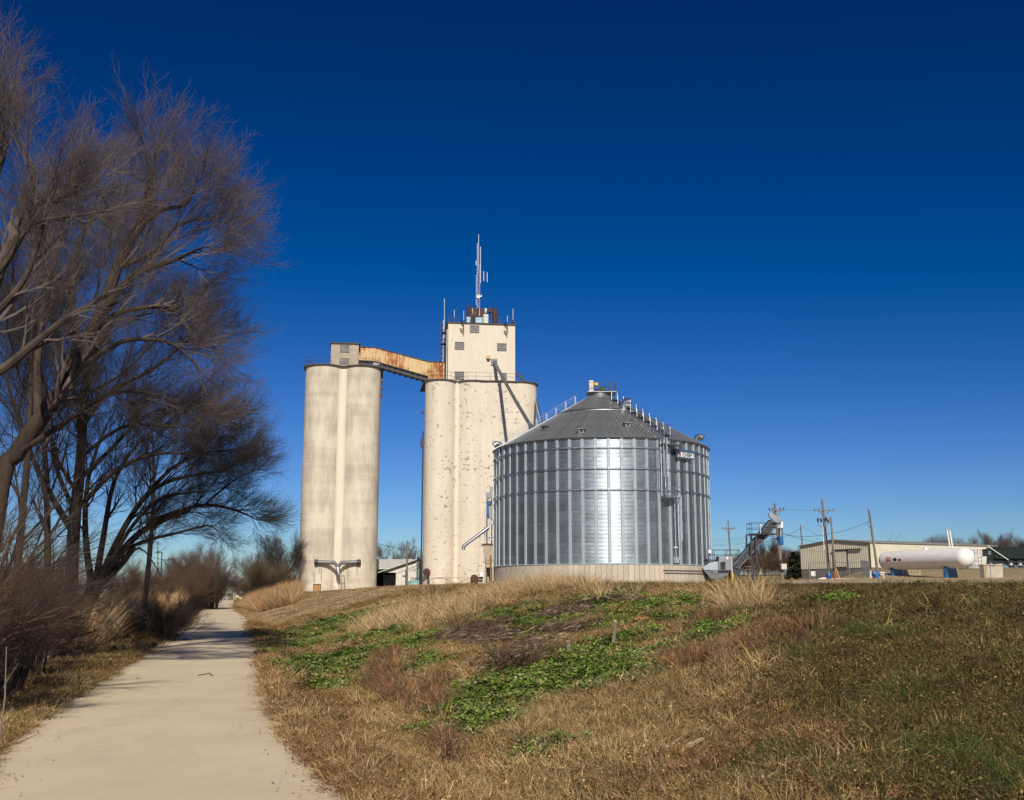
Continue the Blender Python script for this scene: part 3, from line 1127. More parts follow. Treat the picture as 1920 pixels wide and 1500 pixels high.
t = roofthing('dust_collector', 'big rust brown sheet metal housing on a pale blue base on the headhouse roof', 'dust collector')
v_ = HV + 2.2
a, c = fm(875.5, 577, v_), fm(911, 594.5, v_)
MB().box(a.x + .5, v_, c.z, c.x, v_ + 3, a.z).build('housing', M['brown'], t)
e = fm(882, 572, v_)
MB().lathe([(.28, 0), (.28, e.z - c.z)], 12, (a.x + .28, v_ + .28, c.z)).lathe([(0, e.z - c.z), (.28, e.z - c.z)], 12, (a.x + .28, v_ + .28, c.z)).build('stack', M['brown'], t, smooth=True)
f0 = fm(876, 601, v_)
MB().box(a.x, v_ + .1, rz, c.x - .3, v_ + 2.8, c.z).build('base', M['pale_blue'], t)
m = MB()
for px_ in (886, 899):
    q = fm(px_, 580, v_)
    m.box(q.x - .04, v_ - .06, c.z + .1, q.x + .04, v_ - .003, a.z - .05)
m.build('seam_strip', M['white_old'], t)
t = roofthing('roof_motor', 'dark rusty motor standing in front of the brown housing on the headhouse roof', 'motor')
q = fm(887.5, 594, v_ - .7)
MB().lathe([(.1, -.35), (.42, -.3), (.42, .3), (.1, .35)], 12, (q.x, v_ - .7, q.z), 'Y').build('casing', M['brown'], t)
MB().box(q.x - .3, v_ - 1, rz, q.x - .15, v_ - .4, q.z).box(q.x + .15, v_ - 1, rz, q.x + .3, v_ - .4, q.z).box(q.x - .1, v_ - 1, q.z + .3, q.x + .4, v_ - .5, q.z + .7).build('mount', M['steel_dark'], t)
t = roofthing('roof_cabinet', 'small cream cabinet on the headhouse roof between the brown housing and the blower', 'cabinet')
a, c = fm(906.5, 589, HV + 1.2), fm(915.5, 602, HV + 1.2)
MB().box(a.x, HV + 1.2, rz, c.x, HV + 2.2, a.z).build('case', M['cream_head'], t)
MB().box(a.x + .08, HV + 1.17, rz + .1, c.x - .08, HV + 1.199, a.z - .1).build('door', M['white_old'], t)
t = roofthing('blower', 'round rusty blower with a pale blue side on the headhouse roof, left of the cone', 'blower')
q = fm(917.5, 582, HV + 2.2)
MB().lathe([(.08, -.3), (.4, -.28), (.42, .28), (.08, .3)], 16, (q.x, HV + 2.2, q.z), 'Y').build('casing', M['brown'], t)
MB().lathe([(0, -.2), (.5, -.2), (.5, .1), (0, .1)], 16, (q.x - .5, HV + 2.5, q.z - .1), 'X').build('side_plate', M['pale_blue'], t)
m = MB()
for dx in (-.25, .35):
    m.beam((q.x + dx, HV + 2.2, rz), (q.x + dx, HV + 2.2, q.z - .3), .07)
m.beam((q.x - .25, HV + 2.2, rz + .8), (q.x + .6, HV + 2.2, rz + .8), .05)
m.build('stand', M['steel_blue'], t)
MB().tube([(q.x + .3, HV + 2.2, q.z - .1), (q.x + 1.1, HV + 2.2, q.z - .35)], .14, 8).build('duct', M['brown'], t)
t = roofthing('cyclone', 'rust brown cone shaped cyclone at the right of the headhouse roof', 'cyclone separator')
q = fm(928.5, 602, HV + 2)
zt = fm(928.5, 578, HV + 2).z
h = zt - rz
MB().lathe([(.22, 0), (.52, h * .70), (.50, h * .84), (.27, h * .88), (.27, h), (0, h)], 20, (q.x, HV + 2.3, rz)).build('cone', M['brown'], t, smooth=True)
MB().lathe([(.3, h), (.34, h), (.34, h + .08), (0, h + .1)], 16, (q.x, HV + 2.3, rz)).build('cap', M['brown'], t)
# antenna mast
t = roofthing('antenna_mast', 'tall lattice antenna mast with white whips rising from the headhouse roof', 'antenna mast')
vm = HV + 3.2
b0, b1 = fm(896.5, 604, vm), fm(896.5, 497, vm)
m = MB()
W = .2
cor = [(-W, -W), (W, -W), (0, W * 1.1)]
for cx, cy in cor:
    m.tube([(b0.x + cx, vm + cy, rz), (b0.x + cx, vm + cy, b1.z)], .028, 4)
z = rz
k = 0
while z < b1.z - .5:
    for i in range(3):
        (x0, y0), (x1, y1) = cor[i], cor[(i + 1) % 3]
        m.beam((b0.x + x0, vm + y0, z), (b0.x + x1, vm + y1, z + .5), .03)
    z += .5
m.build('lattice', M['steel_grey'], t)
for px_, y0, y1, r in ((897.5, 439, 500, .035), (895, 456, 515, .035), (901, 463, 531, .045), (892.5, 489, 497, .06), (907, 509, 527, .05), (913.5, 511, 529, .05), (893, 515, 572, .03)):
    m = MB().tube([fm(px_, y0, vm), fm(px_, y1, vm)], r, 5)
    m.build('whip', M['white'], t)
m = MB()
for px_, y_ in ((907, 518), (913.5, 520), (901, 512), (901, 526), (892.5, 494), (890.5, 506)):
    m.beam(fm(896.5, y_ + .5, vm), fm(px_, y_, vm), .05)
m.beam(fm(893, 524, vm), fm(902, 532, vm), .07).beam(fm(893, 516, vm), fm(902, 520, vm), .06)
m.build('arm', M['steel_dark'], t)
q = fm(897, 556, vm - .3)
MB().lathe([(0, .12), (.22, .08), (.32, -.05), (.3, -.08), (0, 0)], 14, q, 'Y').build('dish', M['white_old'], t, smooth=True)
MB().beam(q, q + Vector((.45, -.1, .02)), .1).box(q.x + .35, q.y - .15, q.z - .05, q.x + .5, q.y, q.z + .22).build('camera_head', M['white'], t)


# ================================================================== the metal grain bin
BC = Vector((10.4, 124.6, 2.3))
BR = 12.4
ZB = 4.55 - BC.z                                            # top of the concrete ring
RH = 13.4 / 12
ZE = ZB + 13.4
bin_ = thing('grain_bin', 'large round galvanised steel grain bin with a cone roof on a concrete ring', 'grain bin', BC)
NS = 28
DA = 2 * PI / NS
RO = math.radians(-.9)                                    # where the first rib stands


def bin_wall(px, py, off=0.0):
    """ray against the bin's wall cylinder -> local point"""
    d = Vector(ray(px, py))
    e = Vector((0, 0, EYE)) - BC
    a = d.x ** 2 + d.y ** 2
    b = 2 * (d.x * e.x + d.y * e.y)
    c = e.x ** 2 + e.y ** 2 - (BR + off) ** 2
    q = max(b * b - 4 * a * c, 0)
    k = (-b - math.sqrt(q)) / (2 * a)
    return e + d * k


SL = math.tan(math.radians(29.8))


def bin_roof(px, py):
    d = Vector(ray(px, py))
    e = Vector((0, 0, EYE)) - BC
    for k in np.arange(105, 145, .05):
        q = e + d * float(k)
        r = math.hypot(q.x, q.y)
        if q.z <= ZE + (BR + .15 - r) * SL and r < BR + .2:
            return q
    return q


# concrete ring
MB().lathe([(BR - .25, -1.2), (BR + .02, -1.2), (BR + .02, ZB - .08), (BR - .25, ZB - .08)], 136).lathe([(BR - .3, ZB - .08), (BR + .02, ZB - .08)], 136).build('foundation_core', M['binconc'], bin_, smooth=True)
npn = 136
da = 2 * PI / npn
m = MB()
for (r0, r1) in ((BR + .02, BR + .14),):
    v = []
    g = .0016
    a0, a1 = g, da - g
    for z in (-1.2, ZB):
        for r, a in ((r0, a0), (r1, a0), (r1, a1), (r0, a1)):
            v.append((r * math.cos(a), r * math.sin(a), z))
    m.v = v
    m.f = [(0, 1, 5, 4), (1, 2, 6, 5), (2, 3, 7, 6), (4, 5, 6, 7)]
fp = m.mesh('concrete_panel', M['binconc'])
for k in range(npn):
    a = k * da
    if math.cos(a + PI / 2) > -.35:
        link('concrete_panel', fp, bin_, (0, 0, random.uniform(-.012, .004)), a)
# wall sheets: corrugated, two stiffener bays wide, staggered ring by ring
m = MB()
rows, cols, nw = 32, 6, 8
for i in range(rows + 1):
    z = RH * i / rows
    for j in range(cols + 1):
        a = DA * j / cols
        r = BR + .022 * math.sin(2 * PI * nw * i / rows)
        if i == 0:
            r += .012
        m.v.append((r * math.cos(a), r * math.sin(a), z))
for i in range(rows):
    for j in range(cols):
        p = i * (cols + 1) + j
        m.f.append((p, p + 1, p + cols + 2, p + cols + 1))
sheet = m.mesh('wall_sheet', M['galv_wall'], smooth=False)
sheet.shade_smooth()
rear = MB()
for i in range(12):
    for k in range(NS):
        a = RO + k * DA + (DA / 2 if i % 2 else 0)
        z = ZB + i * RH
        am = a + DA / 2
        if math.cos(am - PI / 2) > math.cos(DA * 2.02):
            b0 = len(rear.v)
            for zz in (0, RH):
                for j in range(5):
                    t_ = a + DA * j / 4
                    rear.v.append((BR * math.cos(t_), BR * math.sin(t_), z + zz))
            for j in range(4):
                rear.f.append((b0 + j, b0 + j + 1, b0 + 6 + j, b0 + 5 + j))
        else:
            link('wall_sheet', sheet, bin_, (0, 0, z), a)
tag(rear.build('rear_wall_sheet', M['galv_wall'], bin_), kind='stuff')
# stiffeners: hat sections in ring-high lengths
m = MB()
for i in range(12):
    z0, z1 = i * RH + .02, (i + 1) * RH - .02
    prof = [(-.185, .028), (-.145, .032), (-.12, .12), (.12, .12), (.145, .032), (.185, .028)]
    b0 = len(m.v)
    for z in (z0, z1):
        for y, r in prof:
            m.v.append((BR + r, y, z))
    for j in range(5):
        m.f.append((b0 + j, b0 + j + 1, b0 + 7 + j, b0 + 6 + j))
    m.box(BR + .03, -.11, z1 - .03, BR + .112, .11, z1 + .07)
rib = m.mesh('stiffener', M['galv_rib'])
NR = 56
ROFF = 0.0
for k in range(NR):
    link('stiffener', rib, bin_, (0, 0, ZB), RO + k * 2 * PI / NR)
m = MB()
m.box(BR + .14, -.11, -.04, BR + .24, .11, .16).box(BR + .12, -.16, .02, BR + .2, -.12, .12)
clip = m.mesh('ring_clip', M['galv_bright'])
for n in (7, 9, 11):
    z = ZB + n * RH
    m = MB()
    for i in range(113):
        pass
    prof = [(BR + .13, z - .05), (BR + .21, z - .05), (BR + .21, z + .05), (BR + .13, z + .05), (BR + .13, z - .05)]
    m.lathe(prof, 112)
    m.build('wind_ring', M['steel_grey'], bin_, smooth=True)
    for k in range(NR):
        a = RO + k * 2 * PI / NR
        if math.sin(a) < .2:
            link('ring_clip', clip, bin_, (0, 0, z - .06), a)
# bottom angle and eave
MB().lathe([(BR + .02, ZB - .02), (BR + .2, ZB - .02), (BR + .2, ZB + .03), (BR + .02, ZB + .09)], 112).build('base_angle', M['galv_rib'], bin_)
MB().lathe([(BR + .03, ZE - .12), (BR + .20, ZE - .10), (BR + .22, ZE + .02), (BR - .1, ZE + .10)], 112).build('eave_ring', M['steel_grey'], bin_)
# roof panels with standing ribs


def roof_panel(n, r0, r1, lift):
    d = 2 * PI / n
    m = MB()
    zz = lambda r: ZE + (BR + .15 - r) * SL + lift
    rt = .075
    for r in (r0, r1):
        w_ = .045 / r * (1 if r > 4 else .7)
        for a, dz in ((0, 0), (0, rt), (w_, rt), (w_ * 1.4, 0), (d * .5, .004), (d, 0)):
            m.v.append((r * math.cos(a), r * math.sin(a), zz(r) + dz))
    for j in range(5):
        m.f.append((j, j + 6, j + 7, j + 1))
    return m.mesh('roof_panel', M['galv_roof'])


rp1 = roof_panel(112, BR + .30, 5.3, .03)
rp2 = roof_panel(56, 5.45, 1.5, .085)
for k in range(112):
    link('roof_panel', rp1, bin_, None, k * 2 * PI / 112)
for k in range(56):
    link('roof_panel', rp2, bin_, None, k * 2 * PI / 56 + .02)
MB().lathe([(5.52, ZE + (BR + .15 - 5.52) * SL + .06), (5.5, ZE + (BR + .15 - 5.5) * SL + .13), (5.3, ZE + (BR + .15 - 5.3) * SL + .19)], 84).build('roof_joint_ring', M['steel_grey'], bin_)
zp = ZE + (BR + .15 - 1.5) * SL
MB().lathe([(1.62, zp - .05), (1.62, zp + .12), (1.2, zp + .32), (1.2, zp + .6), (0, zp + .6)], 36).build('peak_cap', M['galv_roof'], bin_, smooth=True)


def roofz(r):
    return ZE + (BR + .15 - r) * SL


# roof vents
for px_, py_ in ((1023, 806), (1091, 811.5), (1175.5, 800)):
    q = bin_roof(px_, py_)
    a = math.atan2(q.y, q.x)
    m = MB()
    m.box(-.25, -.3, -.1, .35, .3, .35)
    m.box(-.35, -.42, .35, .5, .42, .45)
    m.box(.35, -.14, .05, .37, .14, .25)
    o = m.build('roof_vent', M['galv_roof'], bin_, loc=q, rotz=a)
    MB().box(.371, -.13, .06, .378, .13, .24).build('vent_opening', M['pane_dark'], o)
for px_, py_ in ((948, 829), (1285, 815)):
    q = bin_wall(px_, py_ + 6, -.8) if px_ > 1000 else Vector((-11.7, -1.6, ZE + .2))
    if px_ > 1000:
        q = Vector((10.45, -4.8, ZE + .55))
    a = math.atan2(q.y, q.x)
    m = MB().tube([(0, 0, -.3), (0, 0, .2), (.18, 0, .5), (.5, 0, .55), (.8, 0, .3)], [.28, .28, .31, .33, .38], 12)
    m.build('gooseneck_vent', M['steel_grey'], bin_, smooth=True, loc=q, rotz=a)
q = bin_roof(1169, 768)
MB().tube([q + Vector((0, 0, -.2)), q + Vector((0, 0, .45)), q + Vector((.25, -.1, .8)), q + Vector((.9, -.25, .75))], [.45, .45, .52, .55], 14).build('mushroom_vent', M['galv_bright'], bin_, smooth=True)

# roof stair up the right-hand slope, and one down the far left slope
for az, lab in ((math.radians(-58), 'near'), (math.radians(170), 'far')):
    ca, sa = math.cos(az), math.sin(az)
    side = Vector((-sa, ca, 0))
    m, rl = MB(), MB()
    rr = np.arange(BR - .3, 1.8, -1.15)
    pts = []
    for i, r in enumerate(rr):
        z = roofz(r) + .16
        c_ = Vector((r * ca, r * sa, z))
        pts.append(c_)
        m.beam(c_ - side * .38 + Vector((0, 0, .1)), c_ + side * .38 + Vector((0, 0, .1)), .55, .05)
        for s_ in (-.42, .42):
            rl.beam(c_ + side * s_, c_ + side * s_ + Vector((0, 0, 1.05)), .055)
    for s_ in (-.42, .42):
        m.beam(pts[0] + side * s_, pts[-1] + side * s_, .06, .16)
        for hh in (.55, 1.05):
            rl.tube([pts[0] + side * s_ + Vector((0, 0, hh)), pts[-1] + side * s_ + Vector((0, 0, hh))], .02, 4)
    m.build('roof_stair', M['galv_bright'] if lab == 'near' else M['steel_grey'], bin_)
    rl.build('stair_railing', M['galv_bright'] if lab == 'near' else M['steel_grey'], bin_)
# peak platform and machinery
m = MB()
m.box(-1.5, -1.3, zp + .62, 1.9, 1.3, zp + .7)
m.build('peak_platform', M['steel_grey'], bin_)
m = MB()
railing(m, [(-1.5, -1.3, zp + .7), (1.9, -1.3, zp + .7), (1.9, 1.3, zp + .7), (-1.5, 1.3, zp + .7)], 1.05, 2, .03, .9)
m.build('platform_railing', M['steel_dark'], bin_)
m = MB().box(-1.25, -.5, zp + .7, -.75, .3, zp + 2.15)
m.build('drive_housing', M['white_old'], bin_)
MB().box(-.70, -.45, zp + 1.55, -.2, .1, zp + 1.95).lathe([(0, 0), (.22, 0), (.22, .35), (0, .35)], 12, (-.45, -.7, zp + 1.7), 'Y').build('motor', M['yellow'], bin_)
MB().box(.1, -.8, zp + .7, .7, -.2, zp + 1.4).box(1.1, -.6, zp + .7, 1.3, -.4, zp + 1.9).box(-.6, -.9, zp + .5, 0, -.4, zp + 1.1).build('gearbox', M['steel_dark'], bin_)

# wall ladder, cage, platforms


def wall_at(px, z, off):
    q = bin_wall(px, 900, 0)
    a = math.atan2(q.y, q.x)
    r = BR + off
    return Vector((r * math.cos(a), r * math.sin(a), z)), a


def caged_ladder(px, y0, y1):
    q0, q1 = bin_wall(px, y0, .4), bin_wall(px, y1, .4)
    c_, a = wall_at(px, 0, .42)
    tan = Vector((-math.sin(a), math.cos(a), 0))
    out = Vector((math.cos(a), math.sin(a), 0))
    m = MB()
    ladder(m, c_ + Vector((0, 0, q1.z)), c_ + Vector((0, 0, q0.z)), .5, tan, .035, .33)
    for k in range(int((q0.z - q1.z) / 2.2) + 1):
        z = q1.z + .3 + k * 2.2
        m.beam(c_ - out * .3 + Vector((0, 0, z)) - tan * .25, c_ + Vector((0, 0, z)) - tan * .25, .05)
        m.beam(c_ - out * .3 + Vector((0, 0, z)) + tan * .25, c_ + Vector((0, 0, z)) + tan * .25, .05)
    m.build('ladder', M['galv_bright'], bin_)
    m = MB()
    n = max(3, int((q0.z - q1.z - 2.0) / .95))
    for k in range(n):
        z = q1.z + 2.0 + (q0.z - q1.z - 2.0) * k / (n - 1)
        m.tube([c_ + out * (.45 - .45 * math.cos(t_)) * 1.0 + tan * (.42 * math.sin(t_) if False else 0) + Vector((0, 0, z)) + tan * (.38 * math.cos(s_)) + out * (.72 * math.sin(s_)) - out * (.45 - .45 * math.cos(t_)) for s_ in np.linspace(0, PI, 8) for t_ in (0,)], .025, 4)
    for s_ in (.25, .5, .75):
        o_ = tan * (.38 * math.cos(PI * s_)) + out * (.72 * math.sin(PI * s_))
        m.beam(c_ + o_ + Vector((0, 0, q1.z + 2.0)), c_ + o_ + Vector((0, 0, q0.z)), .035)
    m.build('ladder_cage', M['galv_bright'], bin_)


caged_ladder(1240, 822, 930)
caged_ladder(1262, 930, 1050)


def platform(px, py, w_, d_, h=1.05, name='platform'):
    q = bin_wall(px, py, .1)
    c_, a = wall_at(px, q.z, .12)
    m = MB()
    m.box(0, -w_ / 2, -.12, d_, w_ / 2, 0)
    o = m.build(name, M['steel_grey'], bin_, loc=(BR + .12, 0, 0))
    o.location = c_
    o.rotation_euler.z = a
    m = MB()
    railing(m, [(0.05, -w_ / 2, 0), (d_, -w_ / 2, 0), (d_, w_ / 2, 0), (0.05, w_ / 2, 0)], h, 2, .028, .8)
    m.build('platform_railing', M['galv_bright'], o)
    m = MB()
    for s_ in (-w_ / 2 + .1, w_ / 2 - .1):
        m.beam((d_ - .1, s_, -.1), (0.05, s_, -1.1), .06)
    m.build('platform_brace', M['steel_grey'], o)


platform(1251, 834.5, 2.3, 1.0, 1.15)
platform(1250, 933, 2.0, .95, 1.05)
# top walk-through frame above the eave
q, a = wall_at(1244, ZE + .2, .1)
o = MB()
railing(o, [(-1.2, -.5, 0), (1.0, -.5, 0), (1.0, .5, 0), (-1.2, .5, 0)], 1.25, 2, .03, .8)
o.build('eave_handrail', M['galv_bright'], bin_, loc=q, rotz=a)
# conduits beside the ladder
for px_, y0, y1, r in ((1229.5, 838, 1058, .045), (1233.5, 838, 925, .03), (1256.5, 940, 1052, .04)):
    a_, b_ = bin_wall(px_, y0, .2), bin_wall(px_, y1, .2)
    c_, _ = wall_at(px_, 0, .2)
    MB().tube([c_ + Vector((0, 0, b_.z)), c_ + Vector((0, 0, a_.z))], r, 5).build('conduit', M['galv_bright'], bin_)
# walk-in door and small white notice
q, a = wall_at(1262, 0, .17)
z0, z1 = bin_wall(1262, 1057, .1).z, bin_wall(1262, 1031, .1).z
o = MB().box(0, -.42, z0, .07, .42, z1).build('bin_door', M['steel_grey'], bin_, loc=q, rotz=a)
MB().box(.072, -.36, z0 + .1, .09, .36, z0 + .72).build('door_hatch', M['galv_rib'], o)
q, a = wall_at(1260.5, 0, .3)
z0, z1 = bin_wall(1260, 1028, .1).z, bin_wall(1260, 1025, .1).z
MB().box(-.02, -.22, z0, .03, .22, z1 + .02).build('notice_plate', M['white'], bin_, loc=q, rotz=a)
# pipe on the concrete ring
m = MB()
for zz, px0, px1 in ((bin_wall(1240, 1069, .2).z, 1237, 1318), (bin_wall(1240, 1074, .2).z, 1240, 1318)):
    pts = []
    for px_ in np.linspace(px0, px1, 10):
        c_, _ = wall_at(px_, zz, .24)
        pts.append(c_)
    m.tube(pts, .035, 5)
m.build('ring_pipe', M['rimdark'], bin_)

# the sign
q, a = wall_at(1281, 0, .34)
zt_, zb_ = bin_wall(1281, 844, .1).z, bin_wall(1281, 861.5, .1).z
sg = MB().box(-.03, -1.45, zb_, .03, 1.45, zt_).build('sign_board', M['sign'], bin_, loc=q, rotz=a)
zc_ = (zt_ + zb_) / 2
MB().box(.032, -.72, zc_ - .30, .042, 1.38, zc_ + .22).build('name_panel', M['white'], sg)


def text_mesh(txt, size, mat, extr=.01, bold=0.0):
    cu = bpy.data.curves.new('t', 'FONT')
    cu.body = txt
    cu.size = size
    cu.extrude = extr
    cu.offset = bold
    cu.align_x = 'CENTER'
    cu.align_y = 'CENTER'
    ob = bpy.data.objects.new('t', cu)
    C.objects.link(ob)
    bpy.context.view_layer.update()
    me = bpy.data.meshes.new_from_object(ob)
    bpy.data.objects.remove(ob)
    me.materials.clear()
    me.materials.append(mat)
    return me


M['ink'] = simple('sign_black_ink', (.02, .02, .025), (.015, .015, .02), .5, 0, 2)
tm = text_mesh('CHIEF', .58, M['ink'], .008, .012)
tm.name = 'lettering'
# letters lie on the panel: text x -> +local y, text y -> z, facing +local x
tm.transform(Matrix(((0, 0, 1, .052), (1.08, 0, 0, .34), (0, 1.0, 0, zc_ - .05), (0, 0, 0, 1))))
link('lettering', tm, sg)
m = MB()
m.side([(0, 0)], 0, 0) if False else None
v = [(.04, -1.12, zc_ - .12), (.04, -.84, zc_ - .12), (.04, -.84, zc_ + .40), (.04, -.98, zc_ + .30)]
m.v = v
m.f = [(0, 1, 2, 3)]
m.build('emblem', M['red'], sg)
m = MB()
m.v = [(.041, -1.22, zc_ - .34), (.041, -1.12, zc_ - .05), (.041, -1.0, zc_ - .1), (.041, -1.06, zc_ - .34), (.041, -.92, zc_ - .3), (.041, -.82, zc_ - .36), (.041, -.9, zc_ - .14)]
m.f = [(0, 3, 2, 1), (4, 5, 6)]
m.build('emblem_tail', M['white'], sg)

# ================================================================== leg, dryer and hopper between elevator and bin
FL = Frame(-2.8, 124.5, 2.4)


def fl(px, py, v=0.0):
    u, z = FL.hit(px, py, v)
    return Vector((u, v, z))


t = thing('bucket_leg', 'blue and grey bucket elevator leg standing tight against the left side of the metal bin', 'bucket elevator', FL.o)
a, c = fl(911.5, 922), fl(923, 1097)
for x in (a.x + .1, c.x - .1):
    MB().beam((x, .4, -.3), (x, .4, fl(900, 935).z), .14).build('leg_post', M['steel_dark'], t)
q0, q1 = fl(911, 923), fl(923, 933)
MB().box(q0.x, .1, q1.z, q1.x, 1.0, q0.z).box(fl(918.5, 912).x, .1, q0.z, q1.x, 1.0, fl(918, 912).z).build('head_casing', M['steel_grey'], t)
MB().side([(fl(913, 939).x, fl(913, 939).z), (fl(912, 955).x, fl(912, 960).z), (fl(915, 972).x, fl(915, 972).z), (fl(918, 972).x, fl(918, 972).z), (fl(916, 948).x, fl(916, 948).z), (fl(922, 942).x, fl(922, 942).z), (fl(922, 939).x, fl(922, 939).z)], 0, .5).build('blue_chute', M['blue'], t)
MB().box(fl(916.5, 960).x, .3, fl(918, 972).z, fl(922, 960).x, .9, fl(918, 944).z).build('casing', M['steel_grey'], t)
m = MB()
q = fl(921, 977)
m.side([(fl(914, 972).x, fl(914, 972).z), (fl(918, 982).x, fl(918, 982).z), (fl(926, 984).x, fl(926, 984).z), (fl(927, 975).x, fl(927, 975).z), (fl(920, 978).x, fl(920, 978).z)], -.1, .5)
m.build('boot_chute', M['galv_bright'], t)
m = MB()
a, c = fl(915, 986, -.6), fl(932, 1005, -.6)
railing(m, [(a.x, -.6, c.z), (c.x, -.6, c.z), (c.x, .6, c.z)], a.z - c.z, 2, .05, .8)
m.box(a.x, -.6, c.z - .12, c.x, .6, c.z)
m.beam((a.x + .2, -.5, c.z - .1), (c.x - .1, -.5, c.z - 1.1), .08).beam((a.x + .5, -.5, c.z - .1), (c.x, -.5, c.z - 1.3), .08)
m.build('service_platform', M['galv_bright'], t)
m = MB()
ladder(m, (fl(913, 1016).x, .1, fl(913, 1016).z), (fl(913, 960).x, .1, fl(913, 950).z), .5, (1, 0, 0), .03, .4)
m.build('ladder', M['steel_grey'], t)
t = thing('discharge_pipe', 'bright slanting discharge pipe ending in mid air in front of the cream elevator wall', 'pipe', FL.o)
MB().tube([fl(916, 989, -.7), fl(870, 1023.5, -.9), fl(868.5, 1026, -.9)], .19, 10).tube([fl(869.3, 1024, -.9), fl(869, 1031, -.9)], .2, 10).build('pipe', M['galv_bright'], t, smooth=True)
t = thing('load_out_hopper', 'tall tan steel hopper with an open dark bay below, left of the metal bin', 'hopper', FL.o)
a, b_, c = fl(904.5, 1020, -.4), fl(923, 1020, -.4), fl(908, 1064, -.4)
m = MB()
v0 = [(a.x, -.4, a.z), (b_.x, -.4, a.z), (b_.x, 1.6, a.z), (a.x, 1.6, a.z), (c.x + .1, -.4, c.z), (b_.x - .05, -.4, c.z), (b_.x - .05, 1.2, c.z), (c.x + .1, 1.2, c.z)]
m.v = v0
m.f = [(0, 1, 2, 3), (0, 4, 5, 1), (1, 5, 6, 2), (2, 6, 7, 3), (3, 7, 4, 0)]
m.build('hopper_body', M['cabin'], t)
MB().box(a.x - .08, -.48, a.z - .12, b_.x + .05, 1.7, a.z + .03).build('hopper_rim', M['brown'], t)
m = MB()
m.box(c.x, -.3, -.6, c.x + .22, -.05, c.z).box(b_.x - .25, -.35, -.6, b_.x - .1, -.2, c.z + .2).box(c.x, 1.0, -.6, b_.x, 1.2, c.z)
m.build('hopper_leg', M['cabin'], t)
m = MB()
ladder(m, (fl(915, 1062).x, -.5, fl(915, 1062).z), (fl(915, 1044).x, -.5, fl(915, 1044).z), .5, (1, 0, 0), .025, .35)
m.build('ladder', M['steel_dark'], t)
MB().tube([(b_.x - .15, -.6, -.4), (b_.x - .15, -.6, fl(900, 1040).z)], .07, 6).build('rust_pipe', M['ply'], t)

# ================================================================== fan, catwalk and inclined conveyor right of the bin
FR = Frame(23.5, 117.0, 2.5)


def fr(px, py, v=0.0):
    u, z = FR.hit(px, py, v)
    return Vector((u, v, z))


def frs(pts):
    return [(fr(a, b).x, fr(a, b).z) for a, b in pts]


t = thing('aeration_fan', 'grey fan housing with a silver tapered duct feeding the foot of the metal bin', 'fan', FR.o)
MB().side(frs([(1318, 1064), (1330, 1056), (1347, 1052), (1348, 1069), (1320, 1069)])[::-1], 0, 1.4).build('transition_duct', M['galv_bright'], t)
m = MB().side(frs([(1347, 1043), (1371, 1043), (1371, 1069), (1347, 1069)])[::-1], -.3, 1.5)
m.build('fan_housing', M['steel_grey'], t)
MB().side(frs([(1349.5, 1054), (1359, 1053), (1359, 1068), (1350, 1068)])[::-1], -.34, -.302).build('air_intake', M['pane_dark'], t)
MB().side(frs([(1361, 1044.5), (1364.5, 1044.5), (1364.5, 1049), (1361, 1049)])[::-1], -.33, -.302).build('label_plate', M['white'], t)
MB().side(frs([(1320, 1070), (1366, 1070), (1364, 1079), (1356, 1082), (1345, 1086), (1334, 1086), (1325, 1075)])[::-1], .1, 1.2).build('sump_trough', M['steel_mid'], t)
m = MB()
for px_ in (1333, 1340, 1362):
    m.beam((fr(px_, 1080).x, .6, -.6), (fr(px_, 1080).x, .6, fr(px_, 1075).z), .25 if px_ < 1350 else .1)
m.build('fan_support', M['steel_dark'], t)
t = thing('catwalk', 'dark steel catwalk with handrails running right from the foot of the metal bin', 'catwalk', FR.o)
m = MB()
z = fr(1330, 1049).z
x0, x1 = fr(1321, 1049).x, fr(1346, 1049).x
m.box(x0, 1.6, z - .14, x1, 2.6, z)
x2 = fr(1393, 1049).x
m.box(x1, 1.6, z - .14, x2, 2.6, z - .02)
m.build('deck', M['steel_dark'], t)
m = MB()
railing(m, [(x0, 1.6, z), (x2, 1.6, z), (x2, 2.6, z), (x0, 2.6, z)], 1.1, 2, .035, 1.4)
m.build('handrail', M['steel_blue'], t)
m = MB()
for px_ in (1374, 1386, 1392):
    m.beam((fr(px_, 1050).x, 1.7, z), (fr(px_, 1095).x, 1.7, -.4), .1)
m.build('catwalk_post', M['steel_dark'], t)
MB().tube([fr(1330.5, 1031, .5), fr(1330.5, 1037, .5)], [.18, .18], 10).build('lamp_canister', M['white'], t)
# stair
st_ = thing('steel_stair', 'short dark steel stair rising under the sloping conveyor', 'stair', FR.o)
m = MB()
for k in range(7):
    q = fr(1396 + k * .2, 1094 - k * 5.2, 1.4)
    m.box(q.x, 1.2, q.z, q.x + 1.15, 1.75, q.z + .05)
m.build('stair_tread', M['steel_grey'], st_)
m = MB()
for px_ in (1394, 1411):
    m.beam(fr(px_, 1098, 1.2), fr(px_, 1048, 1.2), .07)
    m.beam(fr(px_, 1098, 1.8), fr(px_, 1048, 1.8), .07)
m.build('stair_frame', M['steel_dark'], st_)
t = thing('inclined_conveyor', 'dark enclosed conveyor sloping up to a grey head cover and a drop spout', 'conveyor', FR.o)
m = MB()
m.side(frs([(1374, 1062), (1384, 1066), (1458, 985), (1446, 974)]), .5, 1.5)
m.build('trough', M['steel_dark'], t)
m = MB()
for k in range(12):
    f = k / 11
    a, c = fr(1379 + 70 * f, 1063 - 82 * f, .46), fr(1384 + 74 * f, 1066 - 80 * f, .46)
    m.beam(a, c, .07, .07)
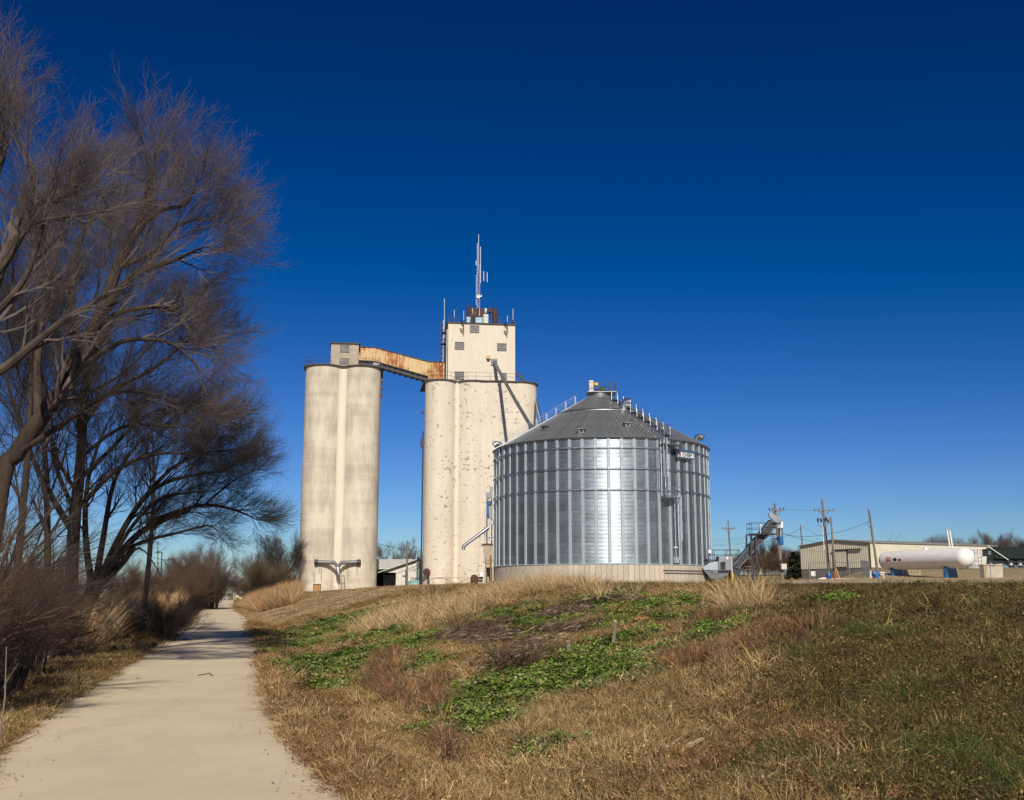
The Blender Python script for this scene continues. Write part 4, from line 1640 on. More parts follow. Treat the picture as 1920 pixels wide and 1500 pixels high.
m.beam(fr(1384, 1066, .45), fr(1458, 985, .45), .1).beam(fr(1375, 1060, .45), fr(1447, 974, .45), .1)
m.build('trough_ribs', M['steel_mid'], t)
m = MB().side(frs([(1369, 1052), (1391, 1052), (1393, 1072), (1380, 1086), (1372, 1078)])[::-1], .6, 1.9)
m.build('boot_section', M['steel_dark'], t)
hp = frs([(1442, 967), (1443, 962), (1447, 961), (1463, 971), (1466, 978), (1459, 981), (1451, 977)])
MB().side(hp[::-1], .1, .5).build('drive_guard', M['steel_grey'], t)
MB().side(frs([(1457, 975), (1467, 974), (1466, 990), (1456, 989)])[::-1], .4, 1.6).build('head_box', M['steel_grey'], t)
MB().side(frs([(1466.2, 978), (1470, 978), (1470, 989), (1466.2, 989.5)])[::-1], .5, 1.3).build('inspection_box', M['white'], t)
MB().tube([fr(1463.5, 989, .9), fr(1463.5, 1007, .9)], .24, 10).build('drop_spout', M['steel_grey'], t, smooth=True)
MB().tube([fr(1463.5, 1006, .9), fr(1463.8, 1014, .9), fr(1464.5, 1022, .9)], [.28, .30, .26], 10).build('blue_sock', M['blue'], t, smooth=True)
t = thing('conveyor_tower', 'open steel tower with a railed platform holding up the sloping conveyor', 'tower', FR.o)
zt_ = fr(1410, 1000).z
xa, xb = fr(1409, 1000).x, fr(1457, 1000).x
MB().box(xa, -.2, zt_ - .12, xb, 2.2, zt_).build('deck', M['steel_dark'], t)
m = MB()
railing(m, [(xb, -.2, zt_), (xa, -.2, zt_), (xa, 2.2, zt_), (xb, 2.2, zt_)], 1.15, 2, .035, 1.2)
m.build('handrail', M['steel_blue'], t)
m = MB()
xl, xr = fr(1409, 1050).x, fr(1419, 1050).x
for (x, y) in ((xl, -.1), (xr, -.1), (xl, 2.1), (xr, 2.1)):
    m.beam((x, y, -.6), (x, y, zt_), .12)
for zz in (1.4, 3.0, 4.4):
    m.beam((xl, -.1, zz), (xr, -.1, zz), .07).beam((xl, 2.1, zz), (xr, 2.1, zz), .07)
m.beam((xl, -.1, .4), (xr, -.1, 3.0), .05).beam((xr, -.1, .4), (xl, -.1, 3.0), .05)
m.build('tower_leg', M['steel_dark'], t)
MB().lathe([(0, -.12), (.14, -.05), (.14, .08), (0, .12)], 10, fr(1426, 985.5, -.3)).beam(fr(1426, 985.5, -.3), fr(1426, 1000, -.2), .05).build('floodlight', M['white'], t)
t = thing('bollard', 'yellow bollard with a tall pale stake beside the foot of the metal bin', 'bollard', (0, 0, 0))
q = P(1374, 1093, 108)
g = tz(q.x, 108)
MB().tube([(q.x, 108, g - .2), (q.x, 108, g + 1.0)], .11, 12).lathe([(.11, 0), (.07, .06), (0, .08)], 12, (q.x, 108, g + 1.0)).build('post', M['yellow'], t, smooth=True)
MB().beam((q.x - .02, 108.15, g - .1), (P(1372.5, 1043, 108).x, 108.15, P(1372, 1043, 108).z), .07).build('marker_stake', M['white_old'], t)


# ================================================================== white building, pole and tank seen between the silos
FW = Frame(-24.0, 174.0, 2.3)


def fw(px, py, v=0.0):
    u, z = FW.hit(px, py, v)
    return Vector((u, v, z))


t = thing('white_building', 'low white metal building with a dark open bay, seen between the two groups of silos', 'building', FW.o)
u0, u1 = fw(690, 1080, 6).x, fw(800, 1080, 6).x
zt_ = fw(720, 1066.5, 6).z
zr_ = fw(720, 1049.5, 12).z
MB().box(u0, 6, -.5, u1, 18, zt_).build('wall', M['white_old'], t)
MB().v
m = MB()
m.v = [(u0 - .3, 5.7, zt_ - .03), (u1 + .3, 5.7, zt_ - .03), (u1 + .3, 12, zr_), (u0 - .3, 12, zr_), (u0 - .3, 5.7, zt_ + .07), (u1 + .3, 5.7, zt_ + .07), (u1 + .3, 12, zr_ + .1), (u0 - .3, 12, zr_ + .1), (u0 - .3, 18.3, zt_ + .05), (u1 + .3, 18.3, zt_ + .05)]
m.f = [(0, 1, 2, 3), (4, 7, 6, 5), (0, 4, 5, 1), (3, 7, 4, 0), (1, 5, 6, 2), (7, 8, 9, 6)]
x = u0 + .3
while x < u1:
    m.beam((x, 5.75, zt_ + .09), (x, 12, zr_ + .12), .06, .05)
    x += .9
m.build('roof', M['roofwhite'], t)
# front wing: monopitch gable rising to the right
a, b_ = fw(700, 1076, 0), fw(776, 1050.5, 0)
c1 = fw(742.5, 1073, 0)
c2 = fw(790, 1070, 0)
g = -.6
slope = (b_.z - a.z) / (b_.x - a.x)
top = lambda x: a.z + (x - a.x) * slope
m = MB()
m.side([(c1.x, g), (c2.x, g), (c2.x, top(b_.x) - .1), (b_.x, top(b_.x) - .1), (c1.x, top(c1.x) - .15)], 0, .15)
m.side([(a.x - 1.5, c1.z - .05), (c1.x, c1.z - .05), (c1.x, top(c1.x) - .15), (a.x - 1.5, top(a.x - 1.5) - .1)], 0, .15)
m.build('front_wall', M['white_old'], t)
m = MB()
m.side([(a.x - 1.8, top(a.x - 1.8) - .1), (b_.x + .5, top(b_.x + .5) - .1), (b_.x + .5, top(b_.x + .5) + .02), (a.x - 1.8, top(a.x - 1.8) + .02)], -.5, 6.2)
m.build('wing_roof', M['roofwhite'], t)
MB().side([(a.x - 1.8, top(a.x - 1.8) - .25), (b_.x + .5, top(b_.x + .5) - .2), (b_.x + .5, top(b_.x + .5) - .1), (a.x - 1.8, top(a.x - 1.8) - .1)], -.52, -.45).build('fascia', M['steel_dark'], t)
MB().box(a.x - 1.5, 5.5, g, c1.x, 5.7, c1.z).box(a.x - 1.5, .2, g + .4, a.x - 1.3, 5.5, c1.z).build('bay_back', M['pane_dark'], t)
q0, q1 = fw(719, 1078, 3), fw(741, 1101, 3)
dd = MB()
x = q0.x
while x < q1.x - .1:
    dd.box(x, 3, g + .4, x + .38, 3.08, q0.z)
    x += .40
dd.build('bay_door', M['steel_mid'], t)
MB().lathe([(0, .5), (.35, .45), (.55, .15), (.5, 0), (.2, -.1), (.2, -.8)], 16, fw(780.5, 1050, 8)).build('roof_ventilator', M['galv_bright'], t, smooth=True)
MB().beam(fw(741, 1076, -.05), fw(786, 1059, -.05), .05).beam(fw(770, 1070, -.05), fw(786, 1064, -.05), .05).build('wall_trim', M['frame'], t)
t = thing('storage_tank', 'round pale teal storage tank beside the foot of the cream elevator', 'tank', (0, 0, 0))
q = P(777, 1102, 158)
g = 2.2
hh = P(777, 1087.5, 158).z - g
rr_ = 27 / 2000 * 158 / 2
MB().lathe([(rr_ * .97, 0), (rr_, .15), (rr_, hh * .72), (rr_ * .93, hh * .82), (rr_ * .5, hh * .95), (.2, hh), (0, hh)], 32, (q.x, 158, g)).build('tank_body', M['teal'], t, smooth=True)
MB().lathe([(rr_ + .02, 0), (rr_ + .05, .04), (rr_ + .02, .08)], 32, (q.x, 158, g + hh * .7)).build('tank_band', M['teal'], t)
m = MB()
for px_ in (770, 775, 779, 783):
    m.tube([P(px_, 1090, 158.4), P(px_ + 1, 1084, 158.4), P(px_ + 3, 1082, 158.4), P(px_ + 4, 1086, 158.4)], .05, 5)
m.box(P(774, 0, 158.4).x, 158.3, P(0, 1081.5, 158.4).z, P(779, 0, 158.4).x, 158.6, P(0, 1079, 158.4).z)
m.build('fill_pipes', M['steel_dark'], t)
t = thing('green_cabinet', 'tall dark green cabinet between the teal tank and the cream elevator', 'cabinet', (0, 0, 0))
q0, q1 = P(783.5, 1064, 160), P(788, 1100, 160)
m = MB().box(q0.x, 160, 2.2, q1.x, 160.8, q0.z)
m.build('case', simple('dark_green_cabinet', (.03, .075, .065), (.02, .05, .045), .5, 0, 2), t)
MB().box(q0.x + .08, 159.96, 2.5, q1.x - .06, 159.997, q0.z - .15).build('door', M['teal'], t)


# ================================================================== utility poles and wires
def pole(px0, y0, px1, y1, Y, r, lab, arm=None, arm_y=None, base=True):
    a, c = P(px0, y0, Y), P(px1, y1, Y)
    if base:
        g = tz(c.x, Y)
        d = (c - a)
        if c.z > g:
            c = a + d * ((a.z - g + .3) / (a.z - c.z))
    t = thing('utility_pole', lab, 'utility pole', c)
    MB().tube([Vector((0, 0, 0)), (a - c) * .5, a - c], [r * 1.25, r * 1.05, r * .8], 10).build('shaft', M['wood'], t, smooth=True)
    if arm:
        l, rr = P(arm[0], arm_y, Y) - c, P(arm[1], arm_y + (arm[2] if len(arm) > 2 else 0), Y) - c
        o = MB().beam(l + Vector((0, -.2, 0)), rr + Vector((0, -.2, 0)), .12, .14).build('cross_arm', M['wood'], t)
        for f in (.03, .25, .75, .97):
            q = l + (rr - l) * f + Vector((0, -.2, .08))
            MB().lathe([(.04, 0), (.07, .06), (.05, .12), (.08, .18), (0, .26)], 8, q).build('insulator', M['steel_dark'], o)
        mid = (l + rr) / 2
        m = MB()
        for f in (.25, .75):
            m.beam(l + (rr - l) * f + Vector((0, -.2, -.05)), mid + Vector((0, -.12, -.9)), .05)
        m.build('arm_brace', M['steel_dark'], t)
    return t, a, c


pole(763.5, 1014, 763, 1103, 168, .14, 'bare utility pole in front of the white building between the silos')
t1, a1, c1_ = pole(1365.2, 976, 1370.5, 1060, 190, .15, 'distant utility pole with a cross arm just right of the metal bin', (1353, 1378.5), 991.5)
t2, a2, c2_ = pole(1452.5, 944, 1468, 1096, 124, .16, 'leaning utility pole behind the conveyor head', (1441, 1469.5, -.5), 957.5)
t3, a3, c3_ = pole(1541.5, 936, 1556, 1090, 150, .19, 'tallest utility pole with a wide cross arm in front of the cream warehouse', (1525, 1563.5, .3), 957.5)
t4, a4, c4_ = pole(1557.5, 969, 1567.5, 1088, 148, .14, 'short bare utility pole just right of the tallest pole')
t5, a5, c5_ = pole(1628.8, 954, 1646, 1075, 158, .17, 'leaning bare utility pole at the left end of the white tank')
t6, a6, c6_ = pole(1501, 985, 1505, 1030, 215, .16, 'distant short pole standing behind the warehouse roof')
# dark gear on poles
m = MB()
for px_, py_, Yr in ((1458, 1008, 123.7), (1455.5, 1010, 123.7)):
    q = P(px_, py_, Yr) - c2_
    m.lathe([(0, -.12), (.12, -.1), (.12, .1), (0, .12)], 8, q)
q = P(1465, 1051.5, 123.7) - c2_
m.box(q.x - .12, q.y - .1, q.z - .15, q.x + .12, q.y + .05, q.z + .15)
m.build('pole_gear', M['steel_dark'], t2)
q = P(1469.5, 1062, 123.5) - c2_
MB().box(q.x - .3, q.y - .15, q.z - .32, q.x + .3, q.y + .1, q.z + .3).build('meter_box', M['white_old'], t2)
m = MB()
for px_, py_ in ((1533.5, 975), (1539.5, 975.5), (1549, 973), (1553, 977)):
    q = P(px_, py_, 149.6) - c3_
    m.lathe([(.03, -.3), (.13, -.25), (.13, .2), (.04, .3)], 8, q)
    m.beam(q + Vector((0, 0, .1)), P(1543.5, py_ + 1, 149.8) - c3_, .04)
for px_ in (1535, 1551):
    m.tube([P(px_, 978, 149.6) - c3_, P(px_ - 1, 985, 149.6) - c3_, P(1541 if px_ < 1543 else 1547, 989, 149.6) - c3_, P(1544.5, 984, 149.7) - c3_], .03, 4)
m.build('fuse_cutout', M['steel_dark'], t3)
MB().tube([P(1543, 986, 149.7) - c3_, P(1544, 1012, 149.7) - c3_, P(1545.5, 1030, 149.7) - c3_], .05, 5).build('riser_pipe', M['white'], t3)
m = MB()
q = P(1553.5, 1078, 149.6) - c3_
m.box(q.x - .15, q.y - .1, q.z - .5, q.x + .15, q.y + .1, q.z + .2)
m.build('switch_box', M['steel_dark'], t3)
g5 = P(1629.5, 979, 157.8) - c5_
MB().tube([g5 + Vector((0, 0, .2)), g5 + Vector((-.3, 0, -.3)), g5 + Vector((.1, 0, -.8)), g5 + Vector((.45, 0, -.7))], .03, 4).build('wire_loop', M['cable'], t5)


def wire(pts, lab, sag=0, r=.02):
    """pts: (px, py, Y)"""
    V_ = [P(*p) for p in pts]
    if len(V_) == 2:
        a, b = V_
        V_ = [a + (b - a) * f - Vector((0, 0, sag * 4 * f * (1 - f))) for f in np.linspace(0, 1, 9)]
    o = MB().tube(V_, r, 4).build('power_line', M['cable'])
    return tag(o, lab, 'cable')


wire([(1466, 1001, 124), (1490, 1005, 130), (1515, 1006.5, 137), (1545, 1003, 149.5), (1585, 995, 153), (1611, 985, 156), (1629.5, 978, 158)], 'long sagging black power line from the conveyor head to the leaning pole by the tank', r=.03)
wire([(1468, 1001, 124), (1500, 1010, 140), (1545, 1019, 165)], 'black service line dropping from the conveyor head towards the warehouse roof', r=.022)
wire([(1500, 991, 215), (1485, 1000, 200), (1468, 1009, 190)], 'faint guy wire left of the short pole behind the warehouse', r=.03)
wire([(1504, 987, 215), (1515, 993, 200), (1532, 1003, 190)], 'faint guy wire right of the short pole behind the warehouse', r=.02)
wire([(1469, 955, 124), (1500, 956.5, 136), (1526, 957.5, 150)], 'thin line between the two cross arms', r=.015)
for k, (y0, y1) in enumerate(((1012, 1005), (1016, 1009), (1020.5, 1014), (1023, 1018))):
    wire([(1336, y0, 185), (1366, y0 - .5, 190), (1405, y1, 165), (1456, y1 - 4, 125)], ['topmost', 'second', 'third', 'lowest'][k] + ' of the four power lines between the bin and the conveyor tower', r=.022)
wire([(702, 1017, 168), (725, 1024, 170), (763, 1031, 172), (792, 1036, 172)], 'black power line crossing the gap between the silos', r=.035)
wire([(763.5, 1017, 172), (775, 1025, 170), (792, 1034, 168)], 'thin line running from the bare pole to the cream elevator', r=.025)

# ================================================================== warehouse
gd = Vector((7.5, -15.0))
AW = math.atan2(gd.y, gd.x)
FH = Frame(52.2, 195.0, 3.6, AW)
GW = gd.length
wh = thing('warehouse', 'long cream ribbed metal warehouse with a sliding door in its end wall', 'warehouse', FH.o, AW)
zs0, zs1, zap = 5.8 - 3.6, 9.9 - 3.6, 10.65 - 3.6
topw = lambda u: zs1 + (zap - zs1) * (1 - abs(u - GW / 2) / (GW / 2))
MB().box(.05, .05, -1, GW - .05, 30.6, zs0).build('foundation', M['foundation'], wh)
m = MB()
m.v = [(0, 0, zs0), (GW, 0, zs0), (GW, 0, zs1), (GW / 2, 0, zap), (0, 0, zs1), (0, .1, zs0), (GW, .1, zs0), (GW, .1, zs1), (GW / 2, .1, zap), (0, .1, zs1)]
m.f = [(0, 1, 2, 3, 4), (9, 8, 7, 6, 5), (0, 5, 6, 1)]
u = .15
du_, dv_ = 11.2, 15.6
while u < GW:
    tp = topw(u) - .05
    m.box(u, -.045, zs0 + .02, u + .17, -.001, tp)
    u += .47
m.build('end_wall', M['siding_brightened'], wh)
m = MB()
for k in range(3):
    pass
xd0, _ = FH.hit(1563.5, 1040)
xd1, _ = FH.hit(1587, 1040)
zd0 = zs0 + .25
zd1 = FH.hit(1575, 1032.5)[1]
m = MB()
x = xd0
while x < xd1 - .1:
    m.box(x, -.2, zd0, x + .3, -.12, zd1)
    x += .47
m.box(xd0, -.14, zd0, xd1, -.10, zd1)
o = m.build('sliding_door', M['siding_brightened'], wh)
xe1 = FH.hit(1616, 1030)[0]
MB().box(xd0 - .1, -.3, zd1, xe1, -.12, zd1 + .2).build('door_track', M['steel_dark'], wh)
MB().box(xd1, -.16, zd0 - .1, xd1 + .35, -.11, zd1).box(xd0, -.2, zd0 - .15, xd1, -.1, zd0 - .02).build('door_gap', M['pane_dark'], wh)
MB().box(GW, .02, zs0, GW + .08, 30.6, zs1).build('side_wall', M['siding'], wh)
m = MB()
v = .2
while v < 30.5:
    m.box(GW + .081, v, zs0, GW + .11, v + .08, zs1 - .02)
    v += .9
m.build('side_rib', M['siding'], wh)
m = MB()
for s_, (ua, za, ub, zb) in enumerate(((-.25, zs1 - .02, GW / 2, zap + .02), (GW / 2, zap + .02, GW + .3, zs1 - .02))):
    m.v += [(ua, -.3, za), (ub, -.3, zb), (ub, 30.9, zb), (ua, 30.9, za), (ua, -.3, za + .14), (ub, -.3, zb + .14), (ub, 30.9, zb + .14), (ua, 30.9, za + .14)]
    b0 = s_ * 8
    m.f += [(b0, b0 + 1, b0 + 2, b0 + 3), (b0 + 4, b0 + 7, b0 + 6, b0 + 5), (b0, b0 + 4, b0 + 5, b0 + 1), (b0 + 3, b0 + 2, b0 + 6, b0 + 7), (b0, b0 + 3, b0 + 7, b0 + 4), (b0 + 1, b0 + 5, b0 + 6, b0 + 2)]
m.build('roof', M['frame'], wh)
MB().box(GW + .09, -.1, zs0 - 1.5, GW + .2, .12, zs1).build('corner_downpipe', M['brown'], wh)

# ================================================================== propane tank
A_ = Vector((54.9, 160, 0))
B_ = Vector((61.4, 144, 0))
zt0 = 1.6 + (1112 - 1047.5) / 2000 * 145
ax = (B_ - A_)
L = ax.length
AT = math.atan2(ax.y, ax.x)
mid = (A_ + B_) / 2
tank = thing('propane_tank', 'long white propane tank lying on blue saddles', 'tank', (mid.x, mid.y, 3.5), AT)
rT = 1.36
zc = zt0 - 3.5
prof = [(0.001, -L / 2)]
for a in np.linspace(.12, PI / 2, 9):
    prof.append((rT * math.sin(a), -L / 2 + rT * .95 * (1 - math.cos(a))))
prof2 = [(r, -z) for r, z in prof[::-1]]
MB().lathe(prof + prof2, 48, (0, 0, zc), 'X').build('tank_body', M['white'], tank, smooth=True)
for x in (-L * .33, L * .27):
    m = MB()
    pts = [(-1.15, -.6), (1.15, -.6), (.95, zc - .75)]
    arcp = [(rT * 1.0 * math.sin(a), zc - rT * math.cos(a)) for a in np.linspace(.72, -.72, 9)]
    poly = [(-1.15, -.6), (1.15, -.6)] + arcp
    b0 = 0
    n = len(poly)
    m.v = [(x - .25, p[0], p[1]) for p in poly] + [(x + .25, p[0], p[1]) for p in poly]
    m.f = [tuple(range(n))[::-1], tuple(range(n, 2 * n))] + [(i, (i + 1) % n, n + (i + 1) % n, n + i) for i in range(n)]
    m.build('saddle', M['blue'], tank)
MB().lathe([(0, .35), (.3, .33), (.34, .2), (.34, 0)], 12, (0.4, 0, zc + rT - .05)).build('relief_valve_dome', M['white'], tank)
ang = -.25


def decal(x, w_, z, h_, mat, name='decal', rot=0):
    m = MB()
    for i in range(5):
        a = -PI / 2 + 0
        zz = z - h_ / 2 + h_ * i / 4
        yy = -math.sqrt(max((rT + .012) ** 2 - zz * zz, 0))
        if rot:
            ww = w_ * (1 - abs(i - 2) / 2)
        else:
            ww = w_
        m.v += [(x - ww / 2, yy, zc + zz), (x + ww / 2, yy, zc + zz)]
    for i in range(4):
        m.f.append((2 * i, 2 * i + 1, 2 * i + 3, 2 * i + 2))
    return m.build(name, mat, tank)


decal(-L * .335, 1.0, .12, .62, M['red'], 'warning_panel')
for k in range(3):
    dz = .12 + .2 - k * .2
    q = decal(-L * .335, .84, dz, .05, M['white'], 'warning_line')
    for v in q.data.vertices:
        v.co.y -= .01
decal(-L * .255, .95, .08, .62, M['ink'], 'hazard_diamond', 1)
decal(-L * .20, .75, .02, .5, M['red'], 'hazard_diamond', 1)
# drain pipes under the tank
MB().tube([(-1.2, -.2, zc - rT + .05), (-1.2, -.2, zc - rT - .5), (-2.2, -.6, zc - rT - .5)], .06, 6).build('liquid_pipe', M['white'], tank)

FP = Frame(45.0, 143.0, 3.3)


def fp_(px, py, v=0.0):
    u, z = FP.hit(px, py, v)
    return Vector((u, v, z))


t = thing('pump_manifold', 'white pipe rack with a blue pump left of the propane tank', 'pump', FP.o)
m = MB()
m.tube([fp_(1534, 1092), fp_(1534, 1086), fp_(1600, 1086), fp_(1650, 1085.5)], .10, 8)
m.tube([fp_(1632.5, 1086), fp_(1632.5, 1071), fp_(1640, 1071), fp_(1640, 1086)], .09, 8)
m.tube([fp_(1540, 1093), fp_(1540, 1084), fp_(1548, 1084)], .09, 8)
m.tube([fp_(1636, 1073), fp_(1660, 1074)], .08, 8)
m.tube([fp_(1648, 1077), fp_(1657, 1077), fp_(1657, 1085)], .09, 8)
m.tube([fp_(1600, 1086), fp_(1600, 1091)], .06, 6)
m.build('white_pipe', M['white'], t, smooth=True)
a, c = fp_(1638.5, 1077), fp_(1647, 1085)
MB().box(a.x, -.4, c.z, c.x, .4, a.z).lathe([(0, -.5), (.3, -.5), (.3, .5), (0, .5)], 12, ((a.x + c.x) / 2, 0, a.z + .1), 'X').build('pump_body', M['blue'], t)
t = thing('blue_drum', 'small blue drum under the white pipe near the warehouse', 'drum', (0, 0, 0))
q = P(1554.5, 1091, 140)
g = tz(q.x, 140)
MB().lathe([(.0, .75), (.26, .75), (.28, .7), (.28, .4), (.295, .38), (.28, .36), (.28, 0)], 16, (q.x, 140, g)).build('barrel', M['blue'], t, smooth=True)
MB().lathe([(0, .8), (.08, .8), (.08, .75)], 8, (q.x, 140, g)).build('cap', M['white'], t)
t = thing('fire_extinguisher', 'red fire extinguisher on a wooden post in front of the warehouse', 'fire extinguisher', (0, 0, 0))
q = P(1564.3, 1080, 141)
MB().lathe([(0, .75), (.05, .74), (.06, .62), (.13, .55), (.13, 0), (0, -.02)], 12, (q.x, 140.8, q.z - .35)).build('cylinder', M['red'], t, smooth=True)
MB().box(q.x - .12, 140.75, q.z - .05, q.x + .12, 140.86, q.z + .08).build('instruction_label', M['white'], t)
MB().beam((q.x, 141.05, tz(q.x, 141) - .2), (q.x, 141.05, q.z + .6), .1).build('post', M['wood'], t)
t = thing('electric_meter', 'white box on a post inside the chain link fence, left of the tallest pole', 'meter box', (0, 0, 0))
q = P(1524, 1075.5, 150)
MB().box(q.x - .3, 149.8, q.z - .35, q.x + .3, 150.1, q.z + .3).build('box', M['white'], t)
MB().box(q.x - .24, 149.77, q.z - .29, q.x + .24, 149.797, q.z + .24).build('lid', M['white_old'], t)
MB().beam((q.x + .2, 150.15, tz(q.x, 150) - .2), (q.x + .2, 150.15, q.z + .2), .12).build('post', M['steel_grey'], t)
t = thing('guy_guard', 'yellow slanting guy wire guard beside the red fire extinguisher', 'guy wire', (0, 0, 0))
MB().tube([P(1567.5, 1066, 141), P(1574, 1084, 141)], .06, 6).build('guard', M['yellow'], t)
MB().tube([P(1558, 1005, 147), P(1567.5, 1066, 141)], .012, 4).build('wire', M['cable'], t)
# white vent pipes behind the tank
for px_, y0, lab in ((1776.5, 993, 'left one of the two white vent stacks rising behind the propane tank'), (1781.5, 993.5, 'right one of the two white vent stacks rising behind the propane tank')):
    t = thing('vent_stack', lab, 'pipe', (0, 0, 0), group='white vent stacks behind the tank')
    a = P(px_ - 1, y0, 168)
    g = tz(a.x, 168)
    MB().tube([(a.x + .6, 168, g - .2), (a.x, 168, a.z)], .13, 10).build('pipe', M['white'], t, smooth=True)
    MB().lathe([(.16, -.2), (.18, 0), (0, .06)], 10, a).build('rain_cap', M['white_old'], t)
# concrete saddle on the right
t = thing('concrete_saddle', 'empty concrete saddle with a scooped top, right of the propane tank', 'saddle', (0, 0, 0))
F5 = Frame(63, 142, 3.3, math.radians(14))
pts = []
for px_, py_ in ((1847, 1084), (1844, 1058), (1852.5, 1058)):
    pts.append(F5.hit(px_, py_))
for f in np.linspace(0, 1, 7):
    x_ = 1853 + f * 17
    pts.append(F5.hit(x_, 1057.5 + 6 * math.sin(PI * f)))
pts += [F5.hit(1880, 1057), F5.hit(1880, 1080)]
t.location = F5.o
t.rotation_euler.z = F5.al
pts[0] = (pts[0][0], -.6)
pts[-1] = (pts[-1][0], -.6)
MB().side(pts[::-1], 0, .9).build('scooped_block', M['binconc'], t)
MB().side([(pts[0][0] + .004, -.6), (pts[1][0] + .6, pts[1][1]), (pts[1][0] + .1, pts[1][1] - .02)], -.02, -.005).build('chamfer', M['stone'], t)
# block under the tank
t = thing('concrete_block', 'pale concrete block lying on the ground under the propane tank', 'concrete block', (0, 0, 0))
a, c = P(1698, 1068.5, 158), P(1727, 1081, 158)
MB().box(a.x, 158, c.z - .3, c.x, 159, a.z).build('block', M['stone'], t)
MB().box(a.x + .2, 157.98, a.z - .2, c.x - .2, 157.997, a.z - .14).build('form_joint', M['foundation'], t)

# ---------------------------------------------------------------- shipping container, truck
F6 = Frame(76.0, 172.0, 5.3, math.radians(6))


def f6(px, py, v=0.0):
    u, z = F6.hit(px, py, v)
    return Vector((u, v, z))


t = thing('shipping_container', 'faded white container with ribbed doors behind the right end of the tank', 'container', F6.o, F6.al)
a, c = f6(1803, 1027), f6(1844, 1064)
xm = f6(1817.5, 1040).x
MB().box(a.x, .05, c.z, c.x, 6, a.z).build('container_body', M['white_old'], t)
for i in range(2):
    x0 = xm + (c.x - xm) * i / 2 + .05
    x1 = xm + (c.x - xm) * (i + 1) / 2 - .03
    dr = MB().box(x0, -.02, c.z + .15, x1, .045, a.z - .12).build('door', M['white_old'], t)
    m = MB()
    for f in (.25, .75):
        xx = x0 + (x1 - x0) * f
        m.tube([(xx, -.07, c.z + .2), (xx, -.07, a.z - .15)], .03, 5)
    for k in range(5):
        zz = c.z + .4 + (a.z - c.z - .8) * k / 4
        m.box(x0 + .05, -.035, zz, x1 - .05, -.021, zz + .06)
    m.build('lock_rod', M['steel_grey'], dr)
m = MB()
x = a.x + .1
while x < xm - .2:
    m.box(x, 0, c.z + .1, x + .12, .049, a.z - .1)
    x += .26
m.build('corrugation', M['white_old'], t)
MB().box(xm - .6, -.03, a.z - 1.0, xm - .2, .045, a.z - .5).build('notice', M['white'], t)

F7 = Frame(77.0, 176.0, 5.4, math.radians(2))


def f7(px, py, v=0.0):
    u, z = F7.hit(px, py, v)
    return Vector((u, v, z))


t = thing('dump_truck', 'dark green dump truck parked at the right edge with a white front', 'truck', F7.o, F7.al)
a, c = f7(1862, 1026), f7(1950, 1046)
MB().box(a.x, 0, c.z - .1, c.x, 2.4, a.z).build('dump_body', M['truck'], t)
m = MB()
for k in range(14):
    x = a.x + .25 + k * .5
    m.box(x, -.08, c.z, x + .1, -.002, a.z - .12)
m.box(a.x - .05, -.1, a.z - .1, c.x, -.002, a.z + .06).box(a.x, -.1, c.z - .12, c.x, -.002, c.z + .06)
m.build('body_rib', M['truck'], t)
MB().side([(f7(1850, 1060).x, f7(1850, 1060).z), (f7(1864, 1060).x, f7(1864, 1060).z), (f7(1862, 1027.5).x, f7(1862, 1029).z), (f7(1852, 1030).x, f7(1852, 1029).z)], .1, 2.3).build('cab', M['truck'], t)
q0, q1 = f7(1852.5, 1033), f7(1859, 1040)
MB().box(q0.x, .05, q1.z, q1.x, .095, q0.z).build('cab_window', M['glass_old'], t)
MB().side([(f7(1840, 1060).x, f7(1840, 1060).z), (f7(1851, 1062).x, f7(1851, 1062).z), (f7(1851, 1043).x, f7(1851, 1043).z), (f7(1841, 1044).x, f7(1841, 1044).z)], .2, 2.2).build('hood', M['white_old'], t)
m = MB().beam(f7(1855, 1026, -.2), f7(1891, 1050, -.2), .1)
m.beam(f7(1855, 1026, -.2), f7(1853, 1022, -.2), .08)
m.build('tarp_arm', M['white'], t)
MB().box(f7(1850, 1050).x, .4, f7(1850, 1058).z, c.x, 2.0, c.z - .1).build('chassis', M['pane_dark'], t)
for px_ in (1858, 1896, 1913, 1932):
    q = f7(px_, 1057.5)
    ty_ = MB().lathe([(.32, -.06), (.5, -.06), (.62, .02), (.62, .3), (.5, .36), (.32, .36)], 24, (q.x, 0, q.z), 'Y').build('tyre', M['black'], t, smooth=True)
    MB().lathe([(0, .02), (.1, -.02), (.14, .06), (.28, .04), (.33, -.05)], 18, (q.x, 0, q.z), 'Y').build('rim', M['chrome'], ty_, smooth=True)


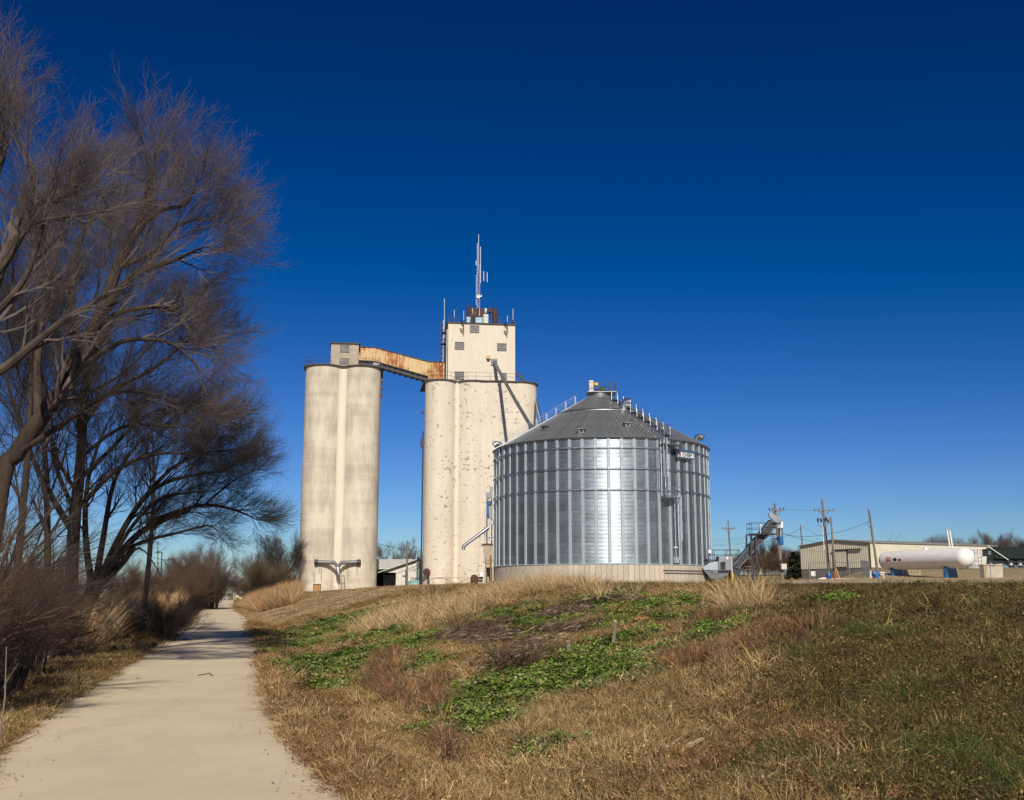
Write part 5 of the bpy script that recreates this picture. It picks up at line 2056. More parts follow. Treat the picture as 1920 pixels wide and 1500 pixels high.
# ---------------------------------------------------------------- chain link fence
def fence(pts, lab, h=2.0, step=3.0):
    t = thing('chain_link_fence', lab, 'fence', (0, 0, 0))
    V_ = [Vector((x, y, tz(x, y))) for x, y in pts]
    wires = MB()
    for a, b in zip(V_[:-1], V_[1:]):
        n = max(1, round((b - a).length / step))
        for i in range(n + (1 if b is V_[-1] else 0)):
            q = a + (b - a) * (i / n)
            q.z = tz(q.x, q.y)
            MB().tube([q + Vector((0, 0, -.2)), q + Vector((0, 0, h))], .045, 6).build('fence_post', M['steel_grey'], t)
        MB().tube([a + Vector((0, 0, h)), b + Vector((0, 0, h))], .03, 5).build('top_rail', M['steel_grey'], t)
        k = 0
        ln = (b - a).length
        d = (b - a) / ln
        s_ = .22
        for i in range(int(ln / s_)):
            q = a + d * (i * s_)
            e = a + d * min(i * s_ + h, ln)
            hh = min(h, ln - i * s_)
            wires.beam(q + Vector((0, 0, .02)), e + Vector((0, 0, hh)), .008)
            wires.beam(q + Vector((0, .004, h)), e + Vector((0, .004, h - hh)), .008)
    wires.build('wire_mesh', M['steel_grey'], t)


fence([(41.3, 150), (48.5, 146.5), (51.8, 160)], 'chain link fence round the pumps in front of the warehouse end wall', 2.2)
fence([(49.6, 143), (63, 134.5), (72, 133)], 'low chain link fence running in front of the propane tank', 1.5)


# ================================================================== vegetation: clump meshes and scattering
def colour_mesh(name, V_, F_, Cc, mat):
    me = bpy.data.meshes.new(name)
    me.from_pydata(V_, [], F_)
    at = me.attributes.new('col', 'FLOAT_COLOR', 'POINT')
    at.data.foreach_set('color', np.array([(c[0], c[1], c[2], 1) for c in Cc], 'f').ravel())
    me.materials.append(mat)
    return me


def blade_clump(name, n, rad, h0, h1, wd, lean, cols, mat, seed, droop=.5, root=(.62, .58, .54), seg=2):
    r_ = random.Random(seed)
    V_, F_, Cc = [], [], []
    for i in range(n):
        a = r_.uniform(0, 2 * PI)
        d = rad * math.sqrt(r_.random())
        x, y = d * math.cos(a), d * math.sin(a)
        la = a + r_.uniform(-1.1, 1.1)
        h = r_.uniform(h0, h1)
        ln = r_.uniform(.1, lean)
        dx, dy = math.cos(la), math.sin(la)
        c = r_.choice(cols)
        k = r_.uniform(.75, 1.15)
        c = tuple(min(1, q * k) for q in c)
        w_ = wd * r_.uniform(.6, 1.3)
        wa = r_.uniform(0, PI)
        wx, wy = math.cos(wa) * w_, math.sin(wa) * w_
        b0 = len(V_)
        for s_ in range(seg + 1):
            f = s_ / seg
            out = h * (ln * f + droop * ln * f * f)
            z = h * (f - .45 * droop * ln * f * f) * (1 if ln < 1 else .7)
            ww = 1 - f * .8
            px, py = x + dx * out, y + dy * out
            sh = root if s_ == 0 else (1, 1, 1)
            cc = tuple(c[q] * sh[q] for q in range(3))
            if s_ < seg:
                V_ += [(px - wx * ww, py - wy * ww, z - .01), (px + wx * ww, py + wy * ww, z - .01)]
                Cc += [cc, cc]
            else:
                V_.append((px, py, z))
                Cc.append(cc)
        for s_ in range(seg - 1):
            F_.append((b0 + 2 * s_, b0 + 2 * s_ + 1, b0 + 2 * s_ + 3, b0 + 2 * s_ + 2))
        F_.append((b0 + 2 * seg - 2, b0 + 2 * seg - 1, b0 + 2 * seg))
    return colour_mesh(name, V_, F_, Cc, mat)


def leaf_clump(name, n, rad, sz, cols, mat, seed):
    r_ = random.Random(seed)
    V_, F_, Cc = [], [], []
    for i in range(n):
        a = r_.uniform(0, 2 * PI)
        d = rad * math.sqrt(r_.random())
        z = r_.uniform(.01, .10) * (1 - .5 * d / rad) + .01
        x, y = d * math.cos(a), d * math.sin(a)
        c = r_.choice(cols)
        k = r_.uniform(.6, 1.3)
        c = tuple(q * k for q in c)
        la = a + r_.uniform(-1.5, 1.5)
        s_ = sz * r_.uniform(.6, 1.4)
        ux, uy = math.cos(la), math.sin(la)
        t_ = r_.uniform(-.4, .8)
        b0 = len(V_)
        w_ = s_ * .42
        V_ += [(x, y, z), (x + ux * s_ * .5 - uy * w_, y + uy * s_ * .5 + ux * w_, z + t_ * s_ * .5 + .006), (x + ux * s_, y + uy * s_, z + t_ * s_ * .7), (x + ux * s_ * .5 + uy * w_, y + uy * s_ * .5 - ux * w_, z + t_ * s_ * .5 - .004)]
        F_.append((b0, b0 + 1, b0 + 2, b0 + 3))
        Cc += [c] * 4
    return colour_mesh(name, V_, F_, Cc, mat)


def weed_clump(name, n, h, cols, mat, seed, spread=.5, flat=False):
    """dead branching stems"""
    r_ = random.Random(seed)
    V_, F_, Cc = [], [], []

    def stem(p, d, L_, w_, lev, c):
        q = p + d * L_
        if flat:
            q.z = max(.01, q.z)
        a = d.orthogonal().normalized() * w_
        b_ = d.cross(a).normalized() * w_
        b0 = len(V_)
        for o_ in (a, -a * .5 + b_ * .87, -a * .5 - b_ * .87):
            V_.append(tuple(p + o_))
        for o_ in (a, -a * .5 + b_ * .87, -a * .5 - b_ * .87):
            V_.append(tuple(q + o_ * .55))
        Cc.extend([c] * 6)
        for i in range(3):
            F_.append((b0 + i, b0 + (i + 1) % 3, b0 + 3 + (i + 1) % 3, b0 + 3 + i))
        if lev > 0:
            for _ in range(r_.choice((2, 3))):
                e = (d + Vector((r_.uniform(-1, 1), r_.uniform(-1, 1), r_.uniform(-.4, .7))) * .75).normalized()
                if flat:
                    e.z *= .2
                    e.normalize()
                stem(p + (q - p) * r_.uniform(.45, 1), e, L_ * r_.uniform(.45, .75), w_ * .6, lev - 1, c)
    for i in range(n):
        a = r_.uniform(0, 2 * PI)
        d = Vector((math.cos(a) * spread, math.sin(a) * spread, r_.uniform(.7, 1.2) if not flat else r_.uniform(.0, .12))).normalized()
        c = r_.choice(cols)
        k = r_.uniform(.7, 1.2)
        stem(Vector((r_.uniform(-.12, .12), r_.uniform(-.12, .12), 0.0 if not flat else r_.uniform(.02, .18))), d, h * r_.uniform(.35, .6), .0045 if not flat else .007, 2, tuple(q * k for q in c))
    return colour_mesh(name, V_, F_, Cc, mat)


STRAW = [(.66, .48, .24), (.78, .61, .36), (.52, .35, .17), (.58, .43, .23)]
TAN = [(.56, .37, .165), (.44, .27, .115), (.64, .46, .22), (.31, .17, .07), (.50, .30, .13)]
REDB = [(.32, .15, .07), (.42, .22, .10), (.24, .105, .05), (.46, .29, .14)]
OLIV = [(.12, .13, .03), (.17, .15, .042), (.075, .09, .022), (.24, .19, .07), (.18, .125, .05)]
DKBR = [(.135, .08, .034), (.09, .052, .024), (.19, .12, .055), (.07, .045, .02)]
GREEN = [(.095, .19, .014), (.14, .25, .024), (.05, .11, .012), (.16, .25, .035), (.24, .28, .07), (.34, .30, .12)]
PGREEN = [(.22, .28, .09), (.30, .32, .13), (.13, .19, .05), (.36, .33, .17)]
GREY = [(.22, .15, .095), (.30, .22, .15), (.14, .09, .06), (.42, .32, .22)]
ORANG = [(.46, .25, .11), (.52, .31, .15), (.38, .20, .09), (.58, .38, .20)]
GOLD = [(.60, .43, .145), (.47, .33, .12), (.70, .53, .22)]
PURP = [(.15, .085, .06), (.20, .12, .085), (.11, .065, .05)]



def turf_clump(name, n, rad, h0, h1, wd, cols, flakes, mat, seed):
    """matted winter turf: short curled blades with leaf litter lying among them"""
    me0 = blade_clump('b', n, rad, h0, h1, wd, 1.9, cols, mat, seed, .9)
    r_ = random.Random(seed + 1)
    V_ = [tuple(v.co) for v in me0.vertices]
    F_ = [tuple(p.vertices) for p in me0.polygons]
    Cc = [tuple(c.color)[:3] for c in me0.attributes['col'].data]
    for i in range(flakes[0]):
        a, d = r_.uniform(0, 2 * PI), rad * math.sqrt(r_.random()) * 1.1
        x, y, z = d * math.cos(a), d * math.sin(a), r_.uniform(.008, h1 * .45)
        s_ = r_.uniform(.005, .012)
        e1 = Vector((r_.uniform(-1, 1), r_.uniform(-1, 1), r_.uniform(-.5, .5))).normalized() * s_ * 1.5
        e2 = e1.orthogonal().normalized() * s_ * .6
        b0 = len(V_)
        p = Vector((x, y, z))
        V_ += [tuple(p - e1), tuple(p + e2 + Vector((0, 0, s_ * .4))), tuple(p + e1), tuple(p - e2)]
        F_.append((b0, b0 + 1, b0 + 2, b0 + 3))
        c = r_.choice(flakes[1])
        k = r_.uniform(.5, 1.2)
        Cc += [tuple(q * k for q in c)] * 4
    bpy.data.meshes.remove(me0)
    return colour_mesh(name, V_, F_, Cc, mat)


K = {}
for i in range(3):
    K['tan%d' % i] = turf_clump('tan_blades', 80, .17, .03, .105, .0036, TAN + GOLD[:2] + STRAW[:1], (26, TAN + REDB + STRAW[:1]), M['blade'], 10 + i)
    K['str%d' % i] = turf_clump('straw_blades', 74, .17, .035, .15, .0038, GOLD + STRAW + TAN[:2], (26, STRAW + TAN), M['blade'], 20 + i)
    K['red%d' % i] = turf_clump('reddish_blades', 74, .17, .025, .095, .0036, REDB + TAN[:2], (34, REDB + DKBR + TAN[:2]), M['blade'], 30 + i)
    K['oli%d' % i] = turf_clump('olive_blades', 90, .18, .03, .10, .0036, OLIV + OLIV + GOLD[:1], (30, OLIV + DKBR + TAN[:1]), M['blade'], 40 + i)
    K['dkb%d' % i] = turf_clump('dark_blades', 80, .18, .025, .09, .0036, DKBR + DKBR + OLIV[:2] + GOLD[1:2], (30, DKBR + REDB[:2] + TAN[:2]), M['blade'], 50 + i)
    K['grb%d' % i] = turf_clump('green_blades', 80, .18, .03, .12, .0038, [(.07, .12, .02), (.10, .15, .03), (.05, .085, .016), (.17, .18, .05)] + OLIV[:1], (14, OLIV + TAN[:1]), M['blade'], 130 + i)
    K['grn%d' % i] = leaf_clump('green_leaves', 105, .21, .034, GREEN, M['leaf'], 60 + i)
    K['pgr%d' % i] = leaf_clump('pale_green_leaves', 85, .21, .036, PGREEN + GREEN[:2], M['leaf'], 70 + i)
    K['tal%d' % i] = blade_clump('tall_straw', 40, .22, .22, .72, .006, .85, STRAW + STRAW + ORANG[:1], M['straw'], 80 + i, 1.3, (.6, .55, .5), 4)
    K['ree%d' % i] = blade_clump('orange_reed', 60, .32, .7, 1.75, .010, .55, ORANG + STRAW[:2] + REDB[:1], M['straw'], 90 + i, .9, (.55, .5, .45), 3)
    K['wee%d' % i] = weed_clump('brown_weed', 12, .45, DKBR + REDB + PURP, M['straw'], 100 + i)
    K['deb%d' % i] = weed_clump('flat_debris', 16, .38, GREY + PURP, M['straw'], 110 + i, 1.0, True)
    K['far%d' % i] = blade_clump('far_lawn', 60, .55, .05, .16, .012, 1.4, TAN + STRAW + OLIV[:1], M['blade'], 120 + i, .6, seg=1)
SRC = {}
for k_, me in K.items():
    SRC[k_] = bpy.data.objects.new('source_' + k_, me)       # mesh holders for the scatter nodes; never linked into the scene


def scatter_group(name, keys):
    g = bpy.data.node_groups.new(name, 'GeometryNodeTree')
    g.interface.new_socket('Geometry', in_out='INPUT', socket_type='NodeSocketGeometry')
    g.interface.new_socket('Geometry', in_out='OUTPUT', socket_type='NodeSocketGeometry')
    gi = g.nodes.new('NodeGroupInput')
    go = g.nodes.new('NodeGroupOutput')
    j = g.nodes.new('GeometryNodeJoinGeometry')
    for k_ in reversed(keys):
        oi = g.nodes.new('GeometryNodeObjectInfo')
        oi.inputs['Object'].default_value = SRC[k_]
        oi.inputs['As Instance'].default_value = False
        ti = g.nodes.new('GeometryNodeGeometryToInstance')
        g.links.new(oi.outputs['Geometry'], ti.inputs[0])
        g.links.new(ti.outputs[0], j.inputs[0])
    ip = g.nodes.new('GeometryNodeInstanceOnPoints')
    ip.inputs['Pick Instance'].default_value = True

    def attr(nm, dt):
        n = g.nodes.new('GeometryNodeInputNamedAttribute')
        n.data_type = dt
        n.inputs['Name'].default_value = nm
        return n.outputs['Attribute']
    g.links.new(gi.outputs[0], ip.inputs['Points'])
    g.links.new(j.outputs[0], ip.inputs['Instance'])
    g.links.new(attr('pick', 'INT'), ip.inputs['Instance Index'])
    g.links.new(attr('rot', 'FLOAT_VECTOR'), ip.inputs['Rotation'])
    g.links.new(attr('scl', 'FLOAT_VECTOR'), ip.inputs['Scale'])
    g.links.new(ip.outputs[0], go.inputs[0])
    return g


GROUPS = {}


def scatter(name, keys, pos, rot, scl, pick, parent=None, mat=None):
    me = bpy.data.meshes.new(name)
    pos = np.asarray(pos, 'f')
    me.vertices.add(len(pos))
    me.vertices.foreach_set('co', pos.ravel())
    for nm, dt, arr in (('rot', 'FLOAT_VECTOR', rot), ('scl', 'FLOAT_VECTOR', scl)):
        a = me.attributes.new(nm, dt, 'POINT')
        a.data.foreach_set('vector', np.asarray(arr, 'f').ravel())
    a = me.attributes.new('pick', 'INT', 'POINT')
    a.data.foreach_set('value', np.asarray(pick, 'i').ravel())
    o = link(name, me, parent)
    kk = tuple(keys)
    if kk not in GROUPS:
        GROUPS[kk] = scatter_group('scatter_' + name, keys)
    md = o.modifiers.new('scatter', 'NODES')
    md.node_group = GROUPS[kk]
    return o


def flat_scatter(name, keys, x, y, smin, smax, hfac=None, tilt=.25, dz=0.0):
    n = len(x)
    z = terrain(x, y) + dz
    s_ = rng.uniform(smin, smax, n)
    e = .15
    gx_ = (terrain(x + e, y) - terrain(x - e, y)) / (2 * e)
    gy_ = (terrain(x, y + e) - terrain(x, y - e)) / (2 * e)
    yaw = rng.uniform(0, 2 * PI, n)
    rx = np.arctan(gy_) + rng.normal(0, tilt * .5, n)
    ry = -np.arctan(gx_) + rng.normal(0, tilt * .5, n)
    # euler XYZ: yaw applied last would undo the slope, so rotate the slope into the clump's own frame
    cy, sy = np.cos(yaw), np.sin(yaw)
    rx2 = rx * cy + ry * sy
    ry2 = -rx * sy + ry * cy
    hf = s_ if hfac is None else s_ * hfac
    o = scatter(name, keys, np.stack([x, y, z], 1), np.stack([rx2, ry2, yaw], 1), np.stack([s_, s_, hf], 1), rng.integers(0, len(keys), n))
    return tag(o, kind='stuff')


# ---------------------------------------------------------------- zones
def zone(lst, grow=1.0):
    out = []
    for (px, py, rx, ry) in lst:
        rx, ry = rx * grow, ry * grow * 1.15
        c_ = gpt(px, py)
        l_ = gpt(px - rx, py)
        t_ = gpt(px, py - ry)
        b_ = gpt(px, py + ry)
        near_ = abs(c_.y - b_.y)
        far_ = min(abs(t_.y - c_.y), near_ * 1.6 + .3)
        out.append((c_.x, c_.y + (far_ - near_) / 2, abs(c_.x - l_.x), max(.25, (far_ + near_) / 2)))
    return out


def inz(zs, x, y, edge=.6):
    r = np.zeros(len(x))
    nz = (vnoise(x, y, .9) - .5) * 1.1 + (vnoise(x + 7, y + 3, .35) - .5) * .7
    for cx, cy, rx, ry in zs:
        d = np.sqrt(((x - cx) / rx) ** 2 + ((y - cy) / ry) ** 2)
        r = np.maximum(r, np.clip((1.15 - d + nz * .8) / edge, 0, 1))
    return r


Z_GREEN = zone([(650, 1163, 50, 7), (585, 1192, 50, 9), (545, 1218, 28, 12), (620, 1240, 60, 14), (700, 1190, 45, 9), (740, 1222, 60, 14), (800, 1200, 40, 10), (600, 1265, 55, 12),
                (780, 1252, 45, 12), (615, 1292, 28, 12), (940, 1155, 48, 9), (1007, 1168, 58, 20), (1132, 1130, 95, 16), (1236, 1140, 80, 14), (1315, 1137, 52, 14), (1158, 1171, 50, 10),
                (1119, 1220, 60, 13), (1197, 1195, 80, 13), (1340, 1184, 52, 12), (1300, 1210, 40, 10), (1106, 1262, 70, 13), (990, 1285, 75, 20), (1184, 1262, 48, 11), (885, 1340, 60, 26),
                (845, 1320, 30, 14), (1070, 1255, 60, 10), (1555, 1130, 40, 5), (1230, 1098, 30, 5)], 1.22)
Z_PALE = zone([(700, 1240, 70, 14), (880, 1365, 90, 26), (960, 1320, 70, 16), (1230, 1235, 90, 14), (1120, 1290, 80, 16), (1020, 1405, 55, 14), (560, 1205, 60, 20), (1010, 1230, 70, 12), (560, 1240, 40, 10)])
Z_TURF = zone([(1781, 1455, 130, 26), (1588, 1465, 60, 16), (1900, 1485, 90, 20), (1517, 1233, 60, 14), (1693, 1312, 110, 22), (1560, 1170, 80, 14), (1620, 1190, 90, 16), (1850, 1440, 120, 30), (1450, 1440, 80, 24)])
Z_BRUSH = zone([(875, 1187, 50, 16), (930, 1200, 50, 12), (1075, 1150, 60, 7), (1180, 1132, 60, 5), (965, 1252, 60, 14), (1060, 1188, 60, 9), (1010, 1218, 50, 9)])
Z_WEED = zone([(1290, 1255, 70, 18), (1455, 1205, 60, 20), (1520, 1180, 60, 14), (720, 1275, 38, 28), (800, 1335, 40, 22), (850, 1430, 60, 30), (1330, 1170, 40, 14), (1370, 1225, 60, 16), (770, 1310, 50, 12)])
Z_STRAW = zone([(745, 1165, 45, 12), (790, 1150, 55, 11), (850, 1140, 55, 10), (900, 1128, 55, 9), (950, 1117, 55, 9), (1000, 1108, 55, 10), (1050, 1100, 50, 9), (700, 1180, 30, 8), (830, 1165, 45, 8), (1400, 1135, 45, 10)])
Z_RED = zone([(600, 1400, 60, 50), (640, 1470, 90, 40), (900, 1440, 70, 30), (1300, 1440, 90, 30), (1500, 1380, 90, 30)])


def frustum(n, y0, y1, power=1.0, margin=.08):
    u = rng.random(n)
    y = y0 + (y1 - y0) * u ** power
    x = y * rng.uniform(-.56 - margin, .56 + margin, n)
    return x, y


def classify(n, y0, y1, power, step):
    x, y = frustum(n, y0, y1, power)
    s = (x - trail_x(y)) * .966
    ok = (np.abs(s) > 1.47 + .06 * rng.random(len(x)))
    # blades only where the picture can show ground: right side all, left side near the trail
    ok &= ~((s < -1.5) & (s < -7.5))
    return x[ok], y[ok], s[ok]


bands = [classify(21000, 4.2, 15, .62, 0), classify(24000, 13.5, 30, .75, 0), classify(19000, 28, 62, .8, 0)]
sets = {k_: [] for k_ in ('tan', 'str', 'red', 'oli', 'dkb', 'grn', 'pgr', 'tal', 'wee', 'deb', 'grb')}
for bi, (x, y, s) in enumerate(bands):
    r = rng.random(len(x))
    g_ = inz(Z_GREEN, x, y)
    p_ = inz(Z_PALE, x, y)
    b_ = inz(Z_BRUSH, x, y)
    w_ = inz(Z_WEED, x, y)
    t_ = inz(Z_STRAW, x, y)
    rd = inz(Z_RED, x, y)
    tf = inz(Z_TURF, x, y)
    px = 960 + FOC * x / y
    # how far up and right the slope: browner turf, also darkened to stand for raking light
    dark = np.clip((px - 1150) / 500, 0, 1) * np.clip((s - 3.0) / 3, 0, 1)
    nz = vnoise(x, y, 1.6)
    nz2 = vnoise(x + 31, y + 17, 3.1)
    nz3 = vnoise(x + 11, y + 5, .55)
    nz = .55 * nz + .45 * nz3 + .12 * (nz3 > .7)
    kind = np.full(len(x), 0)
    kind[r < .75] = 0
    kind[(r > .42 + .38 * nz)] = 1
    kind[(r > 1.15 - .55 * nz2)] = 2
    kind[(s > 1.5) & (s < 2.2 + .5 * nz) & (r < .55)] = 2
    kind[(s < -1.5) & (r < .3)] = 3
    q = rng.random(len(x))
    kind[(dark > 0) & (q < dark * (.62 + .5 * nz))] = 4
    kind[(dark > 0) & (q > 1 - dark * (.30 + .35 * nz2))] = 3
    kind[(s > 3) & (dark < .2) & (q < .3)] = 3
    kind[(tf > .2) & (q < .7 * tf)] = 10
    kind[(rd > .3) & (q < .6)] = 2
    kind[(p_ > .2) & (q < .62 * p_)] = 6
    kind[(g_ > .05) & (q < .12 + .68 * g_)] = 5
    kind[(kind == 5) & (rng.random(len(x)) < .22)] = 6
    kind[(g_ > .2) & (q > .85)] = 10
    kind[(w_ > .25) & (q < .13 * w_ * (.5 + nz))] = 8
    kind[(b_ > .2) & (q > 1 - .30 * b_ * (.4 + nz2))] = 9
    kind[(t_ > .35) & (q < .45)] = 7
    for i, nm in enumerate(('tan', 'str', 'red', 'oli', 'dkb', 'grn', 'pgr', 'tal', 'wee', 'deb', 'grb')):
        m_ = kind == i
        sc = (1.0, 1.45, 2.1)[bi]
        if nm in ('tal', 'wee', 'deb'):
            sc = (1, 1, 1.15)[bi]
        if nm in ('grn', 'pgr'):
            sc = (.95, 1.25, 1.6)[bi]
        sets[nm].append((x[m_], y[m_], np.full(m_.sum(), sc)))
NAMES = {'tan': 'dead_grass', 'str': 'straw_grass', 'red': 'reddish_grass', 'oli': 'olive_turf', 'dkb': 'brown_turf', 'grn': 'green_ground_cover', 'pgr': 'pale_green_ground_cover',
         'tal': 'tall_dry_grass', 'wee': 'dead_weeds', 'deb': 'brush_debris', 'grb': 'green_turf'}
LABS = {'tan': 'short tan dead grass covering the verges and the slope', 'str': 'pale straw coloured dead grass on verge and slope', 'red': 'reddish brown dead grass along the trail edge and ditch',
        'oli': 'short olive green winter turf mixed through the slope', 'dkb': 'matted brown turf on the right hand slope, darkened for the raking light', 'grn': 'bright green low leafy weeds in patches on the slope',
        'pgr': 'pale yellow green leafy weeds around the green patches', 'tal': 'tall straw coloured grass along the crest of the slope', 'wee': 'dead reddish brown weeds standing in patches on the slope',
        'deb': 'grey brown dead brush and stems lying on the slope', 'grb': 'dull green grass mixed into the right hand slope'}
for nm, parts in sets.items():
    x = np.concatenate([p[0] for p in parts])
    y = np.concatenate([p[1] for p in parts])
    sc = np.concatenate([p[2] for p in parts])
    n = len(x)
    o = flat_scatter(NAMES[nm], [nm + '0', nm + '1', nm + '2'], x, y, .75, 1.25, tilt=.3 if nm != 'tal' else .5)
    # distance-dependent clump size
    a = o.data.attributes['scl']
    buf = np.zeros(n * 3, 'f')
    a.data.foreach_get('vector', buf)
    hs_ = np.where(sc > 1, 1 + (sc - 1) * .35, 1) 
    buf = buf.reshape(-1, 3) * np.stack([sc, sc, hs_], 1)
    a.data.foreach_set('vector', buf.astype('f').ravel())
    tag(o, LABS[nm])

# mown lawn between slope and silos, coarse clumps
x, y = frustum(15000, 58, 190, .8, .02)
s = (x - trail_x(y)) * .966
px = 960 + FOC * x / y
ok = (np.abs(s) > 1.55) & (s < 60) & (s > -9) & ~((px > 1180) & (y > 62) & (y < 112)) & ~((np.hypot(x - 10.4, y - 124.6) < 13.0)) & ~((y > 148) & (x > -13) & (x < 5)) & ~((x > -32) & (x < -18) & (y > 150))
o = flat_scatter('mown_lawn', ['far0', 'far1', 'far2'], x[ok], y[ok], .8, 1.5, tilt=.1)
tag(o, 'short mown tan lawn in front of the silos')

me = leaf_clump('litter', 9, .35, .028, TAN + DKBR + REDB, M['leaf'], 777)
for v in me.vertices:
    v.co.z *= .12
SRC['lit0'] = bpy.data.objects.new('source_litter', me)
n = 230
yy_ = 4 + 42 * rng.random(n) ** 1.3
side_ = np.where(rng.random(n) < .5, -1, 1)
off_ = 1.42 - np.abs(rng.normal(0, .22, n))
off_ = np.where(rng.random(n) < .06, rng.uniform(-1.2, 1.2, n), off_)
xx_ = trail_x(yy_) + side_ * off_ / .966
o = scatter('leaf_litter', ['lit0'], np.stack([xx_, yy_, np.full(n, .012)], 1), np.stack([np.zeros(n), np.zeros(n), rng.uniform(0, 6.3, n)], 1), np.ones((n, 3)) * rng.uniform(.6, 1.3, (n, 1)), np.zeros(n))
tag(o, 'bits of dead leaf scattered along the edges of the trail', kind='stuff')

# big single clumps: each its own plant
bigs = [(1402, 1168, .56, 'largest dry grass clump fanning out on the slope crest, right of the bin'), (1440, 1140, .4, 'dry grass clump just right of the largest clump on the crest'),
        (1372, 1150, .48, 'leaning dry grass clump on the left side of the largest clump'), (1245, 1104, .42, 'small tent of dry stalks on the crest in front of the concrete ring'),
        (985, 1385, .42, 'dry grass clump with a few tall pale blades low on the slope'), (1050, 1345, .34, 'pale wispy grass tuft above the low dry clump'),
        (745, 1258, .5, 'brown tuft of grass beside the ditch on the left part of the slope'), (1215, 1195, .36, 'straw tuft below the orange rock on the slope'),
        (1465, 1450, .2, 'pale straw tuft at the bottom edge right of centre'), (1030, 1103, .55, 'tallest mound of straw grass in front of the left end of the concrete ring')]
for k_, (px, py, sc, lab) in enumerate(bigs):
    g = gpt(px, py)
    me = blade_clump('blades', 150, .30, .45, 1.0, .0065, 1.25, STRAW + STRAW + TAN[:1], M['straw'], 300 + k_, 1.2, (.6, .55, .5), 5)
    o = link('grass_clump', me, None, g)
    o.scale = (sc, sc, sc)
    tag(o, lab, 'grass clump')
for k_, (px, py, sc, lab) in enumerate([(870, 1195, 1.2, 'dark tangled heap of dead brush on the upper left of the slope'), (965, 1258, 1.3, 'low brown heap of dead brush in the middle of the slope'), (905, 1190, 1.0, 'thin spread of dead twigs right of the dark brush heap'),
                                        (1290, 1262, .9, 'reddish dead weed clump at the middle right of the slope'), (720, 1285, .8, 'brown dead weed clump near the ditch')]):
    g = gpt(px, py)
    me = weed_clump('stems', 70, 1.0, GREY + PURP + DKBR if k_ != 3 else REDB + DKBR, M['straw'], 400 + k_, .95)
    o = link('brush_heap', me, None, g)
    o.scale = (sc, sc, sc * .6)
    tag(o, lab, 'brush')

# stakes, rocks and sticks
for px, y0, y1, w_, lab in ((1147, 1217, 1163, .035, 'tallest weathered stake leaning right in the middle of the slope'), (1065, 1229, 1202, .05, 'short thick stake left of the tallest stake on the slope'),
                            (1214, 1160, 1137, .04, 'short stake standing behind the orange rock'), (1310, 1158, 1130, .02, 'thin stalk standing right of the orange rock')):
    g = gpt(px, y0)
    d = P(px + (7 if w_ < .04 else 0), y1, g.y) - g
    t = thing('stake', lab, 'stake', g)
    MB().tube([(0, 0, -.05), d * .5 + Vector((.01, 0, 0)), d], [w_, w_ * .95, w_ * .8], 7).build('shaft', M['wood'], t)
    MB().tube([d * .93, d * 1.0 + Vector((0, 0, .01))], [w_ * 1.1, w_ * .7], 7).build('split_top', M['stone'], t)


def rock(px, py, sx, sy, sz, mat, lab, seed):
    g = gpt(px, py)
    r_ = random.Random(seed)
    m = MB()
    m.lathe([(.05, -.3), (.8, -.25), (1.0, .1), (.85, .45), (.5, .6), (.0, .63)], 11)
    off = Vector((seed * 3.1, 0, 0))
    m.v = [tuple(Vector(v) * (1 + .35 * mnoise.noise(Vector(v) * 1.3 + off))) for v in m.v]
    o = m.build('rock', M[mat], None, loc=g)
    o.scale = (sx, sy, sz)
    o.rotation_euler = (0, r_.uniform(-.2, .2), r_.uniform(0, 3))
    tag(o, lab, 'rock')


rock(1203, 1170, .36, .25, .24, 'rock', 'flat orange brown rock on the slope beside a short stake', 3)
rock(1056, 1195, .17, .14, .14, 'stone', 'rounded pale tan stone left of the tallest stake', 4)
rock(1029, 1197, .13, .12, .13, 'stone', 'smaller tan stone left of the rounded pale stone', 5)
rock(1163, 1141, .16, .12, .08, 'stone', 'small flat stone near the top of the slope', 6)
rock(1215, 1128, .20, .14, .11, 'stone', 'pale stone by the crest above the orange rock', 7)
rock(908, 1262, .16, .1, .14, 'stone', 'small pale chunk at the left end of the brown brush heap', 8)
for pts, lab in (([(371, 1273), (385, 1271), (392, 1269), (398, 1274)], 'thin bent twig lying on the concrete trail'),):
    m = MB()
    m.tube([gpt(*p) + Vector((0, 0, .065)) for p in pts], .011, 5)
    tag(m.build('twig', M['bark_dk']), lab, 'twig')
for px, py, lab in ((258, 1279, 'small brown dead leaf near the left edge of the trail'), (480, 1228, 'small brown dead leaf near the right edge of the trail')):
    g = gpt(px, py) + Vector((0, 0, .07))
    m = MB()
    m.v = [(-.05, -.03, 0), (.0, -.045, .012), (.06, 0, 0), (.0, .045, .012), (-.05, .03, 0), (0, 0, .02)]
    m.f = [(0, 1, 5), (1, 2, 5), (2, 3, 5), (3, 4, 5), (4, 0, 5)]
    tag(m.build('dead_leaf', M['ply'], None, loc=g), lab, 'leaf')
for pts, lab in (([(768, 1230), (800, 1228), (815, 1232)], 'pale broken stick on the left part of the slope'), ([(545, 1236), (585, 1234)], 'thin straight stick near the trail side of the slope'),
                 ([(1290, 1415), (1318, 1402)], 'thin straw coloured stick low on the slope')):
    m = MB()
    m.tube([gpt(*p) + Vector((0, 0, .07)) for p in pts], [.025, .015, .01][:len(pts)], 5)
    tag(m.build('stick', M['stone']), lab, 'stick')


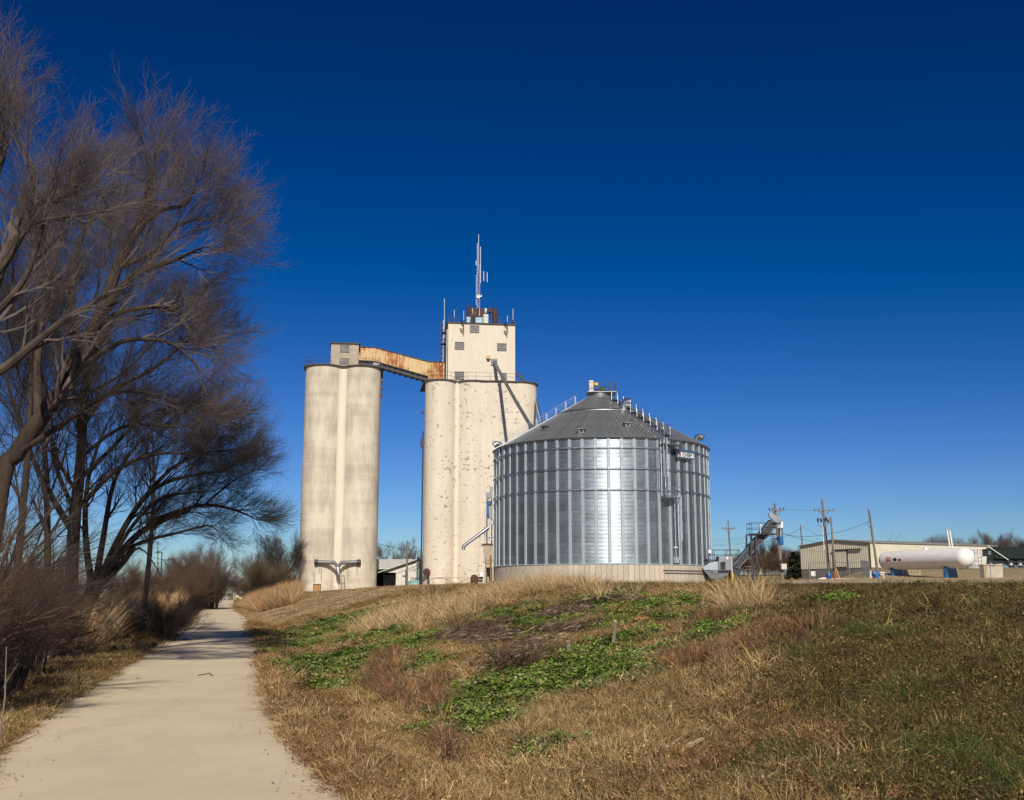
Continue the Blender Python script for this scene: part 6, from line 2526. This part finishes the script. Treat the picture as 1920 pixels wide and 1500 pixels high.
# ================================================================== trees
def spray_mesh(name, seed, mat, spread=.6, dens=1.0, up=.25):
    """a metre of fine branching twigs, growing along +z"""
    r_ = random.Random(seed)
    m = MB()

    def tw(p, d, L_, w_, lev):
        pts = [p]
        q = p
        e = d.copy()
        ns = 2 if lev > 0 else 1
        for i in range(ns):
            e = (e + Vector((r_.uniform(-1, 1), r_.uniform(-1, 1), r_.uniform(-1, 1))) * .16).normalized()
            q = q + e * (L_ / ns)
            pts.append(q)
        m.tube(pts, [w_ * (1 - .6 * i / ns) for i in range(ns + 1)], 3, cap=False)
        if lev > 0:
            n = int((7 if lev == 2 else 4) * dens)
            for i in range(n):
                f = (i + r_.random()) / n * .85 + .12
                k = f * ns
                j = min(int(k), ns - 1)
                b = pts[j] + (pts[j + 1] - pts[j]) * (k - j)
                a = r_.uniform(0, 2 * PI)
                o = e.orthogonal().normalized()
                o = Matrix.Rotation(a, 3, e) @ o
                dd = (e + o * spread * r_.uniform(.6, 1.3) + Vector((0, 0, up * .3))).normalized()
                tw(b, dd, L_ * r_.uniform(.35, .6), w_ * .6, lev - 1)
    tw(Vector((0, 0, 0)), Vector((0, 0, 1)), 1.0, .0068, 2)
    me = m.mesh(name, mat)
    return bpy.data.objects.new('source_' + name, me)


for key, mt, sprd in (('sg', 'twig', .7), ('sd', 'twig_dk', .75), ('sb', 'twig_br', .7), ('so', 'twig_ol', .7)):
    for i in range(3):
        SRC[key + str(i)] = spray_mesh('spray_' + key + str(i), 500 + i, M[mt], sprd)
me = leaf_clump('cedar', 90, .35, .22, [(.02, .03, .015), (.035, .045, .02)], M['leaf'], 5)
SRC['cd0'] = bpy.data.objects.new('source_cedar', me)


class Tree:
    def __init__(s, seed):
        s.r = random.Random(seed)
        s.big = MB()
        s.small = MB()
        s.pp = []
        s.pd = []
        s.ps = []

    def rv(s, k):
        return Vector((s.r.uniform(-1, 1), s.r.uniform(-1, 1), s.r.uniform(-1, 1))) * k

    def limb(s, pts, r0, r1, lev, ln, n_child, cfg, f0=.25, big=True, sides=8):
        r0, r1 = r0 * cfg.get('thin', 1), r1 * cfg.get('thin', 1)
        """a given path with radius tapering r0..r1, then children along it"""
        pts = [Vector(p) for p in pts]
        # refine path
        P2 = []
        for i in range(len(pts) - 1):
            p0, p1, p2, p3 = pts[max(i - 1, 0)], pts[i], pts[i + 1], pts[min(i + 2, len(pts) - 1)]
            for k in range(3):
                t = k / 3
                P2.append(.5 * ((2 * p1) + (p2 - p0) * t + (2 * p0 - 5 * p1 + 4 * p2 - p3) * t * t + (3 * p1 - p0 - 3 * p2 + p3) * t ** 3))
        P2.append(pts[-1])
        n = len(P2)
        (s.big if big else s.small).tube(P2, [r0 + (r1 - r0) * i / (n - 1) for i in range(n)], sides, cap=False)
        for i in range(n_child):
            f = f0 + (1 - f0) * (i + s.r.random()) / n_child
            k = f * (n - 1)
            j = min(int(k), n - 2)
            b = P2[j] + (P2[j + 1] - P2[j]) * (k - j)
            d = (P2[j + 1] - P2[j]).normalized()
            rr = (r0 + (r1 - r0) * f) * .55
            s.branch(b, d, ln * (1.15 - .5 * f) * s.r.uniform(.7, 1.2), max(rr * .8, .012), lev, cfg)
        s.branch(P2[-1], (P2[-1] - P2[-2]).normalized(), ln * .8, max(r1, .012), lev, cfg, True)

    def branch(s, p, d, L_, r_, lev, cfg, cont=False):
        up, ang, wig, tip, bias = cfg['up'], cfg['ang'], cfg['wig'], cfg['tip'], cfg.get('bias', Vector((0, 0, 0)))
        if not cont:
            o = Matrix.Rotation(s.r.uniform(0, 2 * PI), 3, d) @ d.orthogonal().normalized()
            d = (d + o * ang * s.r.uniform(.6, 1.3)).normalized()
        ns = 4 if lev >= 2 else 3
        pts = [p]
        q = p
        e = d
        for i in range(ns):
            e = (e + s.rv(wig) + Vector((0, 0, up * .5 - cfg.get('droop', 0) * i / ns)) + bias * .3).normalized()
            q = q + e * (L_ / ns)
            pts.append(q)
        s.small.tube(pts, [r_ * (1 - .62 * i / ns) for i in range(ns + 1)], 5 if r_ > .03 else 3, cap=False)
        if lev <= 0:
            # twigs along and at the end
            nt_ = cfg.get('nt', 3)
            for i in range(nt_):
                f = (i + 1) / nt_
                k = f * ns
                j = min(int(k - 1e-6), ns - 1)
                b = pts[j] + (pts[j + 1] - pts[j]) * (k - j)
                dd = (pts[j + 1] - pts[j]).normalized()
                dd = (dd + s.rv(.55) + Vector((0, 0, up * .5))).normalized()
                s.pp.append(b)
                s.pd.append(dd)
                s.ps.append(tip * s.r.uniform(.6, 1.2))
            return
        nc = cfg['nc'][min(lev, len(cfg['nc']) - 1)]
        for i in range(nc):
            f = .2 + .8 * (i + s.r.random()) / nc
            k = f * ns
            j = min(int(k), ns - 1)
            b = pts[j] + (pts[j + 1] - pts[j]) * (k - j)
            dd = (pts[j + 1] - pts[j]).normalized()
            s.branch(b, dd, L_ * s.r.uniform(.45, .7), r_ * .5, lev - 1, cfg)
        s.branch(pts[-1], e, L_ * .55, r_ * .42, lev - 1, cfg, True)

    def finish(s, name, lab, cat, loc, keys, bark, twig, thin=True):
        t = thing(name, lab, cat, loc)
        L_ = Vector(loc)
        for mb, nm, mt in ((s.big, 'trunk', bark), (s.small, 'branches', twig)):
            if mb.v:
                A_ = np.array(mb.v) - np.array(L_)
                mb.v = A_.tolist()
                ob_ = mb.build(nm, M[mt], t, smooth=nm == 'trunk')
                if nm == 'branches':
                    tag(ob_, kind='stuff')
        if s.pp:
            pos = np.array([tuple(p - L_) for p in s.pp])
            rot = np.array([tuple(d.to_track_quat('Z', 'Y').to_euler()) for d in s.pd])
            rot_spin = rot
            sc = np.array(s.ps)
            o = scatter('twigs', keys, pos, rot_spin, np.stack([sc] * 3, 1), rng.integers(0, len(keys), len(pos)), t)
            tag(o, kind='stuff')
        return t


SG, SD, SB, SO = ['sg0', 'sg1', 'sg2'], ['sd0', 'sd1', 'sd2'], ['sb0', 'sb1', 'sb2'], ['so0', 'so1', 'so2']


def pix(lst, Y, dy=0.0):
    """pixel path at depth Y; dy pushes later points nearer (+) or farther (-)"""
    n = len(lst)
    return [P(a, b, Y - dy * i / max(n - 1, 1)) for i, (a, b) in enumerate(lst)]


cfgU = dict(thin=.8, up=.16, ang=.62, wig=.18, tip=.60, nc=[0, 4, 4, 4], nt=4)
LK = .74
# tree 1: big leaning tree whose crown fills the upper left
Y1 = 23.0
T = Tree(1)
g = P(-30, 1000, Y1)
g.z = tz(g.x, Y1) - .2
T.limb([g] + pix([(0, 912), (29, 853), (73, 789), (111, 736)], Y1), .27, .21, 1, 1.6, 2, cfgU, .7, sides=10)
L1 = [([(111, 736), (150, 660), (186, 594), (219, 504), (234, 468)], 0, .20, .13, 1, 3, 1.8),
      ([(234, 468), (255, 420), (279, 354), (283, 345), (287, 325)], .5, .12, .03, 1, 8, 1.7),
      ([(234, 468), (290, 400), (345, 385), (362, 360)], 1.2, .10, .025, 1, 8, 1.6),
      ([(186, 594), (249, 516), (324, 489), (355, 474), (385, 462)], 1.5, .11, .02, 1, 9, 1.6),
      ([(219, 504), (290, 470), (330, 425), (375, 410)], .8, .08, .02, 1, 8, 1.6),
      ([(111, 736), (165, 640), (215, 590), (290, 575), (335, 585), (365, 600)], -1, .12, .02, 1, 9, 1.6),
      ([(150, 660), (135, 560), (150, 450), (183, 400), (200, 370)], -1.5, .12, .025, 1, 9, 1.7),
      ([(73, 789), (70, 680), (85, 560), (103, 490), (120, 430)], -2, .13, .03, 1, 9, 1.7),
      ([(150, 690), (230, 640), (310, 640), (350, 665), (375, 695)], 1, .08, .02, 1, 8, 1.4),
      ([(29, 853), (110, 800), (190, 745), (270, 735), (360, 765)], 2, .09, .02, 1, 8, 1.4)]
for pts, dy, r0, r1, lev, nch, ln in L1:
    T.limb(pix(pts, Y1, dy), r0, r1, lev, ln * LK, nch, cfgU, .3)
t = T.finish('bare_tree', 'big leaning bare tree whose crown reaches farthest right over the trail', 'tree', g, SG, 'bark_dk', 'twig')
# tree 2: crown at the far left, trunk outside the frame
Y2 = 19.0
T = Tree(2)
g = P(-150, 1000, Y2)
g.z = tz(g.x, Y2) - .2
T.limb([g] + pix([(-120, 850), (-80, 720), (-40, 620), (0, 504)], Y2), .22, .13, 1, 1.6, 3, cfgU, .5, sides=10)
for pts, dy, r0, r1, lev, nch, ln in [([(0, 504), (45, 429), (69, 384), (112, 375), (140, 360)], .5, .13, .03, 1, 9, 1.6),
                                      ([(69, 384), (60, 310), (62, 310), (44, 290)], 0, .08, .02, 1, 8, 1.4),
                                      ([(0, 504), (-20, 380), (10, 270), (-10, 230), (-5, 170)], -.5, .12, .03, 1, 9, 1.5),
                                      ([(-40, 620), (0, 579), (45, 525), (75, 444), (92, 370)], .8, .11, .03, 1, 8, 1.5),
                                      ([(-80, 720), (0, 695), (59, 648), (120, 600), (178, 566), (240, 530)], 1, .13, .03, 1, 9, 1.5),
                                      ([(-40, 560), (20, 480), (60, 420), (140, 405), (200, 395)], 1.4, .07, .02, 1, 7, 1.4)]:
    T.limb(pix(pts, Y2, dy), r0, r1, lev, ln * LK, nch, cfgU, .25)
T.finish('bare_tree', 'nearest bare tree with its trunk outside the left edge of the picture', 'tree', g, SG, 'bark', 'twig')
cfgD = dict(thin=.85, up=.14, ang=.66, wig=.2, tip=.78, nc=[0, 5, 4, 4], nt=5)
# tree 3: upright dark tree behind
Y3 = 33.0
T = Tree(3)
g = P(140, 1080, Y3)
g.z = tz(g.x, Y3) - .2
T.limb([g] + pix([(138, 1000), (148, 900), (155, 800), (160, 720)], Y3), .26, .13, 1, 1.8, 5, cfgD, .4, sides=10)
for pts, dy, r0, r1, lev, nch, ln in [([(155, 800), (130, 700), (100, 610), (90, 500)], 1, .10, .03, 1, 9, 2.2), ([(160, 720), (190, 640), (240, 560), (250, 480)], 0, .10, .03, 1, 9, 2.2),
                                      ([(148, 900), (210, 840), (270, 780), (330, 760)], -1, .10, .03, 1, 9, 2.0), ([(138, 1000), (80, 900), (40, 800), (10, 700)], 0, .13, .03, 1, 10, 2.4),
                                      ([(150, 950), (220, 880), (300, 850), (370, 855)], 1, .1, .03, 1, 9, 1.9), ([(155, 800), (200, 740), (290, 690), (350, 640)], 1, .1, .03, 1, 8, 2.0), ([(140, 960), (100, 860), (95, 760), (60, 660)], 1.5, .09, .03, 1, 10, 2.2), ([(150, 860), (230, 800), (330, 800), (390, 790)], 2, .08, .02, 1, 10, 1.9), ([(160, 740), (230, 700), (290, 640), (330, 610)], 2.5, .07, .02, 1, 9, 1.9)]:
    T.limb(pix(pts, Y3, dy), r0, r1, lev, ln * LK, nch, cfgD, .25)
T.finish('bare_tree', 'upright dark bare tree standing behind the big leaning tree', 'tree', g, SD, 'bark_dk', 'twig_dk')
# tree 4: low spreading tree arching over the trail
Y4 = 36.0
cfgA = dict(thin=.85, up=.12, ang=.6, wig=.2, tip=.66, nc=[0, 5, 4, 4], nt=4)
T = Tree(4)
g = P(160, 1130, Y4)
g.z = tz(g.x, Y4) - .3
T.limb([g] + pix([(172, 1112), (190, 1085)], Y4), .34, .26, 1, 1.2, 1, cfgA, .8, sides=10)
for pts, dy, r0, r1, lev, nch, ln in [([(185, 1090), (227, 1036), (261, 1000), (307, 975), (345, 962)], 1.5, .17, .07, 1, 6, 1.3),
                                      ([(276, 985), (331, 960), (383, 947), (429, 953), (458, 963), (482, 975)], 2, .10, .02, 1, 12, 1.1),
                                      ([(190, 1080), (222, 1010), (265, 940), (310, 905), (370, 890), (415, 882), (445, 868)], 1, .14, .02, 1, 12, 1.4),
                                      ([(265, 940), (320, 880), (380, 850), (430, 845)], 0, .10, .02, 1, 10, 1.5),
                                      ([(383, 947), (420, 915), (445, 897), (468, 885)], 1.5, .05, .015, 1, 8, 1.1),
                                      ([(180, 1090), (195, 1000), (215, 900), (260, 830), (300, 800)], -1, .14, .02, 1, 10, 1.7),
                                      ([(172, 1100), (160, 1000), (165, 900), (190, 820), (215, 770)], -2, .15, .02, 1, 10, 1.8),
                                      ([(215, 1040), (270, 1015), (330, 1000), (390, 985), (410, 1000)], 2.5, .08, .015, 1, 9, 1.1),
                                      ([(196, 1075), (245, 990), (300, 935), (350, 925), (400, 920)], 2.5, .10, .015, 1, 10, 1.3),
                                      ([(222, 1050), (262, 1028), (290, 1060), (303, 1080)], 2, .045, .012, 0, 5, .7)]:
    T.limb(pix(pts, Y4, dy), r0, r1, lev, ln * LK, nch, cfgA, .22)
T.finish('bare_tree', 'low spreading bare tree arching out over the trail above the reeds', 'tree', g, SD, 'bark_dk', 'twig_dk')
# slim trunks among the thicket
for k_, (x0, y0, x1, y1, Y, top_, lab) in enumerate(((20, 1160, 62, 560, 27, 1, 'slim bare tree at the far left, behind the nearest crown'), (270, 1110, 285, 800, 44, 1, 'slim bare tree behind the low spreading tree'),
                                                     (95, 1150, 60, 640, 30, 1, 'slim bare tree between the leaning trunk and the upright dark tree'))):
    T = Tree(40 + k_)
    g = P(x0, y0, Y)
    g.z = tz(g.x, Y) - .2
    mid_ = P((x0 + x1) / 2 + 10, (y0 + y1) / 2, Y)
    T.limb([g, mid_, P(x1, y1, Y)], .15, .03, 1, 2.2, 16, cfgD, .3)
    T.finish('bare_tree', lab, 'tree', g, SD, 'bark_dk', 'twig_dk')


# ---------------------------------------------------------------- shrubs and thicket
def shrub(px, py_base, Y, h, w_, lab, keys, twig, seed, n=26, arch=0.0, tip=.7, name='shrub', cat='shrub', up=.1, lev=0):
    T = Tree(seed)
    c_ = P(px, py_base, Y)
    gz = tz(c_.x, Y)
    cfg = dict(up=up, ang=.5, wig=.16, tip=tip, nc=[0, 3, 3], nt=4, droop=arch)
    r_ = random.Random(seed)
    for i in range(n):
        a = r_.uniform(0, 2 * PI)
        rr = w_ * .22 * math.sqrt(r_.random())
        b = Vector((c_.x + rr * math.cos(a), Y + rr * math.sin(a), gz - .1))
        out = w_ * .5 * r_.uniform(.3, 1.05)
        hh = h * r_.uniform(.5, 1.0) * (1 - .35 * (out / (w_ * .5)) ** 2)
        tipv = b + Vector((math.cos(a) * out, math.sin(a) * out, hh))
        m_ = (b + tipv) / 2 + Vector((0, 0, h * .14)) - Vector((math.cos(a), math.sin(a), 0)) * out * .15
        T.limb([b, m_, tipv], .012 + .006 * h, .008, lev, h * .2, 8, cfg, .15, big=False, sides=4)
    return T.finish(name, lab, cat, (c_.x, Y, gz), keys, 'bark_dk', twig)


th = [(-110, 1230, 13.5, 2.2, 2.2, 'dark brown thicket at the left edge, nearest the camera'), (-30, 1200, 17, 3.0, 2.8, 'tangled brown thicket below the leaning trunk'),
      (45, 1180, 21, 2.2, 2.0, 'brown thicket right of the leaning trunk'), (-60, 1180, 22, 4.8, 3.8, 'tall brown thicket behind the left edge'), (-5, 1170, 27, 4.6, 3.4, 'tall brown thicket at the foot of the upright dark tree'),
      (75, 1170, 27, 1.5, 1.6, 'low brown thicket under the low spreading tree'), (-170, 1250, 17, 3.4, 3, 'thicket partly outside the left edge'),
      (-60, 1200, 15, 2.0, 1.8, 'small dark thicket between the two nearest thickets')]
for k_, (px, py, Y, h, w_, lab) in enumerate(th):
    shrub(px, py, Y, h, w_, lab, SB if k_ % 2 == 0 else SD, 'twig_br' if k_ % 2 == 0 else 'twig_dk', 600 + k_, 34, .2, .34, 'thicket', 'thicket', .02)
shrub(312, 1165, 37, 1.5, 1.7, 'round dark bush in front of the reeds beside the trail', SD, 'twig_dk', 650, 40, 0, .4, up=.25)
shrub(378, 1133, 112, 5.0, 4.6, 'tall dense dark bush on the left of the trail where it bends', SB, 'twig_dk', 651, 60, 0, 1.0, up=.3)
shrub(345, 1130, 120, 5.0, 5, 'grey brown bush behind the tall dense dark bush', SG, 'twig_br', 652, 46, 0, 1.1, up=.3)
shrub(402, 1134, 108, 2.8, 2.2, 'low dark bush at the very edge of the trail bend', SD, 'twig_dk', 653, 40, 0, .8, up=.2)
shrub(503, 1130, 122, 3.9, 4.4, 'olive brown bush on the right of the trail where it bends', SO, 'twig_ol', 654, 60, 0, 1.0, up=.3)
shrub(472, 1130, 128, 3.2, 3.2, 'darker brown bush left of the olive brown bush', SB, 'twig_br', 655, 40, 0, .9, up=.3)
for k_, (px, Y, h, w_, lab) in enumerate(((262, 95, 4.0, 5, 'reddish shrub behind the reeds below the lamp posts'), (300, 100, 3.8, 7, 'brown shrub under the nearest lamp post'), (225, 90, 4.8, 8, 'brown shrub behind the left end of the reeds'), (330, 105, 4.0, 6, 'grey shrub between the lamp posts and the tall dense bush'))):
    shrub(px, 1120, Y, h, w_, lab, SB, 'twig_br', 660 + k_, 26, 0, .9, up=.3)


def round_tree(px, py_base, Y, h, w_, lab, keys, twig, seed, trunk=.3, name='bare_tree', nl=9, tip=1.1, bark='bark_dk', lean=0):
    T = Tree(seed)
    c_ = P(px, py_base, Y)
    gz = tz(c_.x, Y) - .2
    cfg = dict(up=.14, ang=.6, wig=.15, tip=tip, nc=[0, 3, 3], nt=4)
    r_ = random.Random(seed)
    b = Vector((c_.x, Y, gz))
    fork = b + Vector((lean, 0, h * trunk))
    T.limb([b, (b + fork) / 2, fork], h * .028, h * .02, 0, h * .2, 2, cfg, .8, sides=7)
    for i in range(nl):
        a = 2 * PI * i / nl + r_.uniform(-.3, .3)
        out = w_ * .5 * r_.uniform(.35, .95)
        hh = h * (1 - trunk) * r_.uniform(.6, .95) * (1 - .4 * (out / (w_ * .5)) ** 2)
        e = fork + Vector((math.cos(a) * out, math.sin(a) * out, hh))
        m_ = fork + (e - fork) * .5 + Vector((math.cos(a), math.sin(a), 0)) * out * .12
        T.limb([fork, m_, e], h * .014, h * .004, 1, h * .16, 6, cfg, .2, sides=5)
    return T.finish(name, lab, 'tree', (c_.x, Y, gz), keys, bark, twig)


round_tree(527, 1130, 150, 7.6, 7.5, 'bare oak like tree just left of the silos, above the olive bush', SD, 'twig_dk', 700)
round_tree(480, 1130, 165, 6.8, 5.5, 'pale bare tree behind the bushes right of the trail', SG, 'twig', 701)
round_tree(548, 1125, 190, 6.5, 9, 'small bare tree half hidden by the left silos', SB, 'twig_br', 702)
round_tree(745, 1100, 235, 9.5, 14, 'bare tree behind the white building between the silos', SB, 'twig_br', 703)
round_tree(790, 1100, 245, 8.6, 12, 'bare tree behind the cream elevator above the white building', SB, 'twig_br', 704)
round_tree(372, 1128, 135, 6.6, 6, 'bare tree standing behind the tall dense dark bush', SG, 'twig', 705)
for k_, (px, Y, h, w_, lab) in enumerate(((1772, 260, 7.5, 8, 'bare tree right behind the white vent stacks'), (1815, 285, 6.0, 10, 'small bare tree right of the vent stacks'), (1868, 270, 8.6, 12, 'largest bare tree above the truck'),
                                          (1903, 300, 8.4, 12, 'bare tree at the right edge of the picture'), (1838, 320, 7.5, 11, 'bare tree between the vent stacks and the truck'), (1434, 290, 8.5, 10, 'pale bare tree in the field behind the conveyor tower'),
                                          (1480, 310, 6.6, 10, 'bare tree left of the warehouse'), (1745, 310, 6.8, 9, 'faint bare tree left of the vent stacks'))):
    round_tree(px, 1080, Y, h, w_, lab, SG if k_ % 2 == 0 else SD, 'twig', 710 + k_, .25, nl=10, tip=1.6)
for k_, (px, Y, h, w_, lab) in enumerate(((1425, 270, 5.0, 14, 'reddish shrub row left part, behind the conveyor tower'), (1450, 275, 4.8, 14, 'reddish shrub in the middle of the row behind the leaning pole'), (1478, 280, 5.2, 13, 'reddish shrub at the right of the row near the warehouse'),
                                          (1400, 280, 4.6, 13, 'reddish shrub seen through the conveyor tower legs'))):
    shrub(px, 1080, Y, h, w_, lab, SB, 'twig_br', 730 + k_, 34, 0, 1.5, up=.3)
# dark cedar beside the warehouse
c_ = P(1493, 1084, 205)
gz = tz(c_.x, 205)
T = thing('cedar_tree', 'ragged dark cedar tree against the left corner of the warehouse', 'tree', (c_.x, 205, gz))
MB().tube([(0, 0, -.2), (.1, 0, 2.4), (0, 0, 4.7)], [.2, .12, .03], 7).build('trunk', M['bark_dk'], T)
n = 230
hh = rng.random(n) ** 1.2 * 4.6 + .3
rad = (1.6 * (1 - hh / 5.6) + .3) * (0.75 + .5 * vnoise(hh * 2, hh * 0, .9)) * np.sqrt(rng.random(n))
an = rng.uniform(0, 2 * PI, n)
o = scatter('foliage', ['cd0'], np.stack([rad * np.cos(an), rad * np.sin(an), hh], 1), rng.uniform(-1, 1, (n, 3)), np.ones((n, 3)) * rng.uniform(.6, 1.1, (n, 1)), np.zeros(n), T)
tag(o, kind='stuff')

# far woods on the horizon
n = 2600
xx = rng.uniform(-420, 520, n)
yy = rng.uniform(420, 640, n)
zz = terrain(xx, yy)
hh = rng.uniform(5, 10, n) * (1 + .5 * (vnoise(xx, yy, 60) - .5))
keep = (np.abs(xx - trail_x(yy)) > 9)
o = scatter('far_woods', SB, np.stack([xx, yy, zz - 1], 1)[keep], np.stack([rng.uniform(-.25, .25, n), rng.uniform(-.25, .25, n), rng.uniform(0, 6, n)], 1)[keep], np.stack([hh * 1.0, hh * 1.0, hh], 1)[keep], rng.integers(0, 3, n)[keep])
tag(o, 'far belt of bare winter woods on the horizon', kind='stuff')

# reed banks either side of the trail
def reed_bank(name, lab, lst, n, smin, smax):
    xs_, ys_ = [], []
    for (px, py, rx, y0, y1) in lst:
        m_ = n // len(lst)
        Y = rng.uniform(y0, y1, m_)
        px_ = px + rng.uniform(-rx, rx, m_)
        X = (px_ - 960) / FOC * Y * 1.0
        xs_.append(X)
        ys_.append(Y)
    x, y = np.concatenate(xs_), np.concatenate(ys_)
    s = (x - trail_x(y)) * .966
    ok = np.abs(s) > 3.3
    o = flat_scatter(name, ['ree0', 'ree1', 'ree2'], x[ok], y[ok], smin, smax, tilt=.35)
    return tag(o, lab)


reed_bank('reed_bank', 'orange brown tall dead grass bank left of the trail', [(215, 0, 50, 38, 84), (265, 0, 55, 42, 90), (320, 0, 40, 52, 96), (345, 0, 28, 66, 100), (120, 0, 70, 36, 80), (285, 0, 45, 34, 46), (200, 0, 45, 30, 44)], 5600, .75, 1.25)
reed_bank('reed_bank', 'orange tan tall dead grass mound right of the trail, in front of the left silos', [(520, 0, 40, 92, 122), (490, 0, 25, 98, 122), (545, 0, 20, 100, 122)], 1300, .8, 1.3)
reed_bank('ditch_brambles', 'low brown dead growth along the foot of the thicket', [(60, 0, 130, 13, 24), (220, 0, 110, 22, 40)], 900, .35, .75)

# pale saplings at the far left
for px, y0, y1, Y, lab in ((6, 1280, 1212, 11.5, 'thin pale sapling stem at the left edge of the picture'),):
    g = P(px, y0, Y)
    g.z = tz(g.x, Y)
    t = thing('sapling', lab, 'sapling', g)
    e = P(px + 6, y1, Y) - g
    MB().tube([(0, 0, -.1), e * .5 + Vector((.03, 0, 0)), e], [.011, .009, .004], 6).build('stem', M['wood'], t)
    MB().tube([e * .6, e * .6 + Vector((.12, .05, .25))], [.005, .002], 4).build('side_twig', M['wood'], t)

# ---------------------------------------------------------------- lamp posts, far poles and signs
for px, y0, Y, lab in ((278, 1017, 175, 'tallest parking lot lamp post beyond the reeds, leftmost of three'), (304, 1034, 200, 'middle lamp post of the three beyond the reeds'), (326, 1047, 225, 'rightmost and shortest lamp post of the three beyond the reeds')):
    a = P(px, y0, Y)
    t = thing('lamp_post', lab, 'lamp post', (a.x, Y, 0), group='parking lot lamp posts')
    h = a.z
    MB().tube([(0, 0, -.5), (0, 0, h - .1)], [.12, .09], 8).build('post', M['steel_dark'], t)
    MB().beam((0, 0, h - .15), (-.9, 0, h - .12), .08).build('arm', M['steel_dark'], t)
    MB().box(-1.15, -.2, h - .25, -.35, .2, h + .0).build('lamp_head', M['steel_dark'], t)
pole(296, 1013, 296, 1100, 210, .12, 'thin distant pole between the left and middle lamp posts')
for px, y0, Y, r, lab in ((426, 1096, 256, .16, 'pale utility pole left of the far end of the trail'), (439.5, 1098, 262, .12, 'left one of two thin poles at the far end of the trail'), (443, 1097, 275, .12, 'right one of two thin poles at the far end of the trail'), (420.5, 1100, 250, .10, 'thin dark pole beside the dense bush at the far end of the trail')):
    a = P(px, y0, Y)
    t = thing('far_pole', lab, 'pole', (a.x, Y, 0))
    MB().tube([(0, 0, -.3), (0, 0, a.z)], [r, r * .8], 6).build('shaft', M['white_old'], t)
    MB().beam((-.5, 0, a.z - .5), (.5, 0, a.z - .5), .09).build('cross_arm', M['wood'], t)
for px, py, Y, w_, h_, mt, lab in ((422, 1119, 252, .5, .6, 'white', 'small white sign board at the left of the far trail crossing'), (428, 1120, 254, .4, .35, 'white_old', 'second small white sign near the pale pole'),
                                   (445, 1118, 254, .55, .45, 'white', 'white sign board just right of the far end of the trail'), (449, 1121, 253, .5, .5, 'yellow', 'yellow warning sign right of the far end of the trail'), (451.5, 1122, 251, .35, .5, 'white', 'small white panel beside the yellow sign')):
    a = P(px, py, Y)
    t = thing('trail_sign', lab, 'sign', (a.x, Y, 0))
    MB().beam((0, .03, -.2), (0, .03, a.z), .07).build('sign_post', M['steel_grey'], t)
    MB().box(-w_ / 2, -.02, a.z - h_ / 2, w_ / 2, .02, a.z + h_ / 2).build('sign_panel', M[mt], t)
# parked machinery shape beside the left silos
t = thing('farm_trailer', 'dark farm trailer half hidden behind the left edge of the silos', 'trailer', (0, 0, 0))
q = P(549, 1104, 170)
g = tz(q.x, 170)
MB().box(q.x - 1.0, 169.5, g + .7, q.x + 1.0, 171, g + 1.5).build('bed', M['steel_dark'], t)
MB().box(q.x + .1, 169.45, g + 1.5, q.x + .8, 170.5, g + 1.9).build('cover', M['white_old'], t)
for dx in (-.6, .6):
    MB().lathe([(0, 0), (.38, 0), (.38, .2), (0, .2)], 14, (q.x + dx, 169.3, g + .38), 'Y').build('wheel', M['black'], t)
